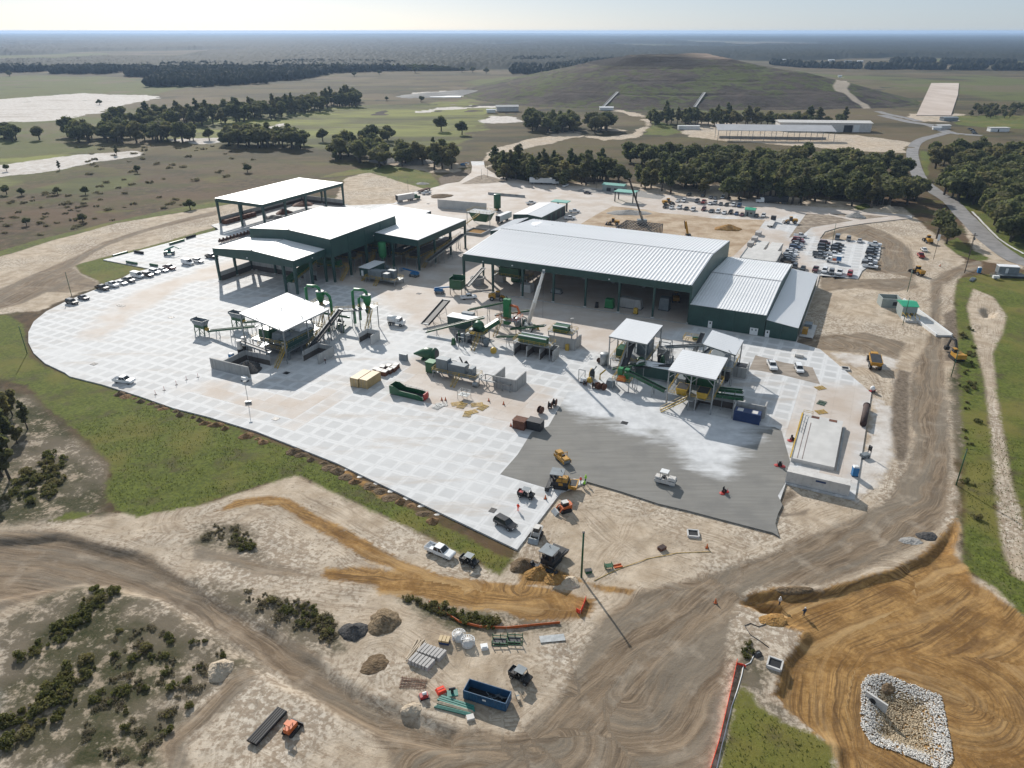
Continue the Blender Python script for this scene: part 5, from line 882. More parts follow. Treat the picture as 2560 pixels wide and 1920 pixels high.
for i, (a, b) in enumerate(((0, 17.6), (3.4, 17.8))):
    m_ = MB().tube([(-1.8 + a * .2, -1.2 - i * 2.6, 5.6), (-1.8 + a * .2, -1.2 - i * 2.6, 3.0)], .75, 12).build('chute', 'dirty_white', pl); MB().tube([(-1.8 + a * .2, -1.2 - i * 2.6, 3.0), (-1.8 + a * .2, -1.2 - i * 2.6, 1.4)], .8, 12).build('rubber_sleeve', 'rubber', m_)
bk = site_thing('storage_bunker', 'concrete bunker wall with a dark gravel pile behind it, near the blue toilet', 'bunker', -159, 132.2)
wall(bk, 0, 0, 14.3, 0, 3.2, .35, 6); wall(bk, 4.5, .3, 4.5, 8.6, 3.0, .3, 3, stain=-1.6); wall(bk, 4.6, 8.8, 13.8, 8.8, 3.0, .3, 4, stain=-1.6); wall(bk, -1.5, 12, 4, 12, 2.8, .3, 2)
def pile(name, label, p, r, h, mat, sx=1.0, seed=1, cat='pile', n=34, rough=.12, group=None):
    R_ = np.random.RandomState(seed); a = np.linspace(0, 2 * math.pi, n, endpoint=False); rr = np.linspace(0, 1, 12); co = []; ph = R_.rand(4) * 6.28
    for q_ in rr:
        w_ = 1 + .10 * np.sin(2 * a + ph[0]) + .08 * np.sin(3 * a + ph[1]) + .05 * np.sin(7 * a + ph[2])
        z = h * (1 - q_) ** .9 * (1 + (R_.rand(n) - .5) * rough * 2) - (.35 if q_ == 1 else 0) ; jit = 1 + (R_.rand(n) - .5) * rough * .6
        co.append(np.stack([np.cos(a) * q_ * r * w_ * sx * jit, np.sin(a) * q_ * r * w_ * jit, z], 1))
    co = np.concatenate(co); co[:n, 2] = h * .97; i = np.arange(12 * n).reshape(12, n); j = np.roll(i, -1, 1); f = np.stack([i[:-1], j[:-1], j[1:], i[1:]], -1).reshape(-1, 4)
    me = mesh_np(name, co, f); me.materials.append(M[mat] if isinstance(mat, str) else mat); o = link(name, me, None, p, R_.rand() * .4); return tag(o, label, cat, group)
def soil(name, a, b, sc=.9, bs=.9):
    t = NT(name); n = t.noise(sc, 5, .7); v_ = t.n.new('ShaderNodeTexVoronoi'); v_.inputs['Scale'].default_value = 2.6; t.l.new(t.pos(), v_.inputs['Vector'])
    c = t.mix(t.step(n, .3, .75), a, b); c = t.mix(t.math('MULTIPLY', t.xyz(v_.outputs['Color'])[0], .45), c, b); t.bump(t.math('ADD', n, t.math('MULTIPLY', v_.outputs['Distance'], .5)), bs, .3); return t.done(c, .95, 0, .15)
M['gravel_dark'] = soil('dark crushed stone', (.04, .04, .043), (.11, .105, .10), 1.5); M['gravel_grey'] = soil('grey crushed stone', (.22, .21, .20), (.38, .37, .35), 1.0); M['soil_tan'] = soil('brown soil', (.085, .058, .036), (.20, .145, .09)); M['soil_pale'] = soil('pale sand soil', (.36, .29, .21), (.55, .47, .37)); M['soil_orange'] = soil('orange soil', (.20, .10, .03), (.40, .24, .09)); M['rubble'] = soil('brown stony rubble', (.10, .07, .04), (.30, .23, .15), 2.2)
pile('gravel_pile', 'dark gravel heap inside the bunker by the blue toilet', S(-149.5, 136.6), 4.0, 2.2, 'gravel_dark', 1.05, 3)
bunker('low concrete bunker with dark lining under the steep conveyor', -139, 147.5, 5.5, 7, 3.0); bunker('white walled small bunker at the foot of the duct towers', -133, 166, 4.5, 4.5, 3.0, 1, 'concrete_pale')
def cyclone(label, u, v, z, two, rz=SITE):
    o = thing('dust_cyclone', label, 'cyclone', S(u, v), rz); platform(o, -2.2, 2.4, -2.2, 2.2, z - 3.2)
    MB().lathe((0, 0, 0), [(.25, z - 4.2), (1.15, z - 1.6), (1.25, z - 1.5), (1.25, z + .6), (1.15, z + .7)], 18).build('cyclone_body', 'bright_green', o, True); MB().lathe((0, 0, 0), [(1.3, z + .7), (1.3, z + .8), (.2, z + .85)], 18).build('lid', 'dirty_white', o)
    MB().tube([(0, 0, z + .7), (-.2, 0, z + 1.6), (-1.2, 0, z + 2.2), (-4.4, -.3, z + 2.0), (-5.2, -.4, z + 1.2), (-5.3, -.4, z - 2), (-5.3, -.4, .8)], .48, 12).build('duct', 'bright_green', o, True)
    if two: MB().tube([(1.2, .2, z - .2), (2.2, .2, z + .4), (3.4, .3, z - .6), (3.7, .3, z - 2.2), (3.7, .3, 1.2)], .48, 12).build('duct', 'bright_green', o, True)
    else: MB().tube([(-1.0, -.6, z - .3), (-1.9, -.7, z + .2), (-2.6, -.8, z - .6), (-2.7, -.8, 2.5)], .45, 12).build('duct', 'bright_green', o, True)
    stairs(o, (2.9, -6.5, 0), (2.9, -2.2, z - 3.2)); MB().taper((0, 0, z - 5.4), (.8, .8), (1.4, 1.4), 1.2).build('discharge_valve', 'plant_green', o); return o
cyclone('bright green cyclone with looping ducts, left of the pair', -151.5, 172, 11.2, True); cyclone('bright green cyclone with looping ducts, right of the pair', -137.5, 177.5, 10.4, False)
# --- central line of conveyors
gb = site_thing('motor_house', 'dark green machine house with white roof among the central conveyors', 'building', -114.4, 187.6)
MB().box(0, 9.7, 0, 3.6, .9, 4.3).build('shell', 'steel_green', gb); MB().box(-.15, 9.85, -.15, 3.75, 4.3, 4.45).build('roof', 'roof_bright', gb); MB().box(.2, 9.5, .2, 3.4, 0, .9).build('base_frame', 'galv', gb); MB().box(9.72, 9.8, .8, 2.4, 1.0, 3.4).build('louvre', 'grey_steel', gb); MB().box(3, 7, 3.8, 5.6, 0, 4.9).build('switch_room', 'grey_steel', gb)
conveyor('wide dark belt conveyor left of the green machine house', S(-121.5, 185.5, 1.2), S(-121.5, 199, 5.0), 2.6, 'dark_steel', 3, deep=.8)
conveyor('long green conveyor climbing past the machine house front', S(-118, 180.5, 1.0), S(-101, 187.5, 6.2), 1.2, legs=3); conveyor('long green conveyor climbing behind the machine house to the tower', S(-113, 199, 3.0), S(-97.5, 198.5, 8.6), 1.2, legs=3)
tw = site_thing('elevator_tower', 'tall bright green elevator casing rising in the central line', 'elevator', -96.8, 195)
MB().box(-1, 1, -.9, .9, 2.2, 10.2).build('casing', 'bright_green', tw); MB().box(-1.1, -.1, -.8, .8, 10.2, 10.5).box(.1, 1.1, -.8, .8, 10.2, 10.5).build('head_cover', 'bright_green', tw); platform(tw, -2.6, 4.4, -2.5, 2.5, 4.2, 'galv', 'orange'); MB().tube([(1.2, 0, 8.6), (3.4, .2, 8.3), (4.2, .2, 6.6), (2.6, -.6, 4.6)], .4, 10).build('duct', 'orange', tw, True); MB().lathe((3.2, .8, 0), [(.3, .8), (1.1, 2.4), (1.1, 4.3), (.9, 4.5)], 16).build('drum', 'galv', tw, True); stairs(tw, (-1, -7, 0), (-1, -2.5, 4.2))
sv = site_thing('sifter_unit', 'green round sifter with slanted chute and yellow deck in the central line', 'sifter', -100.5, 182)
platform(sv, -2.6, 3, -2.6, 2.6, 3.4, 'galv', 'yellow'); MB().tube([(0, -.4, 4.8), (0, 1.6, 5.4)], 1.55, 18).build('drum', 'plant_green', sv, True); MB().bar((1.2, .6, 3.6), (5.0, 4.6, 6.4), 1.5, 1.3).build('chute', 'plant_green', sv); MB().box(-2, -.9, -1.8, .6, 3.4, 4.6).build('motor', 'galv', sv); MB().lathe((3.8, -1.6, 0), [(.6, 0), (1.1, 1.2), (1.1, 2.4), (.8, 2.6)], 16).build('receiver', 'grey_steel', sv, True); stairs(sv, (1.8, -6.6, 0), (1.8, -2.6, 3.4)); MB().box(-1.2, 0, -2.4, -1.6, 3.4, 4.0).build('drive_guard', 'yellow', sv)
conveyor('short green conveyor feeding the three bay bunker', S(-95, 184.5, 2.0), S(-86, 182, 4.6), 1.0, legs=1); conveyor('short green conveyor feeding the rear sorting deck', S(-94, 192, 2.0), S(-82, 191, 5.5), 1.0, legs=1)
b3 = bunker('three bay concrete bunker with yellow railed deck on top', -86.3, 178.2, 12.4, 4.6, 3.4, 3); platform(b3, -.4, 11.4, .2, 4.4, 4.2); MB().box(1, 9.6, 1.0, 3.4, 4.2, 6.0).build('sorting_drum', 'plant_green', b3)
for x in (1.2, 3.4): MB().box(.9, 9.7, x - .15, x + .15, 6.0, 6.25).build('rim', 'roof_bright', b3)
b4 = site_thing('sorting_deck', 'yellow railed deck with green bin on a concrete wall, behind the three bay bunker', 'platform', -80, 189.5)
platform(b4, -.4, 7.5, 0, 4.8, 4.4); MB().box(.8, 5.4, .8, 3.8, 4.4, 6.2).build('bin', 'plant_green', b4); MB().box(.7, 5.5, .7, 1.0, 6.2, 6.4).box(.7, 5.5, 3.6, 3.9, 6.2, 6.4).build('rim', 'roof_bright', b4); wall(b4, .2, -.6, 8.6, -.6, 3.6, .4, 4); wall(b4, 8.6, -.6, 8.6, 4.5, 3.4, .4, 2); MB().box(6, 7, -1.6, -.9, 0, 1.9).build('electrical_cabinet', 'yellow', b4)
tag(MB().tube([(0, -.35, 0.95), (0, .35, 0.95)], .95, 18).build('cable_drum', 'yellow'), 'yellow cable drum standing on the slab before the sifter', 'cable drum').location = at('c', 1250, 865)
cr = thing('mobile_crane', 'white boom mobile crane beside the central conveyors', 'crane', S(-90, 195.5), R(-100))
MB().box(-4, 4, -1.25, 1.25, .9, 1.7).build('carrier', 'dirty_white', cr); MB().taper((3.2, 0, 1.7), (1.5, 2.4), (1.3, 2.2), 1.1).build('cab', 'dirty_white', cr); wheels(cr, (-3, -1.6, 1.6, 3), 1.15, .6, wheel_mesh(.6, .4)); MB().box(-2.6, .8, -1.1, 1.1, 1.7, 2.9).build('turntable', 'grey_steel', cr)
bp, bt_ = Vector((-1.5, 0, 2.6)), Vector((-1.5 + 14.2, 6.5, 24.3)); e_ = (bt_ - bp)
bm_ = MB().bar(bp, bp + e_ * .45, .95, 1.1).build('boom', 'dirty_white', cr); MB().bar(bp + e_ * .44, bp + e_ * .75, .78, .9).bar(bp + e_ * .74, bt_, .6, .7).build('boom_section', 'white', bm_); MB().bbox(bt_, (.9, .7, .9)).build('boom_head', 'grey_steel', bm_); MB().bar(bt_, bt_ - Vector((0, 0, 14)), .06).build('hoist_rope', 'dark_steel', bm_)
for x in (-3.6, 3.4): MB().box(x - .2, x + .2, -3, 3, .5, .8).box(x - .3, x + .3, -3.2, -2.7, 0, .6).box(x - .3, x + .3, 2.7, 3.2, 0, .6).build('outrigger', 'yellow', cr)
# --- parts laid out on the yard
dr = site_thing('cone_drum', 'green cone ended drum lying on the slabs, open end right', 'drum', -107.5, 164.2); MB().tube([(-4.2, -.4, 1.2), (-3.8, -.4, 1.3), (-.6, 0, 1.9), (0.2, 0, 1.95), (3.0, .2, 1.95)], [.25, .35, 1.6, 1.75, 1.75], 20).build('shell', 'plant_green', dr, True); MB().tube([(2.2, .2, 1.95), (2.5, .2, 1.95)], 1.95, 20).build('flange', 'plant_green', dr); MB().tube([(3.01, .2, 1.95), (3.05, .2, 1.95)], 1.6, 20).build('mouth', 'black', dr); MB().box(-1.2, -.6, -1.4, 1.4, 0, .6).box(1.2, 1.8, -1.4, 1.4, 0, .6).build('cradle', 'plant_green', dr)
gx = site_thing('fan_housing', 'dark green square fan housing in front of the cone drum', 'housing', -103, 156.2); MB().box(0, 2.6, 0, 2.4, .2, 3.2).build('shell', 'plant_green', gx); MB().box(-.1, 2.7, -.1, 2.5, 3.2, 3.35).build('lid', 'bright_green', gx); MB().box(.2, 2.4, .2, 2.2, 0, .2).build('skid', 'dark_steel', gx)
el = site_thing('electrical_platform', 'grey electrical cabinets on a yellow railed platform, centre of the yard', 'platform', -99.8, 154.4)
platform(el, 0, 13.5, 0, 4.2, 1.9, 'galv', 'yellow')
for x, w_, h in ((.4, 3.6, 3.2), (4.2, 5.2, 2.4), (10.6, 1.2, 2.2)): MB().box(x, x + w_, 1.6, 3.9, 1.9, 1.9 + h).build('electrical_cabinet', 'grey_steel', el)
stairs(el, (8.2, -3.2, 0), (8.2, 0, 1.9))
fr = site_thing('skid_rack', 'bare grey steel skid frame between the cabinets and the concrete box', 'frame', -85.6, 155.4); m_ = MB()
for y in (0, 3.6): m_.bar((0, y, 2.0), (9.2, y, 2.0), .25)
for x in (0, 2.3, 4.6, 6.9, 9.2): m_.bar((x, 0, 2.0), (x, 3.6, 2.0), .2); m_.bar((x, 0, 0), (x, 0, 2.0), .2); m_.bar((x, 3.6, 0), (x, 3.6, 2.0), .2)
m_.build('frame', 'galv', fr); MB().tube([(-1.2, -1, .7), (.2, -1, .7)], .7, 14).build('motor', 'galv', fr)
bx = site_thing('concrete_box', 'open stained concrete box of upright panels on the yard', 'bunker', -81.6, 156.3)
for a in ((0, 0, 6.4, 0), (6.4, 0, 6.4, 6.5), (0, 0, 0, 6.5)): wall(bx, *a, 3.4, .3, max(3, round(6.5 / 1.2)))
tm = site_thing('trough_feeder', 'long dark green trough with sloping ends lying on the slabs', 'trough', -104.3, 140.6); pr_ = [(0, .2), (10.2, .2), (10.2, 1.2), (8.6, 1.6), (3.2, 1.7), (1.2, 2.6), (0, 2.6)]
for y in (0, 2.9): MB().prism(pr_, y - .08, y + .08).build('side_plate', 'plant_green', tm)
MB().box(0, 10.2, .1, 2.8, .2, .5).build('floor', 'dark_steel', tm); MB().box(-.08, .05, .1, 2.8, .2, 2.6).build('end_plate', 'plant_green', tm); MB().box(10.1, 10.4, .4, 2.5, .2, 1.9).build('tail_plate', 'red', tm); rails(MB(), [(3, 3.0, 1.6), (10, 3.0, 1.2)], .6).build('grid', 'galv', tm)
def container(label, p, rz, L=6.06, mat='tan', corr=True, h=2.6, name='shipping_container', z=0):
    o = thing(name, label, 'container', p, rz); s_ = MB().box(-L/2, L/2, -1.2, 1.2, .08, h - .06).build('shell', mat, o); n = int(L / .3); m_ = MB()
    for i in range(n): x = -L / 2 + .2 + i * (L - .3) / n; m_.box(x, x + .14, -1.25, -1.2, .25, h - .25).box(x, x + .14, 1.2, 1.25, .25, h - .25)
    m_.build('corrugation', mat, s_)
    for x in (-L/2, L/2):
        for y in (-1.2, 1.2): MB().bbox((x, y, h / 2), (.2, .16, h)).build('corner_post', mat, o)
    for y in (-.6, .6): d = MB().box(-L/2 - .07, -L/2 - .01, y - .55, y + .55, .15, h - .15).build('door', mat, o); MB().bar((-L/2 - .1, y, .2), (-L/2 - .1, y, h - .2), .05).build('lock_bar', 'galv', d)
    MB().box(-L/2, L/2, -1.22, 1.22, h - .06, h).build('roof', mat, o); return o
container('left of two tan shipping containers standing side by side', S(-115.2, 143), SITE + math.pi / 2); container('right of two tan shipping containers, with a side window', S(-112.5, 143.4), SITE + math.pi / 2)
for i, (x, y) in enumerate([(430,345),(470,360),(520,372),(570,350),(610,330),(640,300),(560,310),(500,320)]): tag(MB().box(-.75, .75, -.9, .9, 0, .16).box(-.7, .7, -.85, .85, .16, 1.25).build('brick_pallet', 'rust'), None).location = at('f', x, y)
for i, o_ in enumerate([o_ for o_ in bpy.data.objects if o_.name.startswith('brick_pallet')]):
    tag(o_, 'white capped brown pallet load in the cluster behind the tan containers', 'pallet', 'pallet loads behind the tan containers'); o_.rotation_euler = (0, 0, SITE + .1); MB().box(-.74, .74, -.9, .9, 1.25, 1.33).build('cap_sheet', 'dirty_white', o_)
tag(MB().taper((0, 0, 0), (2.6, 1.0), (2.4, .9), 2.0).build('steel_box', 'grey_steel'), 'upright grey steel plate box beyond the pallet loads', 'steel box').matrix_world = Matrix.Translation(at('f', 720, 215)) @ Matrix.Rotation(SITE, 4, 'Z')
for i, (x, y, w_, mt) in enumerate([(1960,930,3.0,'rust'),(2120,940,3.6,'dark_steel')]): tag(MB().taper((0, 0, 0), (w_, 2.4), (w_, 2.4), 2.2).box(-w_/2 - .1, w_/2 + .1, -1.3, 1.3, 2.2, 2.35).build('steel_bin', mt), ('brown steel bin with white lid beside the fresh paving', 'dark steel bin with scrap rim beside the fresh paving')[i], 'bin').matrix_world = Matrix.Translation(at('f', x, y)) @ Matrix.Rotation(SITE, 4, 'Z')
for i, (k, x, y) in enumerate([('c',1750,1500),('c',1850,1450),('c',1900,1420),('d',265,860),('d',310,870),('d',360,880),('d',320,600),('d',175,830)]):
    o = thing('cable_reel', 'dark wooden cable reel standing on edge at the paving edge' if i < 3 else ('dark wooden cable reel in the row left of the green chute' if i < 6 else ('lone dark cable reel by the orange pipe', 'small dark reel beside the white box')[i - 6]), 'cable reel', at(k, x, y), rnd.uniform(0, 1.5), 'cable reels at the paving edge' if i < 3 else ('cable reels by the green chute' if i < 6 else None)); r_ = .95 if i < 6 else .7
    for s_ in (-.4, .4): MB().tube([(0, s_ - .05, r_), (0, s_ + .05, r_)], r_, 16).build('flange', 'rust', o)
    MB().tube([(0, -.35, r_), (0, .35, r_)], r_ * .6, 12).build('cable_winding', 'black', o)
sca = site_thing('scaffold_tower', 'small grey scaffold tower beside the scattered yellow railings', 'scaffold', *UV(at('f', 1365, 620))); rails(MB(), [(-1.4, -1, 1.2), (1.4, -1, 1.2), (1.4, 1, 1.2), (-1.4, 1, 1.2), (-1.4, -1, 1.2)], 1.0).build('guard_rail', 'galv', sca); MB().box(-1.4, 1.4, -1, 1, 1.1, 1.2).build('deck', 'galv', sca)
for x in (-1.4, 1.4):
    for y in (-1, 1): MB().bar((x, y, 0), (x, y, 2.4), .08).build('leg', 'galv', sca)
for i, (k, x, y, rz, mt) in enumerate([('f',1290,680,.3,'yellow'),('f',1340,700,1.2,'yellow'),('f',1500,690,.2,'yellow'),('f',1560,720,1.0,'yellow'),('f',1440,770,.5,'yellow'),('f',1400,790,1.4,'yellow'),('f',1120,690,.2,'galv'),('f',1090,710,.9,'galv'),('e',650,895,.2,'yellow'),('e',640,640,.3,'yellow'),('e',655,800,.9,'plant_green')]):
    m_ = MB(); L_ = 3.2 if i < 8 else 2.6
    for j in range(6): m_.bar((-L_/2, -.9 + j * .36, .06 + .05 * (j % 2)), (L_/2, -.8 + j * .34, .10), .09)
    for x_ in (-1.1, .2, 1.2): m_.bar((x_, -1, .17), (x_, 1, .17), .08)
    o = tag(m_.build('railing_bundle', mt), ('loose yellow railing panel lying by the scaffold tower', 'flat grey grating bundle beside the green trough', 'stack of yellow railing panels on the right yard, nearest the ramp', 'small yellow machine part on the right yard by the slab edge', 'green machine part on the right yard between the yellow stacks')[0 if i < 6 else (1 if i < 8 else i - 6)], 'railing', 'loose yellow railings by the scaffold' if i < 6 else ('grating bundles by the trough' if i < 8 else None)); o.matrix_world = Matrix.Translation(at(k, x, y)) @ Matrix.Rotation(rz, 4, 'Z')
# --- right cluster under three canopies
canopy('silver ribbed canopy, left of the three in the right cluster', -58.3, -47.4, 180.6, 196.3, 10.0, 9.6, 'roof', 3, 3); canopy('silver ribbed canopy nearest the fresh paving, largest of the right cluster', -37.6, -25.8, 165.6, 180.2, 10.1, 9.9, 'roof', 3, 3); canopy('silver canopy at the back of the right cluster by the annex', -33.3, -24.5, 184.4, 195.8, 10.8, 9.3, 'roof', 2, 2)
lg = site_thing('motor_house', 'long low dark green machine house in the right cluster', 'building', *UV(at('d', 690, 745))); MB().box(0, 11.5, 0, 3.2, .6, 3.8).build('shell', 'steel_green', lg); MB().box(-.1, 11.6, -.1, 3.3, 3.8, 3.95).build('roof', 'roof', lg); MB().box(.2, 11.2, .2, 3, 0, .6).build('base_frame', 'galv', lg)
conveyor('steep dark conveyor rising under the left silver canopy', at('d', 545, 720, 1.2), at('d', 660, 400, 7.5), 1.5, 'dark_steel', 2, rail=True); conveyor('long green conveyor running right from the green chute tower', at('d', 600, 690, 5.2), at('d', 1000, 890, 2.2), 1.3, legs=2, deep=.8)
conveyor('level grey conveyor between the back canopies', at('d', 1000, 440, 5.6), at('d', 1390, 420, 5.6), 1.1, 'grey_steel', 3); conveyor('steep dark conveyor standing up behind the back canopy', at('d', 1300, 480, 3), at('d', 1380, 300, 6.5), 1.1, 'dark_steel', 1)
conveyor('short green conveyor, upper of two leaving the nearest canopy', at('d', 1540, 870, 3.6), at('d', 1790, 895, 3.6), 1.2, legs=2, deep=.8); conveyor('short green conveyor, lower of two leaving the nearest canopy', at('d', 1510, 930, 3.6), at('d', 1800, 970, 3.6), 1.2, legs=2, deep=.8)
cw = site_thing('chute_tower', 'bright green twin chute over an orange shaker, left of the right cluster', 'chute', *UV(at('d', 545, 870))); platform(cw, -2.2, 2.6, -1.6, 2.4, 2.8, 'galv', 'yellow')
for x in (-1.3, .5): MB().box(x, x + 1.2, 0, 1.4, 2.8, 5.8).build('chute', 'bright_green', cw)
MB().taper((0, -.4, 2.8), (2.6, 1.6), (1.6, 1.0), 1.2).build('shaker', 'orange', cw); MB().taper((-3.2, .4, 0), (2.2, 2.6), (1.6, 2.0), 2.0).build('collector', 'grey_steel', cw)
sd = site_thing('shredder_deck', 'steel deck with two yellow shredder hoppers beneath the nearest silver canopy', 'platform', -37.4, 165.8); platform(sd, 0, 11.4, 0, 14, 3.6, 'galv', 'yellow', legs=True)
for x in (2.2, 7.4): h_ = MB().taper((x + 1.2, 2.4, 3.6), (2.2, 3.4), (2.8, 4.0), 1.7).build('shredder_hopper', 'yellow', sd); MB().box(x - .1, x + 2.5, .6, 4.2, 5.2, 5.36).build('hopper_mouth', 'black', h_)
MB().box(2, 10, 8, 12, 3.6, 6.4).build('screen_box', 'plant_green', sd); MB().box(.8, 3, 6, 10, 3.6, 5.4).build('motor_box', 'grey_steel', sd); stairs(sd, (-.4, -3.4, 0), (5.2, -.9, 3.6), 1.1); MB().box(5, 7, -1.6, 0, 3.48, 3.6).build('landing', 'galv', sd)
m1 = site_thing('screening_tower', 'grey steel screening machine beneath the left silver canopy', 'screen', -57.8, 181.2); platform(m1, 0, 10, 0, 14.6, 3.2, 'galv', 'yellow'); MB().box(1, 4.5, 2, 6, 3.2, 5.6).build('screen_box', 'plant_green', m1); MB().box(5.5, 9, 7, 12, 3.2, 6.2).build('screen_box', 'grey_steel', m1); MB().lathe((8, 3, 0), [(.4, .4), (1.3, 2), (1.3, 3.4), (1, 3.6)], 16).build('drum', 'plant_green', m1, True); MB().lathe((-2.2, 2, 0), [(1.3, 0), (1.3, 3.4), (1.1, 3.6)], 18).build('tank', 'galv', m1, True); stairs(m1, (-.6, 6, 0), (-.6, 11, 3.2))
m3 = site_thing('screening_tower', 'grey framed machine beneath the rear silver canopy by the annex', 'screen', -32.8, 185); platform(m3, 0, 7.8, 0, 10.4, 4.0, 'galv', 'yellow'); MB().box(1, 6, 1, 8, 4.0, 6.4).build('screen_box', 'grey_steel', m3); MB().box(1, 7, 1, 9, .5, 3.0).build('conveyor_head', 'dark_steel', m3)
sf = site_thing('skid_rack', 'small open grey steel cube frame between the rear canopies', 'frame', *UV(at('d', 985, 560))); m_ = MB()
for z in (3.2, 5.6):
    for a, b in (((-1.6,-1.2),(1.6,-1.2)),((1.6,-1.2),(1.6,1.2)),((1.6,1.2),(-1.6,1.2)),((-1.6,1.2),(-1.6,-1.2))): m_.bar((*a, z), (*b, z), .2)
for x in (-1.6, 1.6):
    for y in (-1.2, 1.2): m_.bar((x, y, 0), (x, y, 5.6), .2)
m_.build('frame', 'galv', sf); MB().taper((0, 0, 0), (2.6, 2), (3, 2.4), 3.1).build('bunker_box', 'concrete', sf)
dk = site_thing('sampling_deck', 'small tan decked platform with rails and drums before the annex', 'platform', *UV(at('d', 1270, 410))); platform(dk, -2.6, 2.6, -1.8, 1.8, 1.6, 'wood', 'yellow'); MB().tube([(0, -.4, 2.1), (1.8, .2, 2.1)], .5, 12).build('drum', 'plant_green', dk)
bunker('wide concrete bunker with dark mouth beneath the nearest silver canopy', -30.2, 166.4, 9.4, 5.2, 3.2); wl = site_thing('retaining_wall', 'pale concrete wall stub behind the dark blue container', 'wall', -21.5, 169.6); wall(wl, 0, 0, 7.6, 0, 3.4, .35, 4, 'concrete'); wall(wl, 7.6, 0, 7.6, 3, 3.4, .35, 1, 'concrete')
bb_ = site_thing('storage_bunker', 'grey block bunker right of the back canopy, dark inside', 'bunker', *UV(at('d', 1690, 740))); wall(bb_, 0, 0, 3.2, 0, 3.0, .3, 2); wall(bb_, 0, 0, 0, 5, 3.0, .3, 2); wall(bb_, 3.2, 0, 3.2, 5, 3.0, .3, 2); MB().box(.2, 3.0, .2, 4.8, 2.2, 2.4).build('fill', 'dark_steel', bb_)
nb = container('dark blue container with white logo patches beside the concrete wall', S(-17.4, 166.8), SITE, 6.06, 'navy', True, 2.7)
for x in (-1.8, 1.6): MB().box(x - .7, x + .7, -.8, .8, 2.7, 2.72).build('roof_vent', 'dirty_white', nb)
wc = container('long white container with blue name plate below the concrete ramp', S(.9, 143.9), SITE, 12.2, 'dirty_white', True, 2.65); MB().box(-.4, 1.6, -1.3, -1.27, 1.75, 2.15).build('name_plate', 'navy', wc)
# --- left halls: what shows below the roofs
ins = site_thing('sorting_line', 'dark sorting machines with yellow walkways inside the tall hall', 'sorting line', -205, 212)
for y, z in ((3, 4), (12, 5), (22, 4.5), (31, 5)): platform(ins, 3, 27, y, y + 5, z, 'galv', 'yellow'); MB().box(4, 25, y + 1, y + 4, z, z + 2.4).build('machine_box', 'plant_green' if y % 2 else 'dark_steel', ins); MB().bar((25, y + 2.5, z + 1), (14, y + 7, z + 4.5), 1.4, .5).build('transfer_belt', 'belt', ins)
stairs(ins, (28.5, 1, 0), (28.5, 6, 4)); stairs(ins, (28.5, 17, 0), (28.5, 23, 4.5))
ln2 = site_thing('sorting_line', 'yellow railed walkways and belts below the right sorting hall', 'sorting line', -172, 239)
for x, z in ((1, 4.5), (8, 3.8)): platform(ln2, x, x + 5, 0, 34, z, 'galv', 'yellow'); MB().box(x + 1, x + 4, 1, 30, z, z + 2).build('machine_box', 'dark_steel', ln2)
stairs(ln2, (14.5, 2, 0), (14.5, -4, 0) if False else (14.5, 9, 4)); conveyor('long yellow railed walkway conveyor along the right sorting hall', S(-154.5, 240, 3.2), S(-153.6, 268, 8.0), 1.6, 'galv', 4, rail=True)
si = site_thing('dust_silo', 'green round silo standing before the right sorting hall', 'silo', -172, 236.6 - 2); MB().lathe((0, 0, 0), [(.4, 3.2), (1.6, 5.0), (1.6, 10.2), (1.4, 10.4)], 18).build('shell', 'bright_green', si, True)
for a in range(4): MB().bar((1.3 * math.cos(a * 1.571 + .8), 1.3 * math.sin(a * 1.571 + .8), 0), (1.3 * math.cos(a * 1.571 + .8), 1.3 * math.sin(a * 1.571 + .8), 5.2), .16).build('leg', 'galv', si)
s2 = site_thing('dust_silo', 'tall dark green silo on the rear yard beside the pit hopper', 'silo', -177.9, 347); MB().lathe((0, 0, 0), [(1.9, 1.5), (1.9, 8.5), (1.7, 8.7)], 18).build('shell', 'plant_green', s2, True); MB().lathe((0, 0, 0), [(2.0, 0), (2.0, .3), (1.0, .4), (1.0, 1.5)], 12).build('base', 'dark_steel', s2)
ep = site_thing('electrical_platform', 'grey transformer cabinets on a railed platform beside the green cabin', 'platform', *UV(at('7', 60, 1350))); platform(ep, 0, 13.5, 0, 6, 1.8, 'galv', 'yellow')
for x, y, w_, d_, h in ((.6, 1.2, 3.4, 2, 2.6), (4.4, .8, 2.6, 2, 2.9), (7.6, .8, 2.2, 2.2, 2.4), (1, 3.8, 2.4, 1.6, 2.2), (4.2, 3.8, 3, 1.6, 2.4), (8, 3.6, 3, 1.8, 3.0)): MB().box(x, x + w_, y, y + d_, 1.8, 1.8 + h).build('electrical_cabinet', 'grey_steel', ep)
stairs(ep, (-2.2, 1, 0), (0, 1, 1.8)); stairs(ep, (6, -2.6, 0), (6, 0, 1.8))
gc = site_thing('control_cabin', 'dark green cabin with silver roof on stilts before the tall hall', 'cabin', *UV(at('6', 1820, 1330))); MB().box(-2, 2.6, 0, 10, 1.6, 4.8).build('shell', 'steel_green', gc); MB().box(-2.2, 2.8, -.2, 10.2, 4.8, 5.0).build('roof', 'roof', gc); MB().box(-1.2, -.2, -.08, -.01, 1.7, 3.8).build('door', 'white', gc)
for x in (-1.6, 2.2):
    for y in (.5, 9.5): MB().box(x - .2, x + .2, y - .2, y + .2, 0, 1.6).build('leg', 'galv', gc)
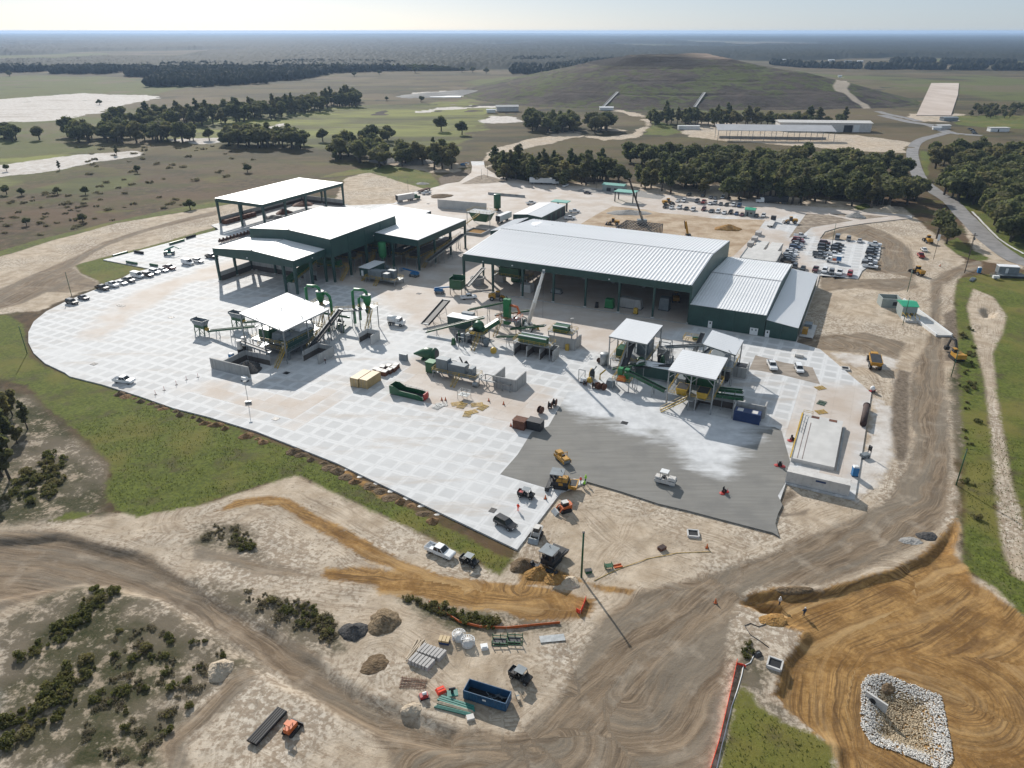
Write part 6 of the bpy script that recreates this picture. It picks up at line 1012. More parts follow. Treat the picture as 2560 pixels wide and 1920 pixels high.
ps = site_thing('intake_conveyor', 'green covered intake trough with walkway under the front canopy', 'conveyor', -187, 196); MB().bar((0, 0, 3.2), (0, 14, 7.2), 3.2, 1.6).build('trough', 'plant_green', ps); MB().bar((2.3, -.5, 2.9), (2.3, 13.5, 6.9), 1.0, .1).build('walkway', 'galv', ps); rails(MB(), [(2.8, -.5, 2.9), (2.8, 13.5, 6.9)]).build('railing', 'yellow', ps); MB().box(-1.4, 1.4, 4, 5, 0, 3.8).box(-1.4, 1.4, 10, 11, 0, 5.5).build('support', 'concrete', ps)
gh = thing('feed_hopper', 'tall green hopper box at the front corner of the hall', 'hopper', at('c', 870, 230), SITE + .15); MB().box(-2.4, 2.4, -1.9, -1.75, 2.4, 5.6).box(-2.4, 2.4, 1.75, 1.9, 2.4, 6.6).box(-2.4, -2.25, -1.9, 1.9, 2.4, 6.2).box(2.25, 2.4, -1.9, 1.9, 2.4, 5.4).taper((0, 0, 1.6), (2.2, 1.6), (4.8, 3.8), .85).build('bin', 'plant_green', gh)
for x in (-2.2, 2.2):
    for y in (-1.7, 1.7): MB().bar((x, y, 0), (x, y, 3), .2).build('leg', 'dark_steel', gh)
conveyor('pale steep chute conveyor entering the open hall corner', at('r', 170, 1080, 1.5), at('r', 420, 800, 5.5), 1.4, 'galv', 1); 
tagx = site_thing('concrete_tank', 'octagonal concrete tank beside the steep chute in the hall corner', 'tank', *UV(at('r', 330, 1040))); MB().lathe((0, 0, 0), [(2.6, 0), (2.8, 2.6), (2.3, 2.6), (2.2, 1.6)], 8).build('shell', 'concrete', tagx)
inn = site_thing('sorting_line', 'dim shredding line inside the left end of the open hall', 'sorting line', -122, 232); platform(inn, 0, 14, 2, 8, 4, 'galv', 'yellow'); MB().box(2, 10, 3, 7, 4, 7).build('machine_box', 'plant_green', inn); MB().box(4, 8, 9, 13, 0, 6).build('machine_box', 'plant_green', inn); MB().box(-2, 2, 6, 9, 0, 4.5).build('bunker_box', 'concrete', inn); MB().box(12.5, 16.5, -.5, 3, 0, 2.8).build('panel_stack', 'concrete_pale', inn)
for i, (x, y, w_, d_, h, mt, lb) in enumerate([(-74.5, 229.5, 3.0, 2.2, 3.0, 'bright_green', 'bright green shredder box inside the hall front'), (-68, 233, 8, 3, 3.2, 'concrete', 'concrete push box inside the hall front'), (-97, 236, 4, 2, 1.4, 'galv', 'grey machine on the floor inside the dark hall'), (-64.6, 227.5, 1.4, 1.2, 1.8, 'yellow', 'yellow cabinet by the hall column'), (-78.5, 227.6, 1, 1, 1.7, 'black', 'black bin on the hall threshold'), (-57, 236, 3.4, 3, 4.2, 'grey_steel', 'grey machine cabinet in the hall depths')]):
    o = site_thing('machine_unit', lb, 'machine', x, y); MB().taper((0, 0, .2), (w_, d_), (w_ * .9, d_ * .9), h).build('housing', mt, o); MB().box(-w_/2 - .1, w_/2 + .1, -d_/2 - .1, d_/2 + .1, 0, .2).build('skid', 'dark_steel', o)
def boomlift(label, k, x, y, rz, tip):
    o = thing('boom_lift', label, 'boom lift', at(k, x, y), rz); MB().box(-1.6, 1.6, -1.1, 1.1, .5, 1.1).build('chassis', 'grey_steel', o); wheels(o, (-1.2, 1.2), 1.0, .5, wheel_mesh(.5, .35)); MB().box(-1.9, 1.2, -.9, .9, 1.1, 1.8).build('turret', 'blue', o); MB().bar((-1.8, 0, 2.0), (tip, 0, 2.6), .4, .5).build('boom', 'blue', o); MB().box(tip, tip + 1.2, -1, 1, 1.6, 1.7).build('basket_floor', 'galv', o); rails(MB(), [(tip, -1, 1.7), (tip + 1.2, -1, 1.7), (tip + 1.2, 1, 1.7), (tip, 1, 1.7), (tip, -1, 1.7)], 1.0, .06, 1.2).build('basket', 'blue', o)
boomlift('blue boom lift parked beside the electrical platform', '7', 600, 1290, SITE + math.pi, 5); boomlift('grey and blue boom lift with long boom near the green hopper box', '7', 880, 1475, SITE + .4, 4.5); boomlift('blue boom lift at the roadside near the rear entrance', '2', 1790, 1440, .3, 3)
# --- rear yard
ph = site_thing('pit_hopper', 'green pit hopper with yellow platform and stair behind the sorting hall', 'hopper', *UV(at('7', 1200, 720))); platform(ph, -1, 12, 0, 8, 6.4, 'galv', 'yellow'); MB().taper((5.5, 4, 2.0), (7, 5), (11, 7.4), 4.2).build('bin', 'plant_green', ph); stairs(ph, (-1, -7, 0), (7, -1.2, 6.4))
rw = site_thing('retaining_wall', 'long pale row of upright concrete panels on the rear yard', 'wall', *UV(at('7', 862, 530))); e0 = UV(at('7', 862, 530)); e1 = UV(at('7', 1400, 575)); wall(rw, 0, 0, e1[0] - e0[0], e1[1] - e0[1], 4.6, .4, 12, 'concrete_pale'); 
pt = site_thing('water_pit', 'low concrete walled pit of brown water behind the sorting hall', 'pit', *UV(at('7', 1150, 820))); 
for a in ((0, 0, 9, 0), (9, 0, 9, 9), (9, 9, 0, 9), (0, 9, 0, 0)): wall(pt, *a, 1.2, .5, 3, 'concrete')
MB().box(.3, 8.7, .3, 8.7, .5, .6).build('water', 'soil_orange', pt)
for i in range(5): o = tag(MB().prism([(-.4, 0), (.4, 0), (.28, .35), (.15, 1.3), (-.15, 1.3), (-.28, .35)], -3, 3).build('concrete_barrier', 'concrete'), 'dark concrete barrier in the double row on the rear yard', 'barrier', 'barriers on the rear yard'); a, b = at('7', 1470, 385), at('7', 1770, 410); o.location = a.lerp(b, i / 4); o.rotation_euler = (0, 0, ang(a, b) + math.pi / 2)
sk = site_thing('steel_skeleton', 'unclad dark steel building frame behind the hall roof', 'frame', -101.5, 316); m_ = MB()
for y in np.linspace(0, 15, 7):
    m_ = MB(); m_.bar((0, y, 6), (17, y, 6), .3).bar((0, y, 0), (0, y, 6), .35).bar((17, y, 0), (17, y, 6), .35); m_.build('portal', 'dark_steel', sk)
for x in np.linspace(0, 17, 12): MB().bar((x, 0, 6.25), (x, 15, 6.25), .25).build('purlin', 'dark_steel', sk)
dc = thing('lattice_crane', 'dark crawler crane with steep boom behind the hall roof', 'crane', at('8', 1440, 720), 0); tracks(dc, 5, .8, 1.6, 1.0); MB().box(-2.5, 2, -1.5, 1.5, 1.1, 2.8).build('house', 'grey_steel', dc); b0 = Vector((0, 0, 2.4)); top = at('8', 1298, 215, 25.5) - at('8', 1440, 720); MB().bar(b0, b0.lerp(top, .22), .9).build('boom_base', 'galv', dc); MB().bar(b0.lerp(top, .22), top, .6).build('boom', 'dark_steel', dc); MB().bbox(top, (.9, .9, .9)).build('boom_head', 'black', dc)
yj = thing('pile_mast', 'short yellow drilling mast leaning on the dirt lot', 'drill', at('8', 1945, 835), 0); MB().bar((0, 0, 0), (-1.6, .5, 6.5), .9).build('mast', 'cat', yj); MB().bar((-1.4, .6, 3), (-2.2, .6, 6.8), .3).build('hose_guide', 'dark_steel', yj); MB().box(-1, 1.2, -1, 1, 0, .8).build('base', 'dark_steel', yj)
ld = site_thing('loading_dock', 'pale raised concrete dock with side walls behind the annex', 'dock', *UV(at('9', 310, 1110))); MB().box(0, 14, 0, 17, 0, 1.25).build('deck', 'concrete_pale', ld); wall(ld, -.2, 0, -.2, 18, 1.5, .3, 4); wall(ld, 14.2, 0, 14.2, 18, 1.5, .3, 4)
for x in (4.2, 10.2): MB().hull8([(x-2.6, 17.1, 0), (x+2.2, 17.1, 0), (x+2.2, 36, 0), (x-2.6, 36, 0), (x-2.6, 17.1, 1.2), (x+2.2, 17.1, 1.2), (x+2.2, 36, .12), (x-2.6, 36, .12)]).build('ramp', 'concrete_pale', ld)
for i, (x, y) in enumerate(((425,945),(470,890),(510,830))): tag(MB().box(-1.2, 1.2, -2.2, 2.2, .1, 1.7).box(-1, 1, -2, 2, 0, .1).build('precast_vault', 'block'), 'grey precast vault block in the row beside the dock ramps', 'precast block', 'vault blocks by the dock').matrix_world = Matrix.Translation(at('9', x, y)) @ Matrix.Rotation(SITE, 4, 'Z')
lf = thing('flat_trailer', 'long flat deck trailer parked beside the dock ramps', 'trailer', at('9', 655, 715), ang(at('9', 640, 745), at('9', 690, 660))); MB().box(-6.5, 6.5, -1.3, 1.3, .9, 1.1).build('deck', 'dirty_white', lf); wheels(lf, (-5, -3.8), 1.0, m_=WM); MB().box(6, 8, -1.2, 1.2, .6, 2.9).build('tractor_cab', 'dark_steel', lf)
# right yard: raised ramp beside the white container
rp = site_thing('concrete_ramp', 'broad pale concrete loading ramp with yellow edge beside the white container', 'ramp', -5.3, 151.8)
MB().hull8([(0,0,0),(8.9,0,0),(9.1,22,0),(0,22,0),(0,0,.9),(8.9,0,.9),(9.1,22,1.5),(0,22,1.5)]).build('deck', 'concrete_pale', rp); MB().bar((-.2, 0, 1.0), (-.2, 22, 1.6), .3, .25).build('edge_curb', 'yellow', rp)
rails(MB(), [(0, 13, 1.2), (0, 22, 1.5), (2.2, 22, 1.5)], 1.0).build('railing', 'yellow', rp)
for x in (1.2, 2.2): MB().bar((x, .5, .92), (x, 18, 1.42), .08).build('rail', 'rust', rp)
for x in (2.0, 6.0): MB().box(x, x + 1.8, 20.6, 21.8, 1.45, 1.5).build('dock_plate', 'rust', rp)
MB().box(9.4, 9.8, 0, 22, 0, .2).build('footing', 'concrete', rp)
# --- more of the crowded steelwork
for lb, a, b, w_, mt in (('dark green conveyor from the left duct tower down to the yard', (-148, 168, 6.5), (-146, 178, 2.0), 1.2, 'plant_green'), ('yellow railed walkway conveyor between the two duct towers', (-149, 174, 5.0), (-139, 176, 6.4), 1.2, 'galv'), ('dark conveyor from the canopy rear up to the left duct tower', (-150, 163, 4.0), (-153, 171, 7.5), 1.1, 'dark_steel'), ('green cross conveyor behind the elevator tower', (-104, 201, 2.0), (-92, 203, 5.0), 1.1, 'plant_green'), ('low grey conveyor under the sifter deck', (-106, 183, 1.2), (-94, 179.5, 2.4), 1.1, 'grey_steel'), ('dark level conveyor behind the long green machine house', (-50, 178, 3.2), (-40, 182, 4.2), 1.1, 'dark_steel'), ('steep grey conveyor from the rear canopy to the annex side', (-36, 197, 2.0), (-30, 204, 6.0), 1.1, 'grey_steel'), ('green conveyor under the left silver canopy front', (-56, 178.5, 1.5), (-47, 179.5, 4.5), 1.1, 'plant_green')): conveyor(lb, S(*a), S(*b), w_, mt, 2, rail='yellow' in lb)
for lb, u, v, parts in (('cluster of green pipes and tanks between the duct towers', -145, 172, 9), ('cluster of grey pumps and pipes beside the elevator tower', -93, 199, 8), ('cluster of valves and pipes before the sifter', -104.5, 178.5, 7), ('cluster of drums and pipes beneath the rear silver canopy', -44, 190, 8), ('cluster of motors and steel beside the chute tower', -60, 172, 7), ('heap of steel sections and boxes behind the cabinets', -95, 160.5, 7), ('cluster of pipes and skids in front of the right sorting hall', -165, 228, 8)):
    o = site_thing('pipe_cluster', lb, 'pipework', u, v)
    for i in range(parts):
        x, y = rnd.uniform(-3, 3), rnd.uniform(-2.4, 2.4); mt = rnd.choice(['galv', 'plant_green', 'grey_steel', 'dark_steel', 'yellow', 'plant_green']); k_ = i % 4
        if k_ == 0: MB().tube([(x, y, 0), (x, y, rnd.uniform(1.5, 3.8)), (x + rnd.uniform(-2, 2), y + .8, rnd.uniform(2.5, 4.2))], .22, 8).build('pipe', mt, o, True)
        elif k_ == 1: MB().lathe((x, y, 0), [(.5, 0), (.75, .4), (.75, rnd.uniform(1.4, 2.6)), (.3, rnd.uniform(2.6, 3))], 12).build('vessel', mt, o, True)
        elif k_ == 2: MB().taper((x, y, 0), (rnd.uniform(.8, 1.8), rnd.uniform(.8, 1.6)), (.7, .7), rnd.uniform(.8, 2.2)).build('housing', mt, o)
        else: MB().bar((x, y, 0), (x, y, 3.4), .16).bar((x + 1.8, y, 0), (x + 1.8, y, 3.4), .16).bar((x, y, 3.4), (x + 1.8, y, 3.4), .16).bar((x, y, .2), (x + 1.8, y, 3.3), .1).build('support_frame', 'galv', o)
# ------------------------------------------------------------------ roads, lots and loose things on the ground
def sheet(name, poly, mat, z=0.03, cell=3.0, sub=None):
    me, _ = cells_mesh(name, poly, cell, U0, V0, None, 0.0, 0.0); co = np.empty(len(me.vertices) * 3); me.vertices.foreach_get('co', co); co = co.reshape(-1, 3)
    ins = in_poly(co[:, 0], co[:, 1], PAD); co[:, 2] = np.where(ins, 0, height(co[:, 0], co[:, 1])) + z; me.vertices.foreach_set('co', co.ravel()); me.materials.append(mat); return structure(link(name, me))
t = NT('dirt lot'); a_ = t.noise(.12, 5, .62); b_ = t.noise(.9, 4, .65); c = t.mix(t.step(a_, .3, .7), (.33, .235, .15), (.52, .42, .31)); c = t.mix(t.math('MULTIPLY', t.step(b_, .5, .75), .6), c, (.23, .16, .10)); t.bump(b_, .6, .3); M['dirt'] = t.done(c, .95, 0, .15)
sheet('dirt_lot', mixed(('8', [(760,708),(930,605),(1110,510),(1480,548),(1640,585),(2000,615),(2212,645)]), ('9', [(590,664),(470,830),(300,1000),(240,1060)])) + [tuple(S(-60, 288)[:2]), tuple(S(-118, 288)[:2])], M['dirt'], .02)
t = NT('muddy patch'); a_ = t.noise(.35, 5, .65, t.scale_vec(t.pos(), (.4, 1.5, 1), -SITE)); c = t.mix(t.step(a_, .3, .7), (.21, .175, .14), (.36, .31, .26)); t.bump(a_, .4, .2); M['mud'] = t.done(c, .95)
sheet('muddy_patch', mixed(('d', [(1855,670),(1920,525),(2212,600)]), ('e', [(560,420),(640,600),(560,580),(240,500),(0,455)])), M['mud'], .02)
t = NT('island soil'); a_ = t.noise(.3, 5, .65); c = t.mix(t.step(a_, .35, .7), (.16, .12, .085), (.36, .30, .23)); t.bump(a_, .6, .3); M['island'] = t.done(c, .95)
for nm, k, pts in (('planting_island', '7', [(1115,268),(1300,180),(1370,160),(1450,185),(1640,236),(1420,258)]), ('planting_island', '9', [(1300,596),(1560,598),(1950,625),(1640,660)]), ('planting_island', '9', [(1045,592),(1300,610),(1560,670),(1100,745),(1000,830),(850,860),(920,760)])): sheet(nm, mixed((k, pts)), M['island'], .05)
sheet('gravel_island', mixed(('8', [(690,350),(800,310),(1000,330),(1420,330),(1700,400),(1640,436),(1300,395)])), M['gravel_grey'], .05)
def strip(name, k, pts, w, mat, z=.07, lift=True):
    pp = [Vector((*p, 0)) for p in P2(k, pts)]; fine_ = []
    for i in range(len(pp) - 1):
        p0, p1, p2, p3 = pp[max(i - 1, 0)], pp[i], pp[i + 1], pp[min(i + 2, len(pp) - 1)]; n = max(2, int((p2 - p1).length / 3))
        for j in range(n): s_ = j / n; fine_.append(.5 * ((2 * p1) + (p2 - p0) * s_ + (2 * p0 - 5 * p1 + 4 * p2 - p3) * s_ ** 2 + (3 * p1 - p0 - 3 * p2 + p3) * s_ ** 3))
    fine_.append(pp[-1]); co = []
    for i, p in enumerate(fine_):
        d = (fine_[min(i + 1, len(fine_) - 1)] - fine_[max(i - 1, 0)]).normalized(); n = Vector((-d.y, d.x, 0)); co += [p + n * w * s_ for s_ in (-.5, -.2, .2, .5)]
    co = np.array([tuple(c_) for c_ in co]); hz = height(co[:, 0], co[:, 1]).reshape(-1, 4); hz = np.maximum(hz, hz.max(1, keepdims=True) - .15); co[:, 2] = hz.ravel() + z; me = mesh_np(name, co, grid_faces(len(fine_), 4)); me.materials.append(mat); return structure(link(name, me))
t = NT('worn asphalt'); a_ = t.noise(.2, 5, .6); c = t.mix(t.step(a_, .3, .7), (.17, .165, .16), (.25, .24, .235)); M['road'] = t.done(c, .9)
strip('access_road', 'w', [(2300,585),(2212,566),(2150,530),(2110,492),(2080,462),(2055,435),(2020,412),(1988,385),(1974,350),(1972,322),(1990,302),(2050,285)], 8.5, M['road'], .12); strip('gate_road', 'w', [(1905,248),(1960,262),(2010,270),(2050,285),(2120,292)], 12, M['road'], .12); strip('verge_kerb', 'w', [(2212,548),(2165,520),(2130,488),(2100,456)], 1.0, M['concrete_pale'], .2)
strip('landfill_track', 'w', [(1985,262),(1960,255),(1925,248),(1895,240)], 9, M['road'], .2)
M['soil_tan2'] = soil('rusty brown soil', (.12, .07, .035), (.27, .17, .09))
# stockpiles and spoil heaps
for i, (k, x, y, r, h, mt, sx, lb) in enumerate([('2',1130,1395,9,3.2,'gravel_grey',1.5,'grey gravel heap behind the storage canopy, left hump'),('2',1390,1410,10,3.4,'gravel_grey',1.5,'grey gravel heap behind the storage canopy, right hump'),('2',1690,1440,8,2.2,'soil_pale',1.3,'pale sand heap beside the boom lift at the rear entrance'),('9',1590,628,5,2.4,'gravel_grey',1.0,'grey heap on the triangular island by the drive'),('9',1945,560,5.5,3.0,'soil_pale',1.0,'pale sand heap beside the back drive'),('9',1780,565,5,1.6,'soil_pale',1.6,'low pale spoil heap left of the sand heap'),('8',1290,585,7,1.6,'gravel_grey',1.6,'flat grey gravel heap on the dirt lot'),('9',180,760,5.5,2.2,'soil_orange',1.2,'orange soil heap on the dirt lot'),('7',1500,75,6,2.0,'soil_pale',1.4,'pale sand heap right of the rear entrance'),('7',900,400,6,1.2,'soil_tan',1.3,'round brown mound beside the white trailer'),('7',690,262,4,1.0,'gravel_grey',1.2,'small grey heap on the rear sand'),
  ('k',1330,1480,2.3,1.2,'gravel_dark',1.0,'dark stony rubble heap, left of the pair'),('k',1590,1400,2.9,1.5,'rubble',1.05,'brown stony rubble heap, right of the pair'),('h',460,1420,2.3,1.4,'soil_tan',1.1,'brown soil heap at the slab corner, left'),('h',620,1500,2.2,1.3,'soil_orange',1.2,'orange soil heap at the slab corner, middle'),('h',800,1560,2.0,1.0,'soil_orange',1.2,'orange soil heap at the slab corner, right'),('h',960,1600,1.6,.9,'soil_pale',1.2,'pale soil heap by the green pole foot'),('l',450,690,2.0,.45,'soil_tan',1.2,'rutted soil hump beside the haul track'),('l',800,1110,1.2,.6,'soil_pale',1.2,'small pale sand heap beside the green panels'),('n',1640,870,1.3,.3,'gravel_grey',2.0,'grey crushed stone heap at the road bend, left'),('n',1790,830,1.6,.5,'gravel_dark',1.3,'dark crushed stone heap at the road bend, right'),('n',620,1290,1.0,.35,'soil_tan',3.6,'long brown soil ridge above the orange trench'),('o',600,380,1.8,.5,'soil_orange',1.3,'orange clay heap beside the trench workers'),('o',1590,960,1.3,.5,'soil_tan',1.0,'brown soil lump inside the stone lined basin'),('j',1690,910,2.2,1.6,'soil_pale',1.0,'pale sandy mound in the lower left scrub')]):
    p = at(k, x, y); p.z -= .05; pile('stockpile', lb, p, r, h, mt, sx, 20 + i)
_e = [at('i', 1040, 290), at('i', 1300, 385), at('i', 1500, 445), at('i', 1800, 540), at('i', 2212, 690), at('k', 1060, 20), at('k', 1360, 195), at('k', 1800, 400), at('k', 2130, 580)]; i = 0
for a, b in zip(_e[:-1], _e[1:]):
    for j in range(max(1, round((b - a).length / 3.1))):
        q_ = a.lerp(b, j / max(1, round((b - a).length / 3.1))) + Vector((rnd.uniform(-.7, .7), rnd.uniform(-.5, .5), 0)); i += 1
        if rnd.random() > .14: pile('spoil_heap', 'brown spoil heap in the row of dumped heaps along the pad edge', (q_.x, q_.y, gz(q_.x, q_.y) - .1), rnd.uniform(.9, 1.8), rnd.uniform(.35, 1.05), rnd.choice(['soil_tan', 'soil_tan', 'soil_tan2']), rnd.uniform(.9, 1.5), 300 + i, 'soil heap', n=20, group='spoil heaps along the pad edge')
for i, (x, y) in enumerate([(1250,85),(1380,145),(1510,208),(1640,272),(1775,335),(1905,398),(2050,470)]): p = at('k', x, y); p.z -= .02; pile('lime_patch', 'white splash of spilt curing compound beside the pad edge', p, .6, .06, 'dirty_white', 1.3, 90 + i, 'spill', rough=.5, group='white spills along the pad edge')
# rocks of the lined basin
def rocks(name, pts, sizes, mat, label, seed):
    R_ = np.random.RandomState(seed); base_ = np.array([(0,0,1),(.9,0,.3),(.28,.85,.3),(-.72,.53,.3),(-.72,-.53,.3),(.28,-.85,.3),(0,0,-.6)]); fc = np.array([(0,1,2),(0,2,3),(0,3,4),(0,4,5),(0,5,1),(6,2,1),(6,3,2),(6,4,3),(6,5,4),(6,1,5)])
    n = len(pts); V = base_[None] * (1 + (R_.rand(n, 7, 3) - .5) * .5) * sizes[:, None, None]; a = R_.rand(n) * 6.28; ca, sa = np.cos(a), np.sin(a); V = np.stack([V[..., 0] * ca[:, None] - V[..., 1] * sa[:, None], V[..., 0] * sa[:, None] + V[..., 1] * ca[:, None], V[..., 2] * .75], -1) + pts[:, None, :]
    me = mesh_np(name, V.reshape(-1, 3), (fc[None] + (np.arange(n) * 7)[:, None, None]).reshape(-1, 3), {'tone': np.repeat(R_.rand(n), 7)}, False); me.materials.append(mat); return tag(link(name, me), label, 'rocks', kind='stuff')
def rockmat(name, a, b): t = NT(name); c = t.mix(t.attr('tone'), a, b); return t.done(t.mix(.3, c, t.mix(t.noise(5, 4), (.2, .2, .2), (.8, .8, .8)), 'OVERLAY'), .9)
_P = np.array(PIT); R_ = np.random.RandomState(4); q_ = np.stack([R_.uniform(_P[:, 0].min() - 1, _P[:, 0].max() + 1, 30000), R_.uniform(_P[:, 1].min() - 1, _P[:, 1].max() + 1, 30000)], 1); d_ = sdist(q_[:, 0], q_[:, 1], PIT, 4)
ring = q_[(d_ > -.3) & (d_ < 1.2 + R_.rand(len(d_)) * 1.6)][:3600]; core = q_[d_ > 1.6][:3600]
rocks('white_riprap', np.column_stack([ring, height(ring[:, 0], ring[:, 1]) + .08]), R_.uniform(.09, .19, len(ring)), rockmat('white limestone', (.36, .34, .31), (.72, .70, .66)), 'rim of white broken stone round the basin', 1); rocks('tan_gravel', np.column_stack([core, height(core[:, 0], core[:, 1]) + .05]), R_.uniform(.08, .2, len(core)), rockmat('tan cobbles', (.20, .15, .09), (.52, .43, .30)), 'tan cobbles on the basin floor', 2)
hw = thing('headwall', 'pale concrete headwall with dark pipe mouth in the stone lined basin', 'headwall', at('o', 1480, 1110), R(-52)); MB().box(-1.6, 1.6, -.15, .15, -.3, 1.3).build('slab', 'concrete_pale', hw); MB().tube([(-.4, -.4, .4), (-.4, .3, .4)], .45, 14).build('pipe', 'black', hw)
# poles
PL = [('m',530,665,9.6,'thick green pole standing alone beside the idle paver',.20),('p',545,1215,8.7,'green pole leaning over the verge of the haul road bend',.14),('p',515,575,7.9,'green pole in front of the yellow excavator',.12),('5',620,900,8.9,'thin green pole by the parked cars at the left edge',.12),('5',235,1395,8.6,'thin green pole at the leftmost curve of the pad',.12),('9',955,490,9,'thin pole behind the lowbed truck',.12),('9',1325,945,9.7,'thin green pole in the middle of the staff car park',.12),('9',1875,560,9,'thin pole at the tree line beside the sand heap',.12),('a',1390,730,15.8,'tall wooden utility pole at the gate bend',.17),('a',535,1455,9.3,'thin green pole in front of the green roofed scale house',.12),('a',600,990,8.5,'thin green pole behind the roofless block shell',.12),('a',960,545,8,'white topped sign pole beside the oak',.1),('7',1345,215,6.5,'left thin pole on the rear entrance island',.1),('7',1410,190,8,'right thin pole on the rear entrance island',.1),('8',930,320,9,'thin pole left of the mint roofed office',.1),('8',470,255,8,'thin pole behind the far white trailer',.1),('7',533,330,6,'thin pole standing in the rear sand',.1),('a',1450,470,9,'thin pole on the verge behind the utility pole',.1)]
for k, x, y, h, lb, r in PL:
    o = thing('light_pole' if 'utility' not in lb else 'utility_pole', lb, 'pole', at(k, x, y)); MB().tube([(0, 0, -.3), (0, 0, h)], [r, r * .8], 10).build('shaft', 'plant_green' if 'green' in lb else 'trunk', o, True); MB().bbox((0, 0, h), (r * 2.2, r * 2.2, .1)).build('cap', 'dark_steel', o)
    if 'sign' in lb: MB().bbox((0, 0, h + 1.2), (1.0, .15, 2.6)).build('sign_panel', 'white', o)
    if 'utility' in lb: MB().bar((-1.2, 0, h - .8), (1.2, 0, h - .8), .15).build('crossarm', 'trunk', o); MB().tube([(.3, 0, h - 2.6), (.3, 0, h - 1.7)], .28, 10).build('transformer', 'grey_steel', o)
# drain grates and small concrete chambers
for i, (k, x, y, s_, lb) in enumerate([('5',1045,983,3.2,'double dark drain grate near the parked cars'),('5',1480,1085,1.8,'dark drain grate left of the front hopper'),('5',812,1487,1.8,'dark drain grate near the leftmost pad edge'),('b',1060,1563,1.6,'dark drain grate on the lower pad edge'),('g',2055,1525,1.25,'dark drain grate just behind the black car'),('d',578,1218,1.6,'dark drain grate on the white cured paving'),('b',1175,1075,1.6,'dark drain grate in the canopy shadow'),('7',755,485,1.6,'dark drain grate on the rear yard'),('c',455,230,1.6,'dark drain grate by the blue boom lift')]):
    o = thing('drain_grate', lb, 'drain', at(k, x, y) + Vector((0, 0, .03)), SITE); MB().box(-s_/2, s_/2, -.7, .7, 0, .03).build('recess', 'black', o); m_ = MB()
    for j in range(7): m_.box(-s_/2, s_/2, -.7 + j * .22, -.62 + j * .22, .03, .05)
    m_.build('bars', 'dark_steel', o)
for i, (k, x, y, lb) in enumerate([('m',1495,300,'square concrete chamber with dark opening on the sand'),('o',610,770,'pale rimmed chamber with dark mouth beside the orange soil'),('e',905,440,'small dark open pit in the right yard sand')]):
    o = thing('concrete_chamber', lb, 'chamber', at(k, x, y), (R(-8), R(-28), R(-15))[i])
    for a in ((-1, -1, 1, -1), (1, -1, 1, 1), (1, 1, -1, 1), (-1, 1, -1, -1)): fascia(o, *a, -.3, .5, 1, .25, 'concrete_pale')
    MB().box(-.9, .9, -.9, .9, -.2, .3).build('opening', 'black', o)
# people
def person(label, k, x, y, top, rz=0, hat='white', legs='denim', reach=.25):
    o = thing('person', label, 'person', at(k, x, y), rz); me = bpy.data.meshes.new('body'); V = [(0,0,.95),(0,0,1.15),(0,0,1.42),(0,0,1.52),(0,0,1.62),(0,.1,.92),(.04,.13,.5),(0,.13,.06),(.14,.14,.03),(0,-.1,.92),(.1,-.13,.5),(-.02,-.13,.06),(.12,-.14,.03),(0,.2,1.4),(.05,.27,1.13),(reach,.22,.92),(0,-.2,1.4),(.06,-.28,1.13),(reach,-.2,.95),(0.02,0,1.72)]
    E_ = [(0,1),(1,2),(2,3),(3,4),(4,19),(0,5),(5,6),(6,7),(7,8),(0,9),(9,10),(10,11),(11,12),(2,13),(13,14),(14,15),(2,16),(16,17),(17,18)]; rr = [.16,.16,.18,.06,.1,.1,.075,.055,.05,.1,.075,.055,.05,.07,.055,.045,.07,.055,.045,.09]
    me.from_pydata(V, E_, []); b = link('body', me, o); b.modifiers.new('skin', 'SKIN'); sv_ = me.skin_vertices[0].data
    for i, r in enumerate(rr): sv_[i].radius = (r * (1.25 if i in (0, 1, 2) else 1), r)
    sv_[0].use_root = True; b.modifiers.new('sub', 'SUBSURF').levels = 1; b.modifiers['sub'].render_levels = 1; me.materials.append(M[legs])
    j = MB(); j.lathe((0, 0, 0), [(.20, .93), (.225, 1.1), (.24, 1.36), (.15, 1.5), (.08, 1.53)], 12); j.tube([(0, .2, 1.42), (.05, .28, 1.13), (reach * .8, .23, .98)], [.10, .085, .07], 8).tube([(0, -.2, 1.42), (.06, -.29, 1.13), (reach * .8, -.21, 1.0)], [.10, .085, .07], 8); j.build('vest', top, o, True)
    MB().lathe((0, 0, 0), [(.05, 1.5), (.095, 1.58), (.1, 1.66), (.08, 1.75)], 10).build('face', 'skin', o, True); MB().lathe((0.01, 0, 0), [(.14, 1.70), (.12, 1.76), (.09, 1.83), (.02, 1.86)], 12).build('hard_hat', hat, o, True); return o
person('person in full red workwear standing on the white slab near the black car', 'h', 405, 838, 'hivis_red', R(60), 'white', 'hivis_red'); person('person in red vest standing right behind the paver', 'h', 1068, 562, 'hivis_red', R(-20), 'white', 'denim', .3); person('person in lime vest, nearer of two beside the paver', 'h', 1108, 592, 'hivis_lime', R(120), 'hivis_lime'); person('person in lime vest, farther of two beside the paver', 'h', 1122, 545, 'hivis_lime', R(200), 'hivis_lime')
person('person with white hat and pale shirt at the orange trench edge, left', 'o', 645, 268, 'dirty_white', R(-60)); person('person with white hat in dark clothes at the orange trench, right', 'o', 862, 345, 'denim', R(100), 'white', 'denim', .35); person('person walking in the shadow of the screening canopy', 'b', 1590, 975, 'rust', R(20), 'white')
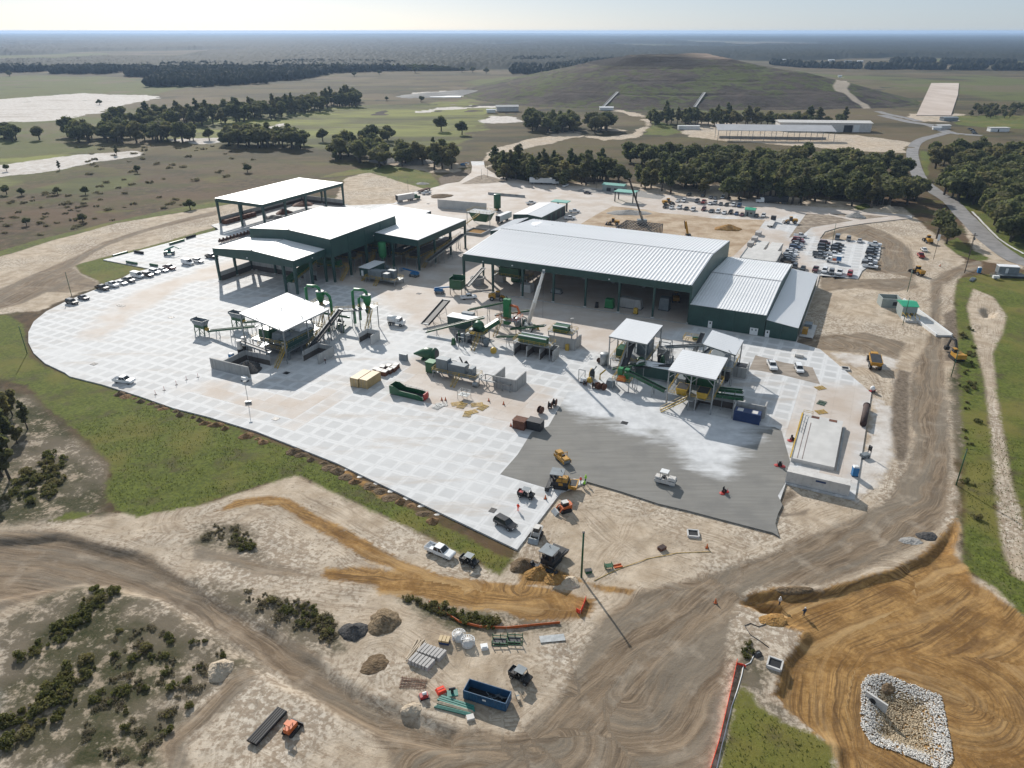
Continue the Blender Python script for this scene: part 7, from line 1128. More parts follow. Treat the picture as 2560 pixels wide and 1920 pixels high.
# the lay-down area at the bottom
D0, D1, D2 = at('l', 1300, 1008), at('l', 1700, 1140), at('l', 1762, 1055)
dp = thing('dumpster', 'open blue roll-off dumpster with white label at the bottom', 'dumpster', (D0 + D1) / 2 + Vector((.3, .85, 0)), ang(D0, D1)); Ld = (D1 - D0).length
for y in (-1.1, 1.1):
    s_ = MB().box(-Ld/2, Ld/2, y - .05, y + .05, .2, 1.75).build('side_wall', 'dump_blue', dp); m_ = MB()
    for i in range(14): x = -Ld/2 + .2 + i * (Ld - .4) / 13; m_.box(x - .07, x + .07, y + (.05 if y > 0 else -.15), y + (.15 if y > 0 else -.05), .25, 1.65)
    m_.build('rib', 'dump_blue', s_)
for x in (-Ld/2, Ld/2): MB().box(x - .05, x + .05, -1.15, 1.15, .2, 1.75).build('end_wall', 'dump_blue', dp)
MB().box(-Ld/2, Ld/2, -1.1, 1.1, .1, .25).build('floor', 'black', dp); m_ = MB()
for i in range(26): a = rnd.uniform(0, 3.1); x, y = rnd.uniform(0, Ld/2 - .9), rnd.uniform(-.7, .7); m_.bar((x, y, .45 + rnd.uniform(0, .3)), (x + math.cos(a) * .9, y + math.sin(a) * .35, .45 + rnd.uniform(0, .4)), .07)
m_.build('scrap', 'grey_steel', dp); MB().box(-.25, .3, -1.28, -1.26, 1.05, 1.35).build('label_plate', 'white', dp)
bs = ang(at('l', 880, 570), at('l', 1010, 640))
for i in range(13):
    back = i < 7; j = i if back else i - 7; n_ = 7 if back else 6; a, b = (at('l', 895, 560), at('l', 1085, 625)) if back else (at('l', 815, 650), at('l', 975, 715)); p = a.lerp(b, j / (n_ - 1)); o = thing('concrete_block', 'cast concrete parking block in the stacked double row near the lumber', 'concrete block', p, bs, 'concrete blocks in the lay-down area')
    for z in (0, .42): MB().box(-.22, .22, -.95, .95, z, z + .38).build('block_unit', 'block', o)
for i in range(9): o = tag(MB().box(-2.0, 2.0, -.09, .09, 0, .14).build('timber_post', 'wood'), 'weathered timber post in the loose pile beside the blocks', 'timber', 'timber posts beside the blocks'); o.location = at('l', 800 + i * 10, 540 + (i % 3) * 18) + Vector((0, 0, .12 * (i % 3))); o.rotation_euler = (0, 0, ang(at('l', 735, 620), at('l', 890, 400)) + rnd.uniform(-.12, .12))
def stack(name, label, cat, k, x, y, rz, boxes): 
    o = thing(name, label, cat, at(k, x, y), rz)
    for n_, m_, b in boxes: MB().box(*b).build(n_, m_, o)
    return o
stack('crate', 'yellow slatted crate on a blue base beside the blocks', 'crate', 'l', 1112, 480, R(-12), [('base', 'navy', (-.8, .8, -.55, .55, 0, .5))] + [('slat', 'tan', (-.85 + i * .58, -.85 + i * .58 + .5, -.6, .6, .5, .85)) for i in range(3)])
for i, (x, y, rz, lb) in enumerate([(1250,440,.4,'white barred round cage, smaller and leftmost'),(1335,500,-.2,'white barred round cage, larger beside the crate')]):
    o = thing('pipe_cage', lb, 'cage', at('l', x, y), rz); m_ = MB(); n_ = 9; Rr = 1.05
    for z in (0.05, 1.0): m_.tube([(Rr * math.cos(a * .42), Rr * math.sin(a * .42), z) for a in range(n_)], .06, 6)
    m_.build('hoop', 'white', o); b_ = MB()
    for a in range(n_): c_, s_ = math.cos(a * .42), math.sin(a * .42); b_.bar((Rr * c_, Rr * s_, 0.05), (Rr * c_, Rr * s_, 1.0), .08); b_.bar((Rr * c_, Rr * s_, 1.0), (0, 0, 1.15), .07)
    b_.build('bars', 'white', o); MB().lathe((0, 0, 0), [(1.0, 0.02), (.9, .4), (.4, .8)], 14).build('core', 'dirty_white', o)
stack('plastic_tank', 'square white plastic tank lid lying on the sand', 'tank', 'l', 1490, 535, .2, [('body', 'white', (-.55, .55, -.5, .5, 0, .5)), ('lid', 'white', (-.4, .4, -.35, .35, .5, .6))])
for i, (x, y, lb) in enumerate([(1640,480,'green steel rack lying open on the sand, left'),(1780,470,'green steel frame stack on the sand, right')]):
    o = thing('steel_rack', lb, 'rack', at('l', x, y), R(-4)); m_ = MB()
    for z in (.1, .6): m_.bar((-1.2, -.8, z), (1.2, -.8, z), .12).bar((-1.2, .8, z), (1.2, .8, z), .12)
    for x_ in (-1.2, 0, 1.2): m_.bar((x_, -.8, .1), (x_, .8, .1), .1).bar((x_, -.8, 0), (x_, -.8, 1.0), .12).bar((x_, .8, 0), (x_, .8, 1.0), .12)
    m_.build('frame', 'plant_green', o); MB().box(-1, .9, -.6, .6, .15, .3).build('grating', 'dark_steel', o)
for i, (x, y, lb) in enumerate([(2085,450,'grey steel plate leaning flat, left of the pair'),(2190,440,'grey steel plate leaning flat, right of the pair')]): o = thing('steel_plate', lb, 'plate', at('l', x, y), R(8)); MB().box(-1.1, 1.1, -.7, .7, .06, .12).build('sheet', 'galv', o); MB().bar((-1, -.6, .03), (1, -.6, .03), .06).bar((-1, .6, .03), (1, .6, .03), .06).build('bearer', 'wood', o)
tp = thing('tarp_roll', 'red tarpaulin bundle on the sand by the dumpster', 'tarp', at('l', 1078, 945), .5); MB().taper((0, 0, 0), (1.5, 1.2), (1.1, .9), .45).build('bundle', 'hivis_red', tp); MB().box(-.5, .5, -.06, .06, .45, .5).build('strap', 'red', tp)
gn = thing('pump', 'small red and white engine pump beside the rebar', 'pump', at('l', 915, 1005), .4); MB().box(-.6, .6, -.4, .4, .15, .6).build('engine', 'red', gn); MB().tube([(-.2, 0, .75), (.4, 0, .75)], .22, 12).build('tank', 'white', gn); MB().box(-.75, .75, -.5, .5, 0, .12).build('skid', 'dark_steel', gn)
vl = thing('valve_stand', 'dark teal valve assembly standing on a plate near the dumpster', 'valve', at('l', 1185, 965), .2); MB().box(-.8, .8, -.6, .6, 0, .1).build('plate', 'teal', vl); MB().tube([(0, 0, .1), (0, 0, .9)], .22, 12).build('stem', 'dark_steel', vl); MB().tube([(-.5, 0, .9), (.5, 0, .9)], .2, 12).build('body', 'dark_steel', vl)
ra = ang(at('l', 1000, 990), at('l', 1460, 1150))
for i, (x, y, mt, w_, lb) in enumerate([(1230,1070,'teal',.95,'wide teal roof panel bundle beside the dumpster'),(1220,1110,'wood',.35,'thin timber lath bundle below the teal panels'),(1200,1140,'teal',.4,'narrow teal trim bundle, nearest the haul track')]):
    o = thing('panel_bundle', lb, 'panels', at('l', x, y), ra + .04 * i)
    for j in range(3): MB().box(-2.9 + .15 * j, 2.9 - .2 * j, -w_/2 + j * w_/3, -w_/2 + (j + .85) * w_/3, .08, .28 + .05 * j).build('panel', mt, o)
stack('precast_beam', 'short pale beam standing beside the dumpster end', 'beam', 'l', 1808, 1010, R(-72), [('beam', 'wood', (-.75, .75, -.22, .22, 0, .5)), ('strap', 'grey_steel', (-.1, .1, -.24, .24, 0, .52))]); stack('plastic_tank', 'crumpled white sheeting on a pallet below the teal panels', 'sheeting', 'l', 1355, 1205, .3, [('pallet', 'wood', (-.6, .6, -.5, .5, 0, .14)), ('sheeting', 'dirty_white', (-.5, .55, -.45, .4, .14, .4))])
rb = thing('rebar_mat', 'rusty rebar mats lying in a tangled rectangle on the sand', 'rebar', at('l', 810, 870), ang(at('l', 660, 860), at('l', 920, 880))); 
for j in range(10): MB().bar((-1.9, -.95 + j * .2, .06 + .04 * (j % 3)), (2.0, -.9 + j * .2 + rnd.uniform(-.2, .2), .1), .04).build('bar', 'rust', rb)
for j in range(9): MB().bar((-1.7 + j * .42, -1.1, .12), (-1.7 + j * .42 + rnd.uniform(-.2, .2), 1.1, .14), .04).build('bar', 'rust', rb)
pa, pb = at('w', 545, 1610), at('w', 610, 1535)
for i in range(5): tag(MB().tube([(-(pb - pa).length / 2, 0, .24), ((pb - pa).length / 2, 0, .24)], .24, 12).build('drain_pipe', 'black'), 'black ribbed drain pipe in the bundle at the bottom left', 'pipe', 'black pipes at the bottom left').matrix_world = Matrix.Translation((pa + pb) / 2 + Vector((math.cos(ang(pa, pb) + 1.57), math.sin(ang(pa, pb) + 1.57), 0)) * (i - 2) * .34 + Vector((0, 0, .1))) @ Matrix.Rotation(ang(pa, pb), 4, 'Z')
od = thing('mini_dozer', 'small orange tracked machine beside the black pipes', 'dozer', at('w', 630, 1580), ang(at('w', 615, 1600), at('w', 648, 1560))); tracks(od, 2.2, .35, .65, .6); MB().box(-1.0, .8, -.5, .5, .6, 1.3).build('body', 'orange', od); MB().box(-.7, .1, -.5, .5, 1.9, 2.0).build('canopy', 'orange', od); 
for x in (-.6, 0):
    for y in (-.42, .42): MB().bar((x, y, 1.3), (x, y, 1.9), .07).build('post', 'dark_steel', od)
MB().box(1.2, 1.35, -1, 1, .05, .7).build('blade', 'dark_steel', od)
# black water pipe, hoses, silt fence
bpz = thing('rusted_pipe', 'large dark rusted pipe lying on the right yard', 'pipe', (at('e', 1090, 1050) + at('e', 1130, 850)) / 2, ang(at('e', 1090, 1050), at('e', 1130, 850))); Lp = (at('e', 1090, 1050) - at('e', 1130, 850)).length; MB().tube([(-Lp/2, 0, .75), (Lp/2, 0, .75)], .75, 18).build('barrel', 'darkrust', bpz, True); MB().tube([(Lp/2 - .3, 0, .75), (Lp/2, 0, .75)], .85, 18).build('flange', 'darkrust', bpz)
def fence(name, label, k, pts, mat, h, posts=True):
    pp = [at(k, x, y) for x, y in pts]; o = thing(name, label, 'fence', pp[0]); p0 = pp[0]
    for a, b in zip(pp[:-1], pp[1:]):
        A, B = a - p0, b - p0; n = Vector((-(B - A).y, (B - A).x, 0)).normalized() * .03; z = Vector((0, 0, h)); lo = Vector((0, 0, -.15)); MB().hull8([A - n + lo, B - n + lo, B + n + lo, A + n + lo, A - n + z, B - n + z, B + n + z, A + n + z]).build('fabric', mat, o)
        MB().bar(A + lo, A + z * 1.15, .06).build('stake', 'wood', o)
    return o
fence('silt_fence', 'orange mesh fence running down beside the white hose at the bottom', 'o', [(285,740),(240,950),(190,1170),(130,1430),(60,1659),(20,1800)], 'hivis_red', .65); fence('silt_fence', 'faded orange silt fence curving behind the lay-down area', 'l', [(960,100),(1080,180),(1250,290),(1450,340),(1700,350),(1900,330),(2212,300)], 'orange', .45); fence('silt_fence', 'short bright orange mesh fence at the tip of the orange ruts', 'm', [(570,860),(545,930),(520,985),(485,965)], 'hivis_red', .8); fence('silt_fence', 'tiny orange mesh scrap across the white hose', 'o', [(285,765),(335,775),(360,790)], 'hivis_red', .4)
def hose(label, k, pts, r, mat, z=.06):
    pp = [at(k, x, y) + Vector((0, 0, z)) for x, y in pts]; o = MB().tube([p - pp[0] for p in pp], r, 6).build('hose', mat, None, True); o.location = pp[0]; tag(o, label, 'hose'); return o
hose('white hose beside the orange mesh fence at the bottom', 'o', [(430,690),(400,750),(340,780),(325,860),(290,980),(240,1120),(190,1320),(150,1480),(110,1659),(90,1760)], .07, 'white'); hose('thin grey hose curling in the pale sand by the trench', 'o', [(545,360),(530,420),(470,440),(400,410),(350,430),(400,510),(480,560),(560,620)], .06, 'dark_steel'); hose('thin yellow hose across the sand to the red reel', 'm', [(640,700),(760,640),(900,580),(1100,510),(1350,460),(1600,450),(1650,450)], .05, 'yellow'); hose('thin dark cable on the slab below the gravel bunker', 'b', [(740,1010),(745,1080),(760,1140)], .05, 'black')
bgp = thing('debris_bag', 'black crumpled plastic bundle beside the white hose', 'debris', at('o', 465, 685), .4); MB().taper((0, 0, 0), (1.4, 1.0), (.6, .5), .5).taper((.5, .4, 0), (.8, .7), (.3, .3), .35).build('bundle', 'black', bgp); MB().box(-.3, .3, -.04, .04, .3, .55).build('tie', 'grey_steel', bgp)
# cones, posts, toilets, odds and ends
cone_m = MB().lathe((0, 0, 0), [(.22, .04), (.16, .1), (.05, .72)], 10).mesh('cone_body', 'orange'); cone_b = MB().box(-.26, .26, -.26, .26, 0, .04).mesh('base', 'black')
for i, (k, x, y, lb) in enumerate([('f',1625,650,'orange cone on the dusty slab, left of two beside the box shadow'),('f',1782,685,'orange cone on the dusty slab, right of two beside the box shadow'),('f',1125,640,'orange cone behind the grating bundles, left'),('f',1165,640,'orange cone behind the grating bundles, right'),('f',1860,915,'orange cone beside the brown steel bin'),('m',1688,890,'orange cone alone on the haul road'),('h',695,710,'orange cone at the slab corner near the buggy'),('a',1050,640,'orange barrel cone in the gate dirt'),('m',1615,415,'red cone at the end of the yellow hose')]):
    o = thing('traffic_cone', lb, 'cone', at(k, x, y)); link('cone_body', cone_m, o); link('base', cone_b, o); o.scale = (1.3,) * 3
for i, (x, y) in enumerate([(1345,300),(1420,262),(1525,215),(1612,172),(1712,150)]): o = thing('marker_post', f'thin red marker post with foot on the left pad, {ORD[i]} from the left', 'marker', at('i', x, y), rnd.uniform(0, 2), 'marker posts on the left pad'); MB().bar((0, 0, 0), (.02, 0, 1.25), .07).build('post', 'red', o); MB().bar((-.45, 0, .06), (.45, 0, .06), .08).bar((0, -.4, .06), (0, .4, .06), .08).build('foot', 'dark_steel', o)
def toilet(label, k, x, y, rz): o = thing('portable_toilet', label, 'toilet', at(k, x, y), rz); MB().box(-.6, .6, -.6, .6, .1, 2.15).build('cabin', 'blue', o); MB().taper((0, 0, 2.15), (1.24, 1.24), (.8, .8), .25).build('roof', 'white', o); MB().box(-.4, .4, -.63, -.6, .2, 1.95).build('door', 'blue', o); MB().box(-.65, .65, -.65, .65, 0, .1).build('skid', 'dark_steel', o)
toilet('blue portable toilet on the yard beside the white container', 'n', 1160, 305, R(-10)); toilet('blue portable toilet behind the gravel bunker wall', 'b', 598, 945, SITE); toilet('blue portable toilet by the grey site office at the gate', 'a', 1585, 730, R(-15))
so = thing('site_office', 'grey raised site office with silver roof at the gate bend', 'cabin', at('a', 1960, 760), R(-12)); MB().box(-3.6, 3.6, -1.6, 1.6, 1.0, 3.6).build('shell', 'grey_steel', so); MB().box(-3.7, 3.7, -1.7, 1.7, 3.6, 3.8).build('roof', 'roof', so); MB().box(-4.2, 6.2, -4.2, -1.7, .75, .95).build('deck', 'grey_steel', so); rails(MB(), [(-4.2, -4.2, .95), (6.2, -4.2, .95), (6.2, -1.7, .95)]).build('railing', 'grey_steel', so); stairs(so, (-6.6, -3, 0), (-4.2, -3, .9), 1.2, 'galv'); MB().box(-1.2, -.2, -1.66, -1.6, 1.05, 3.1).build('door', 'white', so); MB().box(-3.5, 6, -4.1, 1.5, 0, .75).build('skirt', 'dark_steel', so)
gt = thing('generator_trailer', 'small white generator trailer in the grass by the site office', 'generator', at('a', 1815, 820), R(-10)); MB().box(-1.1, 1.1, -.6, .6, .5, 1.5).build('housing', 'white', gt); wheels(gt, (0,), .6, .35, wheel_mesh(.35, .2)); MB().bar((1.1, 0, .5), (2.2, 0, .45), .1).build('drawbar', 'dark_steel', gt)
pb2 = thing('pipe_stack', 'grey pipes heaped on the verge below the site office', 'pipes', at('a', 1500, 830), ang(at('a', 1450, 880), at('a', 1560, 770)))
for i in range(6): MB().tube([(-2.6, -.5 + i * .22, .18 + .2 * (i % 2)), (2.6, -.6 + i * .26, .18 + .2 * (i % 2))], .14, 8).build('pipe', 'grey_steel', pb2)
fk = thing('forklift', 'grey forklift with upright mast on the right yard edge', 'forklift', at('n', 1255, 150), R(20)); MB().box(-1.2, .8, -.6, .6, .3, 1.0).build('body', 'grey_steel', fk); MB().box(-2.6, -1.2, -.5, -.3, .1, .16).box(-2.6, -1.2, .3, .5, .1, .16).build('fork', 'dark_steel', fk); MB().bar((.9, -.4, 0), (.9, -.4, 2.8), .12).bar((.9, .4, 0), (.9, .4, 2.8), .12).bar((.9, -.4, 2.8), (.9, .4, 2.8), .12).bar((.9, -.4, 1.6), (.9, .4, 1.6), .12).build('mast', 'dark_steel', fk); wheels(fk, (-.8, .5), .55, .28, wheel_mesh(.28, .2)); MB().box(.7, 1.0, -.4, .4, 1.7, 2.6).build('light_panel', 'black', fk)
cm = thing('cement_mixer', 'white and red portable concrete mixer at the right yard', 'mixer', at('e', 1190, 680), .5); MB().lathe((0, 0, 0), [(.35, .5), (.65, .9), (.6, 1.3), (.3, 1.7)], 12).build('drum', 'white', cm, True); MB().box(-.9, .9, -.4, .4, .3, .5).build('frame', 'red', cm); wheels(cm, (-.5, .5), .45, .28, wheel_mesh(.28, .15)); MB().bar((.9, 0, .4), (1.9, 0, .4), .1).build('tow_bar', 'dark_steel', cm)
stack('steel_tray', 'flat tan pallet load on the yard right of the annex', 'pallet', 'e', 415, 305, SITE, [('pallet', 'wood', (-1.2, 1.2, -.8, .8, 0, .2)), ('load', 'dirty_white', (-1.15, 1.15, -.75, .75, .2, .9))]); stack('work_bench', 'white compressor set on the slab below the canopy shadow', 'compressor', 'b', 735, 1160, SITE, [('skid', 'dark_steel', (-.9, .9, -.6, .6, 0, .3)), ('housing', 'white', (-.8, .8, -.5, .5, .3, 1.3))]); stack('work_bench', 'white generator box beside the dark cable reels', 'generator', 'd', 160, 805, SITE, [('skid', 'dark_steel', (-.9, .9, -.6, .6, 0, .3)), ('housing', 'white', (-.8, .8, -.5, .5, .3, 1.4))]); stack('light_tower', 'slim light tower with trailer base near the sorting deck', 'light tower', 'c', 2075, 745, .3, [('trailer', 'dark_steel', (-1, 1, -.5, .5, .3, .8)), ('mast', 'galv', (-.07, .07, -.07, .07, .8, 7.5)), ('lamp_head', 'dirty_white', (-.5, .5, -.15, .15, 7.5, 7.8))]); stack('light_tower', 'slim light tower on the lower pad with small base', 'light tower', 'b', 770, 1395, .3, [('trailer', 'grey_steel', (-.8, .8, -.4, .4, .2, .6)), ('mast', 'galv', (-.06, .06, -.06, .06, .6, 6.0)), ('lamp_head', 'dirty_white', (-.4, .4, -.12, .12, 6.0, 6.3))]); stack('steel_rack', 'green open steel rack near the red hydrant on the sand', 'rack', 'm', 765, 585, .2, [('side', 'plant_green', (-.7, -.6, -.5, .5, 0, .9)), ('side', 'plant_green', (.6, .7, -.5, .5, 0, .9)), ('shelf', 'plant_green', (-.6, .6, -.5, .5, .45, .55))]); stack('spill_tray', 'orange plastic tray lying on the sand', 'tray', 'm', 845, 575, .3, [('floor', 'orange', (-.8, .8, -.35, .35, 0, .08)), ('rim', 'orange', (-.8, .8, -.4, -.35, 0, .25)), ('rim', 'orange', (-.8, .8, .35, .4, 0, .25))]); stack('steel_box', 'dark green job box beside the thick green pole', 'job box', 'm', 590, 625, .2, [('body', 'plant_green', (-.6, .6, -.4, .4, 0, .5)), ('lid', 'dark_steel', (-.62, .62, -.42, .42, .5, .58))]); stack('steel_box', 'brown steel box tipped on the sand near the yellow hose', 'job box', 'm', 1225, 425, .6, [('body', 'rust', (-.7, .7, -.5, .5, 0, .5)), ('lid', 'darkrust', (-.72, .72, -.52, .52, .5, .58))])
# bales, rotors and scrap at the left halls
for i in range(7): p = S(-285.6, 262.5 + i * 3.0); tag(MB().box(-1.4, 1.4, -1.3, 1.3, 0, 2.0).box(-1.3, 1.3, -1.35, 1.35, .2, 1.8).build('bale', 'rust'), 'brown baled scrap in the row inside the storage canopy wall', 'bale', 'bales under the storage canopy').matrix_world = Matrix.Translation(p) @ Matrix.Rotation(SITE, 4, 'Z')
pile('scrap_pile', 'rust red scrap heap under the storage canopy', S(-276, 293), 4, 2.2, 'rust', 1.2, 150); pile('scrap_pile', 'pale broken scrap heap under the storage canopy front', S(-274, 283), 3.5, 1.2, 'gravel_grey', 1.4, 151); pile('scrap_pile', 'rust red scrap heap at the back of the storage canopy', S(-280, 313), 5, 2.2, 'rust', 1.3, 152)
ra_, rb_ = at('t', 545, 905), at('t', 880, 805)
for i in range(9):
    p = ra_.lerp(rb_, i / 8); o = thing('rusty_rotor', f'rusty brown rotor with hooked arms, {ORD[i]} from the left beside the front canopy', 'rotor', p, SITE, 'rusty rotors beside the front canopy'); MB().tube([(0, -1.2, 1.2), (0, 1.2, 1.2)], .55, 10).build('shaft', 'darkrust', o); m_ = MB()
    for j in range(10): a = j * .63; m_.bar((0, -1 + j * .22, 1.2), (1.25 * math.cos(a), -1 + j * .22, 1.2 + 1.15 * math.sin(a)), .28)
    m_.build('arms', 'rust', o)
for i, (x, y, mt, L_, lb) in enumerate([(1200,530,'black',5,'pile of black tyres on the left yard edge'),(1140,620,'plant_green',6,'long green steel tube on the left yard'),(1530,440,'plant_green',8,'long dark green trough on the far left yard'),(1650,395,'black',5,'row of black drums at the far left kerb'),(1330,640,'plant_green',4,'green machine head with yellow disc by the parked cars'),(1040,545,'plant_green',7,'green railing rack along the left kerb')]):
    o = thing('spare_part', lb, 'machine part', at('5', x, y), SITE + math.pi / 2 * (i in (2, 3, 5)))
    if 'tyres' in lb or 'drums' in lb:
        for j in range(6): MB().tube([(j * .9 - 2.2, -.35, .55), (j * .9 - 2.2, .35, .55)], .55, 12).build('tyre', 'rubber', o)
    else: MB().tube([(-L_/2, 0, .5), (L_/2, 0, .5)], .5, 12).build('barrel', mt, o); MB().box(-L_/2, L_/2, -.3, .3, 0, .12).build('bearer', 'wood', o)
# far yard: white roll-off boxes and loads
for i in range(22):
    if i < 7: p = at('3', 1450 + i * 25, 1118); lb = f'white roll-off box, {ORD[i]} from the left in the front row beyond the wood'
    elif i < 12: p = at('3', (1562, 1625, 1655, 1690, 1720)[i - 7], 1040); lb = f'white roll-off box, {ORD[i - 7]} from the left in the back row'
    else: p = at('3', 1790 + (i - 12) * 32, 1032); lb = f'white roll-off box, {ORD[i - 12]} from the left behind the grey canopy'
    tag(MB().taper((0, 0, 0), (3.6, 5.0), (4.2, 5.6), 3.6).build('roll_off_box', 'white'), lb, 'box', 'white boxes at the far yard').location = p
for i, (x, y, lb) in enumerate([(2010,895,'white tanker shape far beyond the pines'),]): pass
# ------------------------------------------------------------------ trees and shrubs
def foliage(name, a, b, warm):
    t = NT(name); oi = t.n.new('ShaderNodeObjectInfo'); c = t.mix(t.attr('tone'), a, b); c = t.mix(t.math('MULTIPLY', t.step(oi.outputs['Random'], .35, 1.0), .7), c, warm); t.b.inputs['Specular IOR Level'].default_value = .2
    m = t.done(c, .8); tl = t.n.new('ShaderNodeBsdfTranslucent'); t.l.new(t.mix(.35, c, (.14, .17, .03)), tl.inputs[0]); mx = t.n.new('ShaderNodeMixShader'); mx.inputs[0].default_value = .5
    out_ = [n for n in t.n if n.type == 'OUTPUT_MATERIAL'][0]; t.l.new(t.b.outputs[0], mx.inputs[1]); t.l.new(tl.outputs[0], mx.inputs[2]); t.l.new(mx.outputs[0], out_.inputs[0]); return m
M['leaf_oak'] = foliage('oak leaves', (.062, .076, .036), (.195, .205, .10), (.20, .18, .09)); M['leaf_pine'] = foliage('pine needles', (.054, .070, .034), (.165, .180, .085), (.18, .15, .08)); M['leaf_shrub'] = foliage('shrub leaves', (.075, .082, .028), (.195, .185, .07), (.25, .20, .10)); M['leaf_dry'] = foliage('dry twigs', (.13, .105, .075), (.28, .235, .17), (.20, .155, .105)); M['leaf_mid'] = foliage('mixed leaves', (.075, .090, .038), (.215, .215, .10), (.26, .21, .10))
def crown(lobes, n, size, seed, mat):
    """leaf clumps spread through and over the lobes (centre, radii) of a crown"""
    R_ = np.random.RandomState(seed); w = np.array([l[1][0] * l[1][1] * l[1][2] for l in lobes]) ** .67; k = R_.choice(len(lobes), n, p=w / w.sum()); c_ = np.array([l[0] for l in lobes])[k]; r = np.array([l[1] for l in lobes])[k]
    d = R_.randn(n, 3); d /= np.linalg.norm(d, axis=1)[:, None]; rad = (R_.rand(n) ** .3); p = c_ + d * r * rad[:, None]
    nn = d * .8 + R_.randn(n, 3) * .7; nn /= np.linalg.norm(nn, axis=1)[:, None]; u = np.cross(nn, R_.randn(n, 3)); u /= np.linalg.norm(u, axis=1)[:, None]; v = np.cross(nn, u); s = size * R_.uniform(.6, 1.4, n)[:, None]
    # each clump: a bent three-triangle fan so that its outline is ragged
    V = np.stack([p - u * s * .5 - v * s * .35, p + u * s * .5 - v * s * .3 + nn * s * .15, p + u * s * .35 + v * s * .5, p - u * s * .4 + v * s * .45 + nn * s * .2, p + nn * s * .22], 1)
    fc = np.array([(0, 1, 4), (1, 2, 4), (2, 3, 4), (3, 0, 4)]); me = mesh_np('crown', V.reshape(-1, 3), (fc[None] + (np.arange(n) * 5)[:, None, None]).reshape(-1, 3), {'tone': np.repeat(R_.rand(n), 5)}, False); me.materials.append(M[mat]); return me
def trunk(h, r, seed, limbs=4, spread=.3):
    R_ = random.Random(seed); m_ = MB().tube([(0, 0, -.4), (.02 * h, 0, h * .3), (.01 * h, .02 * h, h * .6)], [r * 1.3, r, r * .6], 7)
    for i in range(limbs): a = i * 6.28 / limbs + R_.random(); z0 = h * R_.uniform(.25, .5); m_.tube([(0, 0, z0), (math.cos(a) * h * spread * .6, math.sin(a) * h * spread * .6, z0 + h * .16), (math.cos(a) * h * spread, math.sin(a) * h * spread, z0 + h * .3)], [r * .6, r * .4, r * .15], 5)
    return m_.mesh('trunk', 'trunk', True)
TREES = {}
def variant(kind, i):
    if (kind, i) in TREES: return TREES[kind, i]
    R_ = random.Random(hash_(kind) + i); lob = []
    if kind == 'oak':                                  # about 12 m tall, 11 m wide
        for j in range(9): a = R_.uniform(0, 6.28); d = R_.uniform(1.5, 4.0); lob.append(((math.cos(a) * d, math.sin(a) * d, R_.uniform(4.8, 8.4)), (R_.uniform(1.7, 2.9), R_.uniform(1.7, 2.9), R_.uniform(1.3, 2.1))))
        lob.append(((0, 0, 8.6), (2.8, 2.8, 2.4))); r = crown(lob, 1350, 1.05, i, 'leaf_oak'), trunk(11, .42, i, 5)
    elif kind == 'mid':
        for j in range(8): a = R_.uniform(0, 6.28); d = R_.uniform(.6, 2.6); lob.append(((math.cos(a) * d, math.sin(a) * d, R_.uniform(3.2, 10.0)), (R_.uniform(1.2, 2.1),) * 2 + (R_.uniform(1.2, 2.2),)))
        r = crown(lob, 1150, .85, 30 + i, 'leaf_mid'), trunk(11, .28, i, 4, .2)
    elif kind == 'pine':                               # about 15 m tall, narrow
        for j in range(11): z = 4.5 + j * .95; w_ = (1.0 - abs(z - 8) / 9) * 2.2; a = R_.uniform(0, 6.28); lob.append(((math.cos(a) * w_ * .55, math.sin(a) * w_ * .55, z), (w_ * .75, w_ * .75, .85)))
        r = crown(lob, 1000, .8, 60 + i, 'leaf_pine'), trunk(14, .26, i, 2, .1)
    elif kind == 'shrub':                              # about 1.6 m
        for j in range(5): a = R_.uniform(0, 6.28); d = R_.uniform(.2, 1.3); lob.append(((math.cos(a) * d, math.sin(a) * d, R_.uniform(.2, .7)), (R_.uniform(.3, .8),) * 2 + (R_.uniform(.2, .6),)))
        r = crown(lob, 330, .27, 90 + i, 'leaf_shrub'), trunk(1.2, .05, i, 3)
    elif kind == 'dry':
        for j in range(5): a = R_.uniform(0, 6.28); d = R_.uniform(.2, 1.5); lob.append(((math.cos(a) * d, math.sin(a) * d, R_.uniform(.1, .4)), (R_.uniform(.3, .9),) * 2 + (R_.uniform(.15, .4),)))
        r = crown(lob, 260, .22, 120 + i, 'leaf_dry'), trunk(.9, .04, i, 3)
    TREES[kind, i] = r; return r
def hash_(s): return sum(ord(c_) * (j + 3) for j, c_ in enumerate(s))
NV = {'oak': 6, 'mid': 6, 'pine': 6, 'shrub': 5, 'dry': 4}; NM = {'oak': 'oak_tree', 'mid': 'broadleaf_tree', 'pine': 'pine_tree', 'shrub': 'shrub', 'dry': 'dry_bush'}
tr = random.Random(21)
def tree(kind, p, s, label, group=None, sq=1.0):
    c_, tk_ = variant(kind, tr.randrange(NV[kind])); o = thing(NM[kind], label, 'tree' if kind in ('oak', 'mid', 'pine') else 'shrub', p, tr.uniform(0, 6.28), group); o.scale = (s * sq, s * sq, s); link('trunk', tk_, o); link('crown', c_, o); return o
def wood(k, poly, n, mix_, smin, smax, label, group, mind=3.0):
    P = P2(k, poly); xs = [p[0] for p in P]; ys = [p[1] for p in P]; got = []; tries = 0
    while len(got) < n and tries < 6000:
        tries += 1; x, y = tr.uniform(min(xs), max(xs)), tr.uniform(min(ys), max(ys))
        if not in_poly(np.array([x]), np.array([y]), P)[0] or any((x - a) ** 2 + (y - b) ** 2 < mind * mind for a, b in got): continue
        got.append((x, y)); kind = tr.choice(mix_); tree(kind, (x, y, gz(x, y)), tr.uniform(smin, smax), label % {'oak': 'oak', 'mid': 'leafy tree', 'pine': 'pine'}[kind], group, {'oak': 1.1, 'mid': 1.35, 'pine': 1.35}[kind] * tr.uniform(.78, 1.25))
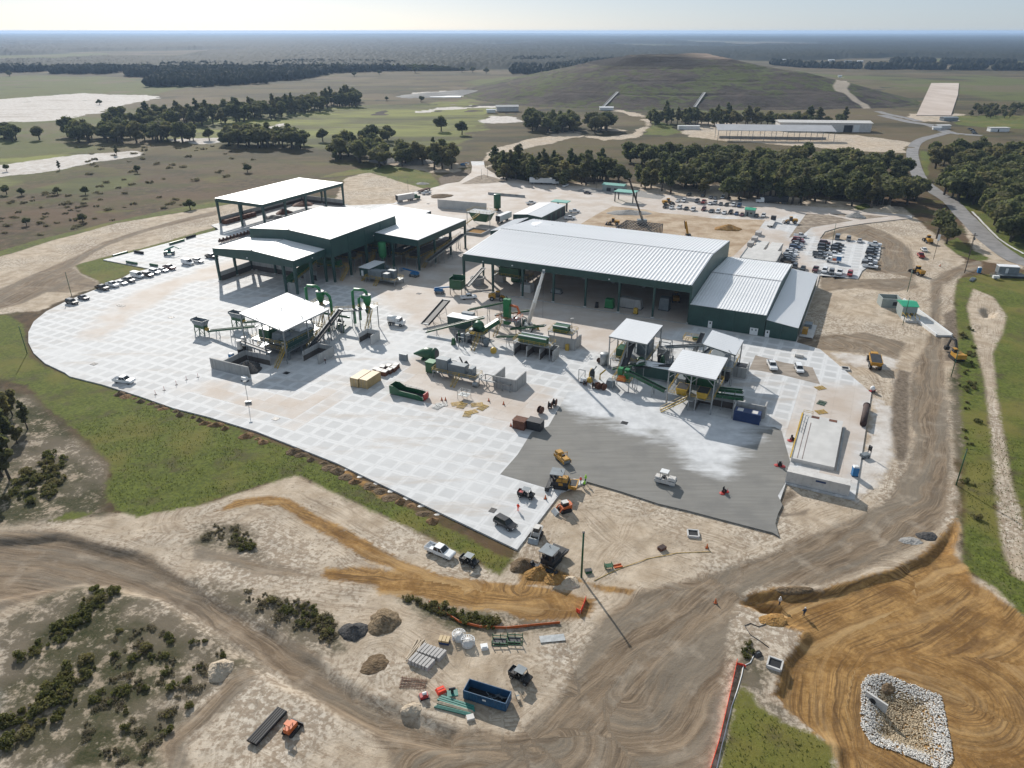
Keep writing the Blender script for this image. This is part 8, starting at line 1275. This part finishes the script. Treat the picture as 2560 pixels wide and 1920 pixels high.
wood('w', [(235,268),(500,250),(785,216),(790,228),(500,268),(245,296)], 105, ['pine', 'mid', 'mid'], 1.2, 1.6, 'tall dark %s in the long line beyond the meadow', 'pine line beyond the meadow', 3.5)
wood('w', [(140,292),(240,292),(420,300),(415,310),(150,308)], 34, ['oak', 'oak', 'mid'], 1.1, 1.6, 'rounded %s in the thicket below the left end of the pine line', 'thicket below the pine line', 6)
wood('w', [(485,305),(660,310),(655,322),(490,320)], 22, ['oak', 'oak', 'mid'], 1.1, 1.5, 'spreading %s in the clump left of the meadow track', 'oak clump left of the meadow track', 6)
wood('w', [(715,318),(860,345),(985,352),(985,368),(850,366),(720,340)], 30, ['oak', 'oak', 'mid'], 1.05, 1.5, 'dark %s in the clump above the gravel heaps', 'oak clump above the gravel heaps', 5)
wood('w', [(735,300),(860,300),(850,318),(760,316)], 7, ['oak'], 1.0, 1.25, 'broad %s at the back of the clump above the gravel heaps', 'back oaks above the gravel heaps', 6)
tree('oak', at('2', 1600, 1135), 1.25, 'large lone oak standing on the meadow, left of the pair'); tree('oak', at('2', 1780, 1165), 1.1, 'smaller lone oak on the meadow, right of the pair'); tree('oak', at('2', 578, 1225), 1.0, 'thin crowned oak standing apart at the meadow edge'); tree('oak', at('1', 1810, 1215), .95, 'round oak alone left of the oak clump'); tree('mid', at('2', 690, 1395), .75, 'small round tree in the brown scrub left of the heaps'); tree('mid', at('1', 770, 1180), .7, 'orange tinged small tree beside the thicket')
wood('w', [(1065,365),(1290,380),(1335,388),(1250,405),(1090,390)], 62, ['pine', 'mid', 'mid'], .95, 1.35, '%s in the belt right of the rear entrance', 'belt right of the rear entrance', 3.5)
wood('w', [(1140,270),(1310,274),(1320,288),(1150,288)], 30, ['oak', 'mid'], 1.2, 1.7, '%s in the round copse below the landfill', 'copse below the landfill', 6); wood('w', [(1405,262),(1600,268),(1840,272),(1840,278),(1405,272)], 44, ['mid', 'mid', 'pine'], 1.0, 1.5, '%s in the strip at the foot of the landfill', 'strip at the foot of the landfill', 5)
wood('w', [(1330,398),(1500,388),(1700,388),(1900,398),(1985,424),(1975,452),(1800,447),(1600,434),(1450,420)], 105, ['mid', 'oak', 'oak', 'pine'], .95, 1.4, '%s in the broad wood behind the car rows', 'wood behind the car rows', 4); wood('w', [(1340,345),(1560,350),(1760,355),(1950,372),(1960,395),(1700,382),(1450,378)], 75, ['mid', 'oak', 'oak'], 1.0, 1.4, '%s at the back of the broad wood behind the car rows', 'back of the broad wood', 5)
wood('w', [(2015,410),(2100,395),(2240,400),(2240,480),(2150,475),(2110,445),(2060,430)], 52, ['oak', 'oak', 'mid'], 1.1, 1.5, '%s in the dense wood right of the access road', 'wood right of the access road', 5); wood('w', [(2130,480),(2240,490),(2240,545),(2180,525)], 13, ['oak'], 1.0, 1.3, '%s nearest the access road bend in the right wood', 'near edge of the right wood', 5); wood('w', [(2010,350),(2100,340),(2240,345),(2240,385),(2020,390)], 30, ['oak', 'mid'], 1.1, 1.5, '%s at the back of the dense right wood', 'back of the right wood', 6)
tree('oak', at('a', 1010, 260), 1.25, 'big dark oak beside the gate track, crown over the road'); tree('oak', at('a', 1140, 330), .85, 'smaller oak tucked against the big oak at the gate track'); tree('oak', at('a', 2050, 290), .9, 'oak at the right edge above the access road bend')
wood('w', [(-40,292),(110,300),(100,308),(-40,306)], 8, ['oak'], .9, 1.2, 'rounded %s at the far left edge below the pale sand flat', 'trees at the far left edge', 6); wood('w', [(2095,252),(2250,266),(2250,240),(2100,228)], 60, ['mid'], .55, .75, 'young %s in the dark block right of the sand strip', 'young pines right of the sand strip', 4)
for i, (k, x, y, s_, kd) in enumerate([('1',1010,1345,.55,'pine'),('1',1190,1495,.55,'mid'),('1',515,1470,.45,'pine'),('1',2140,1490,.5,'oak'),('1',60,1480,.5,'mid'),('5',720,265,.42,'oak'),('5',1645,150,.48,'oak'),('5',230,290,.35,'oak'),('5',500,20,.4,'oak'),('5',740,20,.42,'oak'),('5',60,20,.5,'oak'),('5',190,30,.4,'oak'),('1',860,905,.6,'oak'),('2',1425,880,.7,'oak'),('2',1530,1240,.5,'mid'),('2',1130,870,.5,'oak'),('2',850,660,.8,'oak'),('2',1065,645,.8,'oak'),('2',1375,630,1.3,'oak'),('2',1510,600,1.2,'oak'),('2',1780,625,1.1,'oak'),('2',1870,625,1.1,'oak'),('2',1990,635,1.1,'oak'),('1',85,660,1.0,'oak')]): tree(kd, at(k, x, y), s_, f'single {dict(oak="rounded", mid="upright", pine="slender")[kd]} small tree standing apart in the open fields', 'single trees in the fields', 1.15)
for i, (x, y, s_, kd) in enumerate([(20,1010,1.05,'pine'),(90,1040,1.0,'pine'),(240,600,.55,'pine'),(110,480,.6,'mid'),(20,560,.8,'mid'),(60,760,.95,'pine'),(150,720,.5,'mid'),(-60,900,1.0,'pine')]): tree(kd, at('i', x, y), s_ * .95, f'{dict(pine="dark pine", mid="grey green tree")[kd]} at the left picture edge, {ORD[i]} of the clump', 'trees at the left edge')
def scatter(kind, k, poly, n, smin, smax, label, group, mind=.8):
    P = P2(k, poly); xs = [p[0] for p in P]; ys = [p[1] for p in P]; got = []; tries = 0
    while len(got) < n and tries < 4000:
        tries += 1; x, y = tr.uniform(min(xs), max(xs)), tr.uniform(min(ys), max(ys))
        if not in_poly(np.array([x]), np.array([y]), P)[0] or any((x - a) ** 2 + (y - b) ** 2 < mind * mind for a, b in got): continue
        got.append((x, y)); tree(kind, (x, y, gz(x, y)), tr.uniform(smin, smax), label, group)
scatter('shrub', 'j', [(100,830),(260,720),(420,560),(600,420),(720,260),(860,300),(760,440),(560,600),(300,740),(130,850)], 26, .5, 1.0, 'green shrub in the upper hedge of the lower left scrub', 'upper hedge in the lower left scrub'); scatter('shrub', 'j', [(-60,1330),(200,1180),(420,1000),(620,810),(740,860),(660,1000),(480,1200),(380,1350),(120,1480),(-60,1500)], 40, .5, 1.0, 'olive shrub in the lower hedge beside the white sand', 'lower hedge in the lower left scrub')
scatter('dry', 'j', [(900,560),(1200,480),(1600,700),(1850,820),(1600,1000),(1300,1350),(1150,1659),(700,1659),(640,1300),(800,1000)], 48, .35, .85, 'dry grey brown bush in the lower left scrub', 'dry bushes in the lower left scrub', 1.0); scatter('shrub', 'j', [(900,560),(1500,640),(1750,800),(1500,1150),(1200,1500),(800,1500),(700,1200)], 26, .45, .95, 'small green bush among the dry scrub at lower left', 'green bushes in the lower left scrub', 1.2)
scatter('dry', 'k', [(30,540),(280,540),(470,680),(470,780),(300,740),(60,640)], 16, .4, .9, 'dry bush on the sand slope above the rutted track', 'dry bushes on the sand slope'); scatter('shrub', 'k', [(250,640),(460,680),(460,790),(280,740)], 10, .35, .75, 'green bush on the sand slope above the rutted track', 'green bushes on the sand slope'); scatter('dry', 'k', [(350,1120),(720,1180),(900,1250),(1180,1400),(1150,1600),(900,1500),(500,1260)], 34, .4, .95, 'dry bush on the bank beside the haul track', 'dry bushes on the haul track bank'); scatter('shrub', 'k', [(560,1190),(900,1230),(1150,1350),(1120,1560),(980,1480),(700,1300)], 20, .4, .85, 'green bush on the bank beside the haul track', 'green bushes on the haul track bank')
scatter('shrub', 'l', [(720,40),(900,90),(1250,200),(1600,260),(1580,330),(1250,270),(980,170)], 30, .4, .9, 'low bush along the faded silt fence', 'bushes along the silt fence'); scatter('shrub', 'i', [(0,1080),(150,960),(420,780),(560,860),(520,1060),(400,1240),(100,1260)], 40, .5, 1.2, 'low bush on the sandy slope below the left trees', 'bushes below the left trees'); scatter('shrub', 'o', [(330,540),(420,560),(430,700),(330,760)], 6, .3, .55, 'low bush beside the orange mesh fence', 'bushes beside the mesh fence'); scatter('shrub', 'w', [(2080,640),(2100,700),(2120,900),(2130,1100),(2120,1200),(2085,1100),(2080,800)], 26, .4, .9, 'weed tuft on the grass verge beside the haul road', 'weed tufts on the verge')
scatter('dry', '5', [(-40,0),(1000,0),(1700,60),(1500,130),(600,330),(-40,440)], 60, .8, 1.8, 'dry bush in the brown field above the sandy track', 'dry bushes in the brown field', 3); scatter('dry', '1', [(700,1250),(2212,1250),(2212,1500),(700,1659)], 50, 1.0, 2.4, 'dry bush in the far brown field', 'dry bushes in the far brown field', 6)
# grass blades where the turf is close enough to show its pile
def turf(name, polys, n, h, mat, label, seed, dens=None):
    R_ = np.random.RandomState(seed); pts = []
    for p in polys:
        P = np.array(p); n_ = min(n, int(np.ptp(P[:, 0]) * np.ptp(P[:, 1]) * 4)); q_ = np.stack([R_.uniform(P[:, 0].min(), P[:, 0].max(), n_), R_.uniform(P[:, 1].min(), P[:, 1].max(), n_)], 1); d = sdist(q_[:, 0], q_[:, 1], p, 2); q_ = q_[(d > .4) & (np.hypot(q_[:, 0], q_[:, 1]) < 190) & (vnoise(q_[:, 0], q_[:, 1], 3.0) + .35 * vnoise(q_[:, 0], q_[:, 1], .9, 3) > .45)]; pts.append(q_)
    q_ = np.concatenate(pts); m = len(q_); z = height(q_[:, 0], q_[:, 1]); a = R_.rand(m) * 6.28; s = R_.uniform(.5, 1.3, m) * h; dx, dy = np.cos(a) * s * .5, np.sin(a) * s * .5; lean = R_.randn(m, 2) * s[:, None] * .4
    V = np.stack([np.stack([q_[:, 0] - dx, q_[:, 1] - dy, z - .03], 1), np.stack([q_[:, 0] + dx, q_[:, 1] + dy, z - .03], 1), np.stack([q_[:, 0] + lean[:, 0], q_[:, 1] + lean[:, 1], z + s], 1)], 1); me = mesh_np(name, V.reshape(-1, 3), np.arange(m * 3).reshape(-1, 3), {'tone': np.repeat(R_.rand(m), 3)}, False); me.materials.append(M[mat]); return tag(link(name, me), label, 'grass', kind='stuff')
M['leaf_grass'] = foliage('grass tufts', (.045, .062, .014), (.115, .135, .032), (.14, .135, .045)); turf('grass', [Z_GRASS[0], Z_GRASS[1], Z_GRASS[2]], 90000, .22, 'leaf_grass', 'short tufted grass on the banks round the yard', 3)
# ------------------------------------------------------------------ landfill, distant woods, air
def hill_h(x, y):
    X, Y = x - 250.0, y - 1250.0
    e = np.maximum(np.abs(X) - 66, 0) ** 2 + np.maximum(np.abs(Y) - 50, 0) ** 2; d = np.sqrt(e); h = 52 * np.clip(1 - d / 262.0, 0, 1); h = h - .9 * (np.mod(h, 12.5) < 2.0) * (h > 3) + (fbm(x, y, 60, 4) - .45) * 6 * smooth(h / 10)
    h = np.maximum(h, 34 * np.clip(1 - np.sqrt(np.maximum(np.abs(x - 385) - 30, 0) ** 2 + np.maximum(np.abs(y - 1150) - 40, 0) ** 2) / 150.0, 0, 1) ** 1.0 + (fbm(x, y, 40, 3, 7) - .5) * 3)
    return np.where(d < 262, h, np.minimum(h, h)) - .6
nx, ny = 230, 190; X, Y = np.meshgrid(np.linspace(-190, 680, nx), np.linspace(880, 1680, ny)); hx, hy = X.ravel(), Y.ravel(); hz = hill_h(hx, hy); trk = np.full(hx.shape, -20.0)
def on_hill(k, x, y):
    dx, dy, dz = ray(k, x, y); t_ = 800.0 / dy
    while t_ * dy < 1700 and CAM_H + dz * t_ > max(0.0, float(hill_h(np.array([dx * t_]), np.array([dy * t_]))[0])): t_ += 3.0 / dy
    return dx * t_, dy * t_
trk = np.full(hx.shape, -20.0)
for w_, line in ((5, [(1000,985),(900,950),(830,910),(760,870),(700,820),(640,780)]), (9, [(640,785),(620,755),(645,720),(640,690),(610,655)])):
    L_ = [on_hill('4', *p) for p in line]
    for a, b in zip(L_[:-1], L_[1:]): ex, ey = b[0] - a[0], b[1] - a[1]; q_ = np.clip(((hx - a[0]) * ex + (hy - a[1]) * ey) / (ex * ex + ey * ey + 1e-9), 0, 1); trk = np.maximum(trk, w_ - np.hypot(hx - a[0] - q_ * ex, hy - a[1] - q_ * ey))
me = mesh_np('landfill_hill', np.stack([hx, hy, hz], 1), grid_faces(ny, nx), {'trk': trk})
t = NT('landfill cover'); z_ = t.xyz(t.pos())[2]; n1 = t.noise(.02, 5, .65); n2 = t.noise(.09, 5, .65); c = t.mix(t.step(n1, .35, .65), (.046, .037, .031), (.088, .070, .058)); c = t.mix(t.step(t.math('MULTIPLY', n2, t.noise(.012, 4, .6)), .24, .31), c, (.080, .092, .030)); c = t.mix(t.math('MULTIPLY', t.step(n2, .55, .75), .6), c, (.045, .040, .026)); c = t.mix(t.math('MULTIPLY', t.step(z_, 37, 41), t.math('SUBTRACT', 1.0, t.step(t.xyz(t.pos())[0], 250, 320))), c, (.022, .018, .016)); c = t.mix(t.math('MULTIPLY', t.step(z_, 47, 50), t.step(t.xyz(t.pos())[0], 250, 320)), c, (.26, .20, .16))
c = t.mix(t.math('MULTIPLY', t.step(t.math('ABSOLUTE', t.math('SUBTRACT', t.math('MODULO', z_, 12.5), 1.5)), .8, .2), .25), c, (.15, .13, .085)); c = t.mix(t.step(t.attr('trk'), -2, 2), c, (.40, .34, .27)); t.bump(n2, .8, 3.0); me.materials.append(t.done(c, .95, 0, .1)); structure(link('landfill_hill', me))
for i, (a, b, z0, z1) in enumerate([((780,940),(915,805),1,16),((1580,930),(1665,812),2,15)]):
    p, q_ = [Vector((*c_, max(0, float(hill_h(np.array([c_[0]]), np.array([c_[1]]))[0])))) for c_ in (on_hill('3', *a), on_hill('3', *b))]; o = thing('drain_chute', ('pale drain chute down the landfill slope, left', 'pale drain chute down the landfill slope, right')[i], 'chute', p); MB().bar((0, 0, .6), q_ - p + Vector((0, 0, .6)), 2.4, .4).build('channel', 'concrete', o); MB().bar((-2, 0, .9), q_ - p + Vector((-2, 0, .9)), .4, .6).build('edge', 'concrete', o)
t = NT('graded limestone'); a_ = t.noise(.03, 5, .6, t.scale_vec(t.pos(), (1, .3, 1))); c = t.mix(t.step(a_, .3, .7), (.42, .34, .28), (.55, .47, .41)); M['strip_sand'] = t.done(c, .95)
P_ = P2('4', [(1280,1000),(1410,720),(1650,720),(1640,820),(1580,1000)]); cs = np.array([(x, y, 0) for x, y in P_]); o = MB().slab(P_, -.5, .6).build('graded_pad', M['strip_sand']); structure(o)
for i, (x, y, r, h, sx) in enumerate([(1500,830,14,5,1.8),(1800,812,16,6,1.8)]): p = at('2', x, y); pile('stockpile', ('pale dome of stockpiled stone beyond the meadow, left', 'pale dome of stockpiled stone beyond the meadow, right')[i], p, r * 2.2, h, 'gravel_grey', sx, 200 + i)
o = tag(MB().box(-22, 22, -12, 12, -.3, .8).build('lined_pond', 'white'), 'pale blue white lined pond between the stone domes', 'pond'); o.location = at('2', 1640, 838)
for i, (k, x, y, w_, h, mt, lb) in enumerate([('2',2170,960,26,7,'concrete_pale','pale low plant building beside the meadow road'),('2',2030,972,10,4,'white','white shed beside the meadow road'),('2',1850,595,22,6,'white','white shed far across the fields, left'),('2',1940,590,16,5,'white','white shed far across the fields, right'),('4',130,525,16,5,'white','white barn on the far green strip, first from the left'),('4',545,528,18,5,'white','white barn on the far green strip, second from the left'),('4',690,535,20,4,'grey_steel','grey barn on the far green strip'),('4',795,537,16,5,'white','white barn on the far green strip, rightmost'),('3',745,655,18,5,'dirty_white','pale trailer shed at the left foot of the landfill'),('3',815,950,16,4,'white','small white shed below the left drain chute'),('4',1500,1110,14,4,'dirty_white','scale cabin in the middle of the far gate'),('4',1560,1040,16,4,'grey_steel','dark shed beside the far sand strip'),('4',1455,1120,7,3,'white','white truck waiting at the far gate'),('4',620,665,7,4,'white','white truck on the landfill track')]):
    p = Vector((*on_hill(k, x, y), 0)) if 'landfill track' in lb else at(k, x, y, 0); p.z = float(hill_h(np.array([p.x]), np.array([p.y]))[0]) if 'landfill track' in lb else 0; o = thing('far_shed' if 'truck' not in lb else 'far_truck', lb, 'shed' if 'truck' not in lb else 'truck', p, tr.uniform(-.2, .2)); d_ = min(w_ * .5, 10); MB().box(-w_/2, w_/2, -d_/2, d_/2, 0, h * .75).build('wall', mt, o); MB().prism([(-d_/2 - .5, h * .75), (d_/2 + .5, h * .75), (0, h)], -w_/2 - .5, w_/2 + .5).build('roof', mt, o).rotation_euler = (0, 0, math.pi / 2)
def blobs(name, polys, dens, hmin, hmax, label, seed, mat):
    """far woods: one lumpy crown for every tree, too far off to count"""
    R_ = np.random.RandomState(seed); pts = []
    for P in polys:
        Pa = np.array(P); A = abs(np.dot(Pa[:, 0], np.roll(Pa[:, 1], 1)) - np.dot(Pa[:, 1], np.roll(Pa[:, 0], 1))) / 2; n = int(A * dens * 2.5) + 30; q_ = np.stack([R_.uniform(Pa[:, 0].min(), Pa[:, 0].max(), n * 3), R_.uniform(Pa[:, 1].min(), Pa[:, 1].max(), n * 3)], 1); q_ = q_[in_poly(q_[:, 0], q_[:, 1], P)][:n]; pts.append(q_)
    q_ = np.concatenate(pts); n = len(q_); h = R_.uniform(hmin, hmax, n); r = h * R_.uniform(.36, .55, n); lev = np.array([(0, 1.0), (.62, .86), (1.0, .58), (.85, .28), (.3, .04)]); m = 7; a = np.linspace(0, 6.28, m, endpoint=False); V = []
    for fr_, fz in lev: V.append(np.stack([np.cos(a)[None] * fr_ * r[:, None] * R_.uniform(.7, 1.25, (n, m)) + q_[:, :1], np.sin(a)[None] * fr_ * r[:, None] * R_.uniform(.7, 1.25, (n, m)) + q_[:, 1:], fz * h[:, None] * R_.uniform(.85, 1.1, (n, m))], -1))
    V = np.stack(V, 1).reshape(n, -1, 3); idx = np.arange(5 * m).reshape(5, m); j = np.roll(idx, -1, 1); f = np.stack([idx[:-1], idx[1:], j[1:], j[:-1]], -1).reshape(-1, 4); F = (f[None] + (np.arange(n) * 5 * m)[:, None, None]).reshape(-1, 4)
    me = mesh_np(name, V.reshape(-1, 3), F, {'tone': R_.rand(n * 5 * m) * .5 + np.repeat(R_.rand(n), 5 * m) * .5}, False); me.materials.append(M[mat]); return tag(link(name, me), label, 'woods', kind='stuff')
W1 = [P2('1', x) for x in ([(-60,605),(360,600),(370,620),(-60,630)], [(440,640),(920,640),(1060,620),(900,600),(450,610)], [(1090,662),(1330,668),(1320,600),(1100,605)], [(1270,750),(1700,752),(2300,720),(2300,640),(1900,570),(1400,580),(1380,680)])] + [P2('2', x) for x in ([(0,708),(370,690),(700,630),(1300,610),(1230,575),(700,555),(300,560),(0,590)],)] + [P2('3', x) for x in ([(270,650),(1000,640),(1100,560),(900,540),(700,545),(300,590)], [(0,640),(230,640),(250,600),(0,590)], [(0,560),(450,545),(530,530),(180,525),(0,530)])] + [P2('4', x) for x in ([(840,602),(1240,598),(1240,588),(850,590)], [(1270,604),(1520,604),(1520,592),(1270,594)], [(1580,606),(1880,606),(1880,594),(1600,596)], [(1930,610),(2300,608),(2300,596),(1950,598)], [(300,585),(800,598),(800,588),(320,575)], [(1060,552),(1440,550),(1440,538),(1060,540)], [(1490,558),(2130,565),(2130,552),(1500,548)], [(10,560),(280,585),(280,575),(20,550)])]
M['leaf_far'] = foliage('far canopy', (.014, .022, .012), (.050, .060, .030), (.045, .048, .026))
blobs('distant_wood', W1, .0042, 9, 17, 'dark woods between the fields behind the landfill and meadow', 11, 'leaf_far')
# canopy of the endless forest out to the skyline
phi = np.linspace(math.degrees(math.atan(1900 / CAM_H)), math.degrees(math.atan(28000 / CAM_H)), 150); yy = CAM_H * np.tan(np.radians(phi)); nc = 760; tt = np.linspace(-.80, .80, nc); Yg = np.repeat(yy[:, None], nc, 1) * (1 + (np.random.RandomState(2).rand(150, nc) - .5) * .004); Xg = tt[None] * yy[:, None]; x, y = Xg.ravel(), Yg.ravel(); R_ = np.random.RandomState(9)
msk = fbm(x, y * .45, 900, 4, 3); thr = .41 - .10 * smooth((y - 2200) / 3500); woods = smooth((msk - thr) / .03); woods = np.where(y > 9000, 1, woods); h = woods * (12 + R_.rand(len(x)) * 5 + (vnoise(x, y, 130, 5) - .5) * 5) - 1.5 * (1 - woods) + smooth((y - 9000) / 9000) * (fbm(x, y * .3, 5000, 3, 8) - .42) * 70
me = mesh_np('forest', np.stack([x, y, h], 1), grid_faces(150, nc), {'tone': .3 + .35 * R_.rand(len(x)) + .5 * (fbm(x, y, 400, 3, 2) - .45)}, True); me.materials.append(M['leaf_far']); tag(link('forest', me), 'endless dark forest reaching to the skyline', 'forest', kind='stuff')
# air
t = NT('hazy air'); t.n.remove(t.b); v_ = t.n.new('ShaderNodeVolumePrincipled'); v_.inputs['Color'].default_value = (.50, .70, 1.0, 1); v_.inputs['Density'].default_value = 0.000066; v_.inputs['Anisotropy'].default_value = .25
out_ = [n for n in t.n if n.type == 'OUTPUT_MATERIAL'][0]; t.l.new(v_.outputs[0], out_.inputs['Volume']); hz_ = MB().box(-34000, 34000, -900, 33000, -6, 92).build('haze', t.m); tag(hz_, 'pale blue haze filling the air over the whole plain', 'haze', kind='stuff')
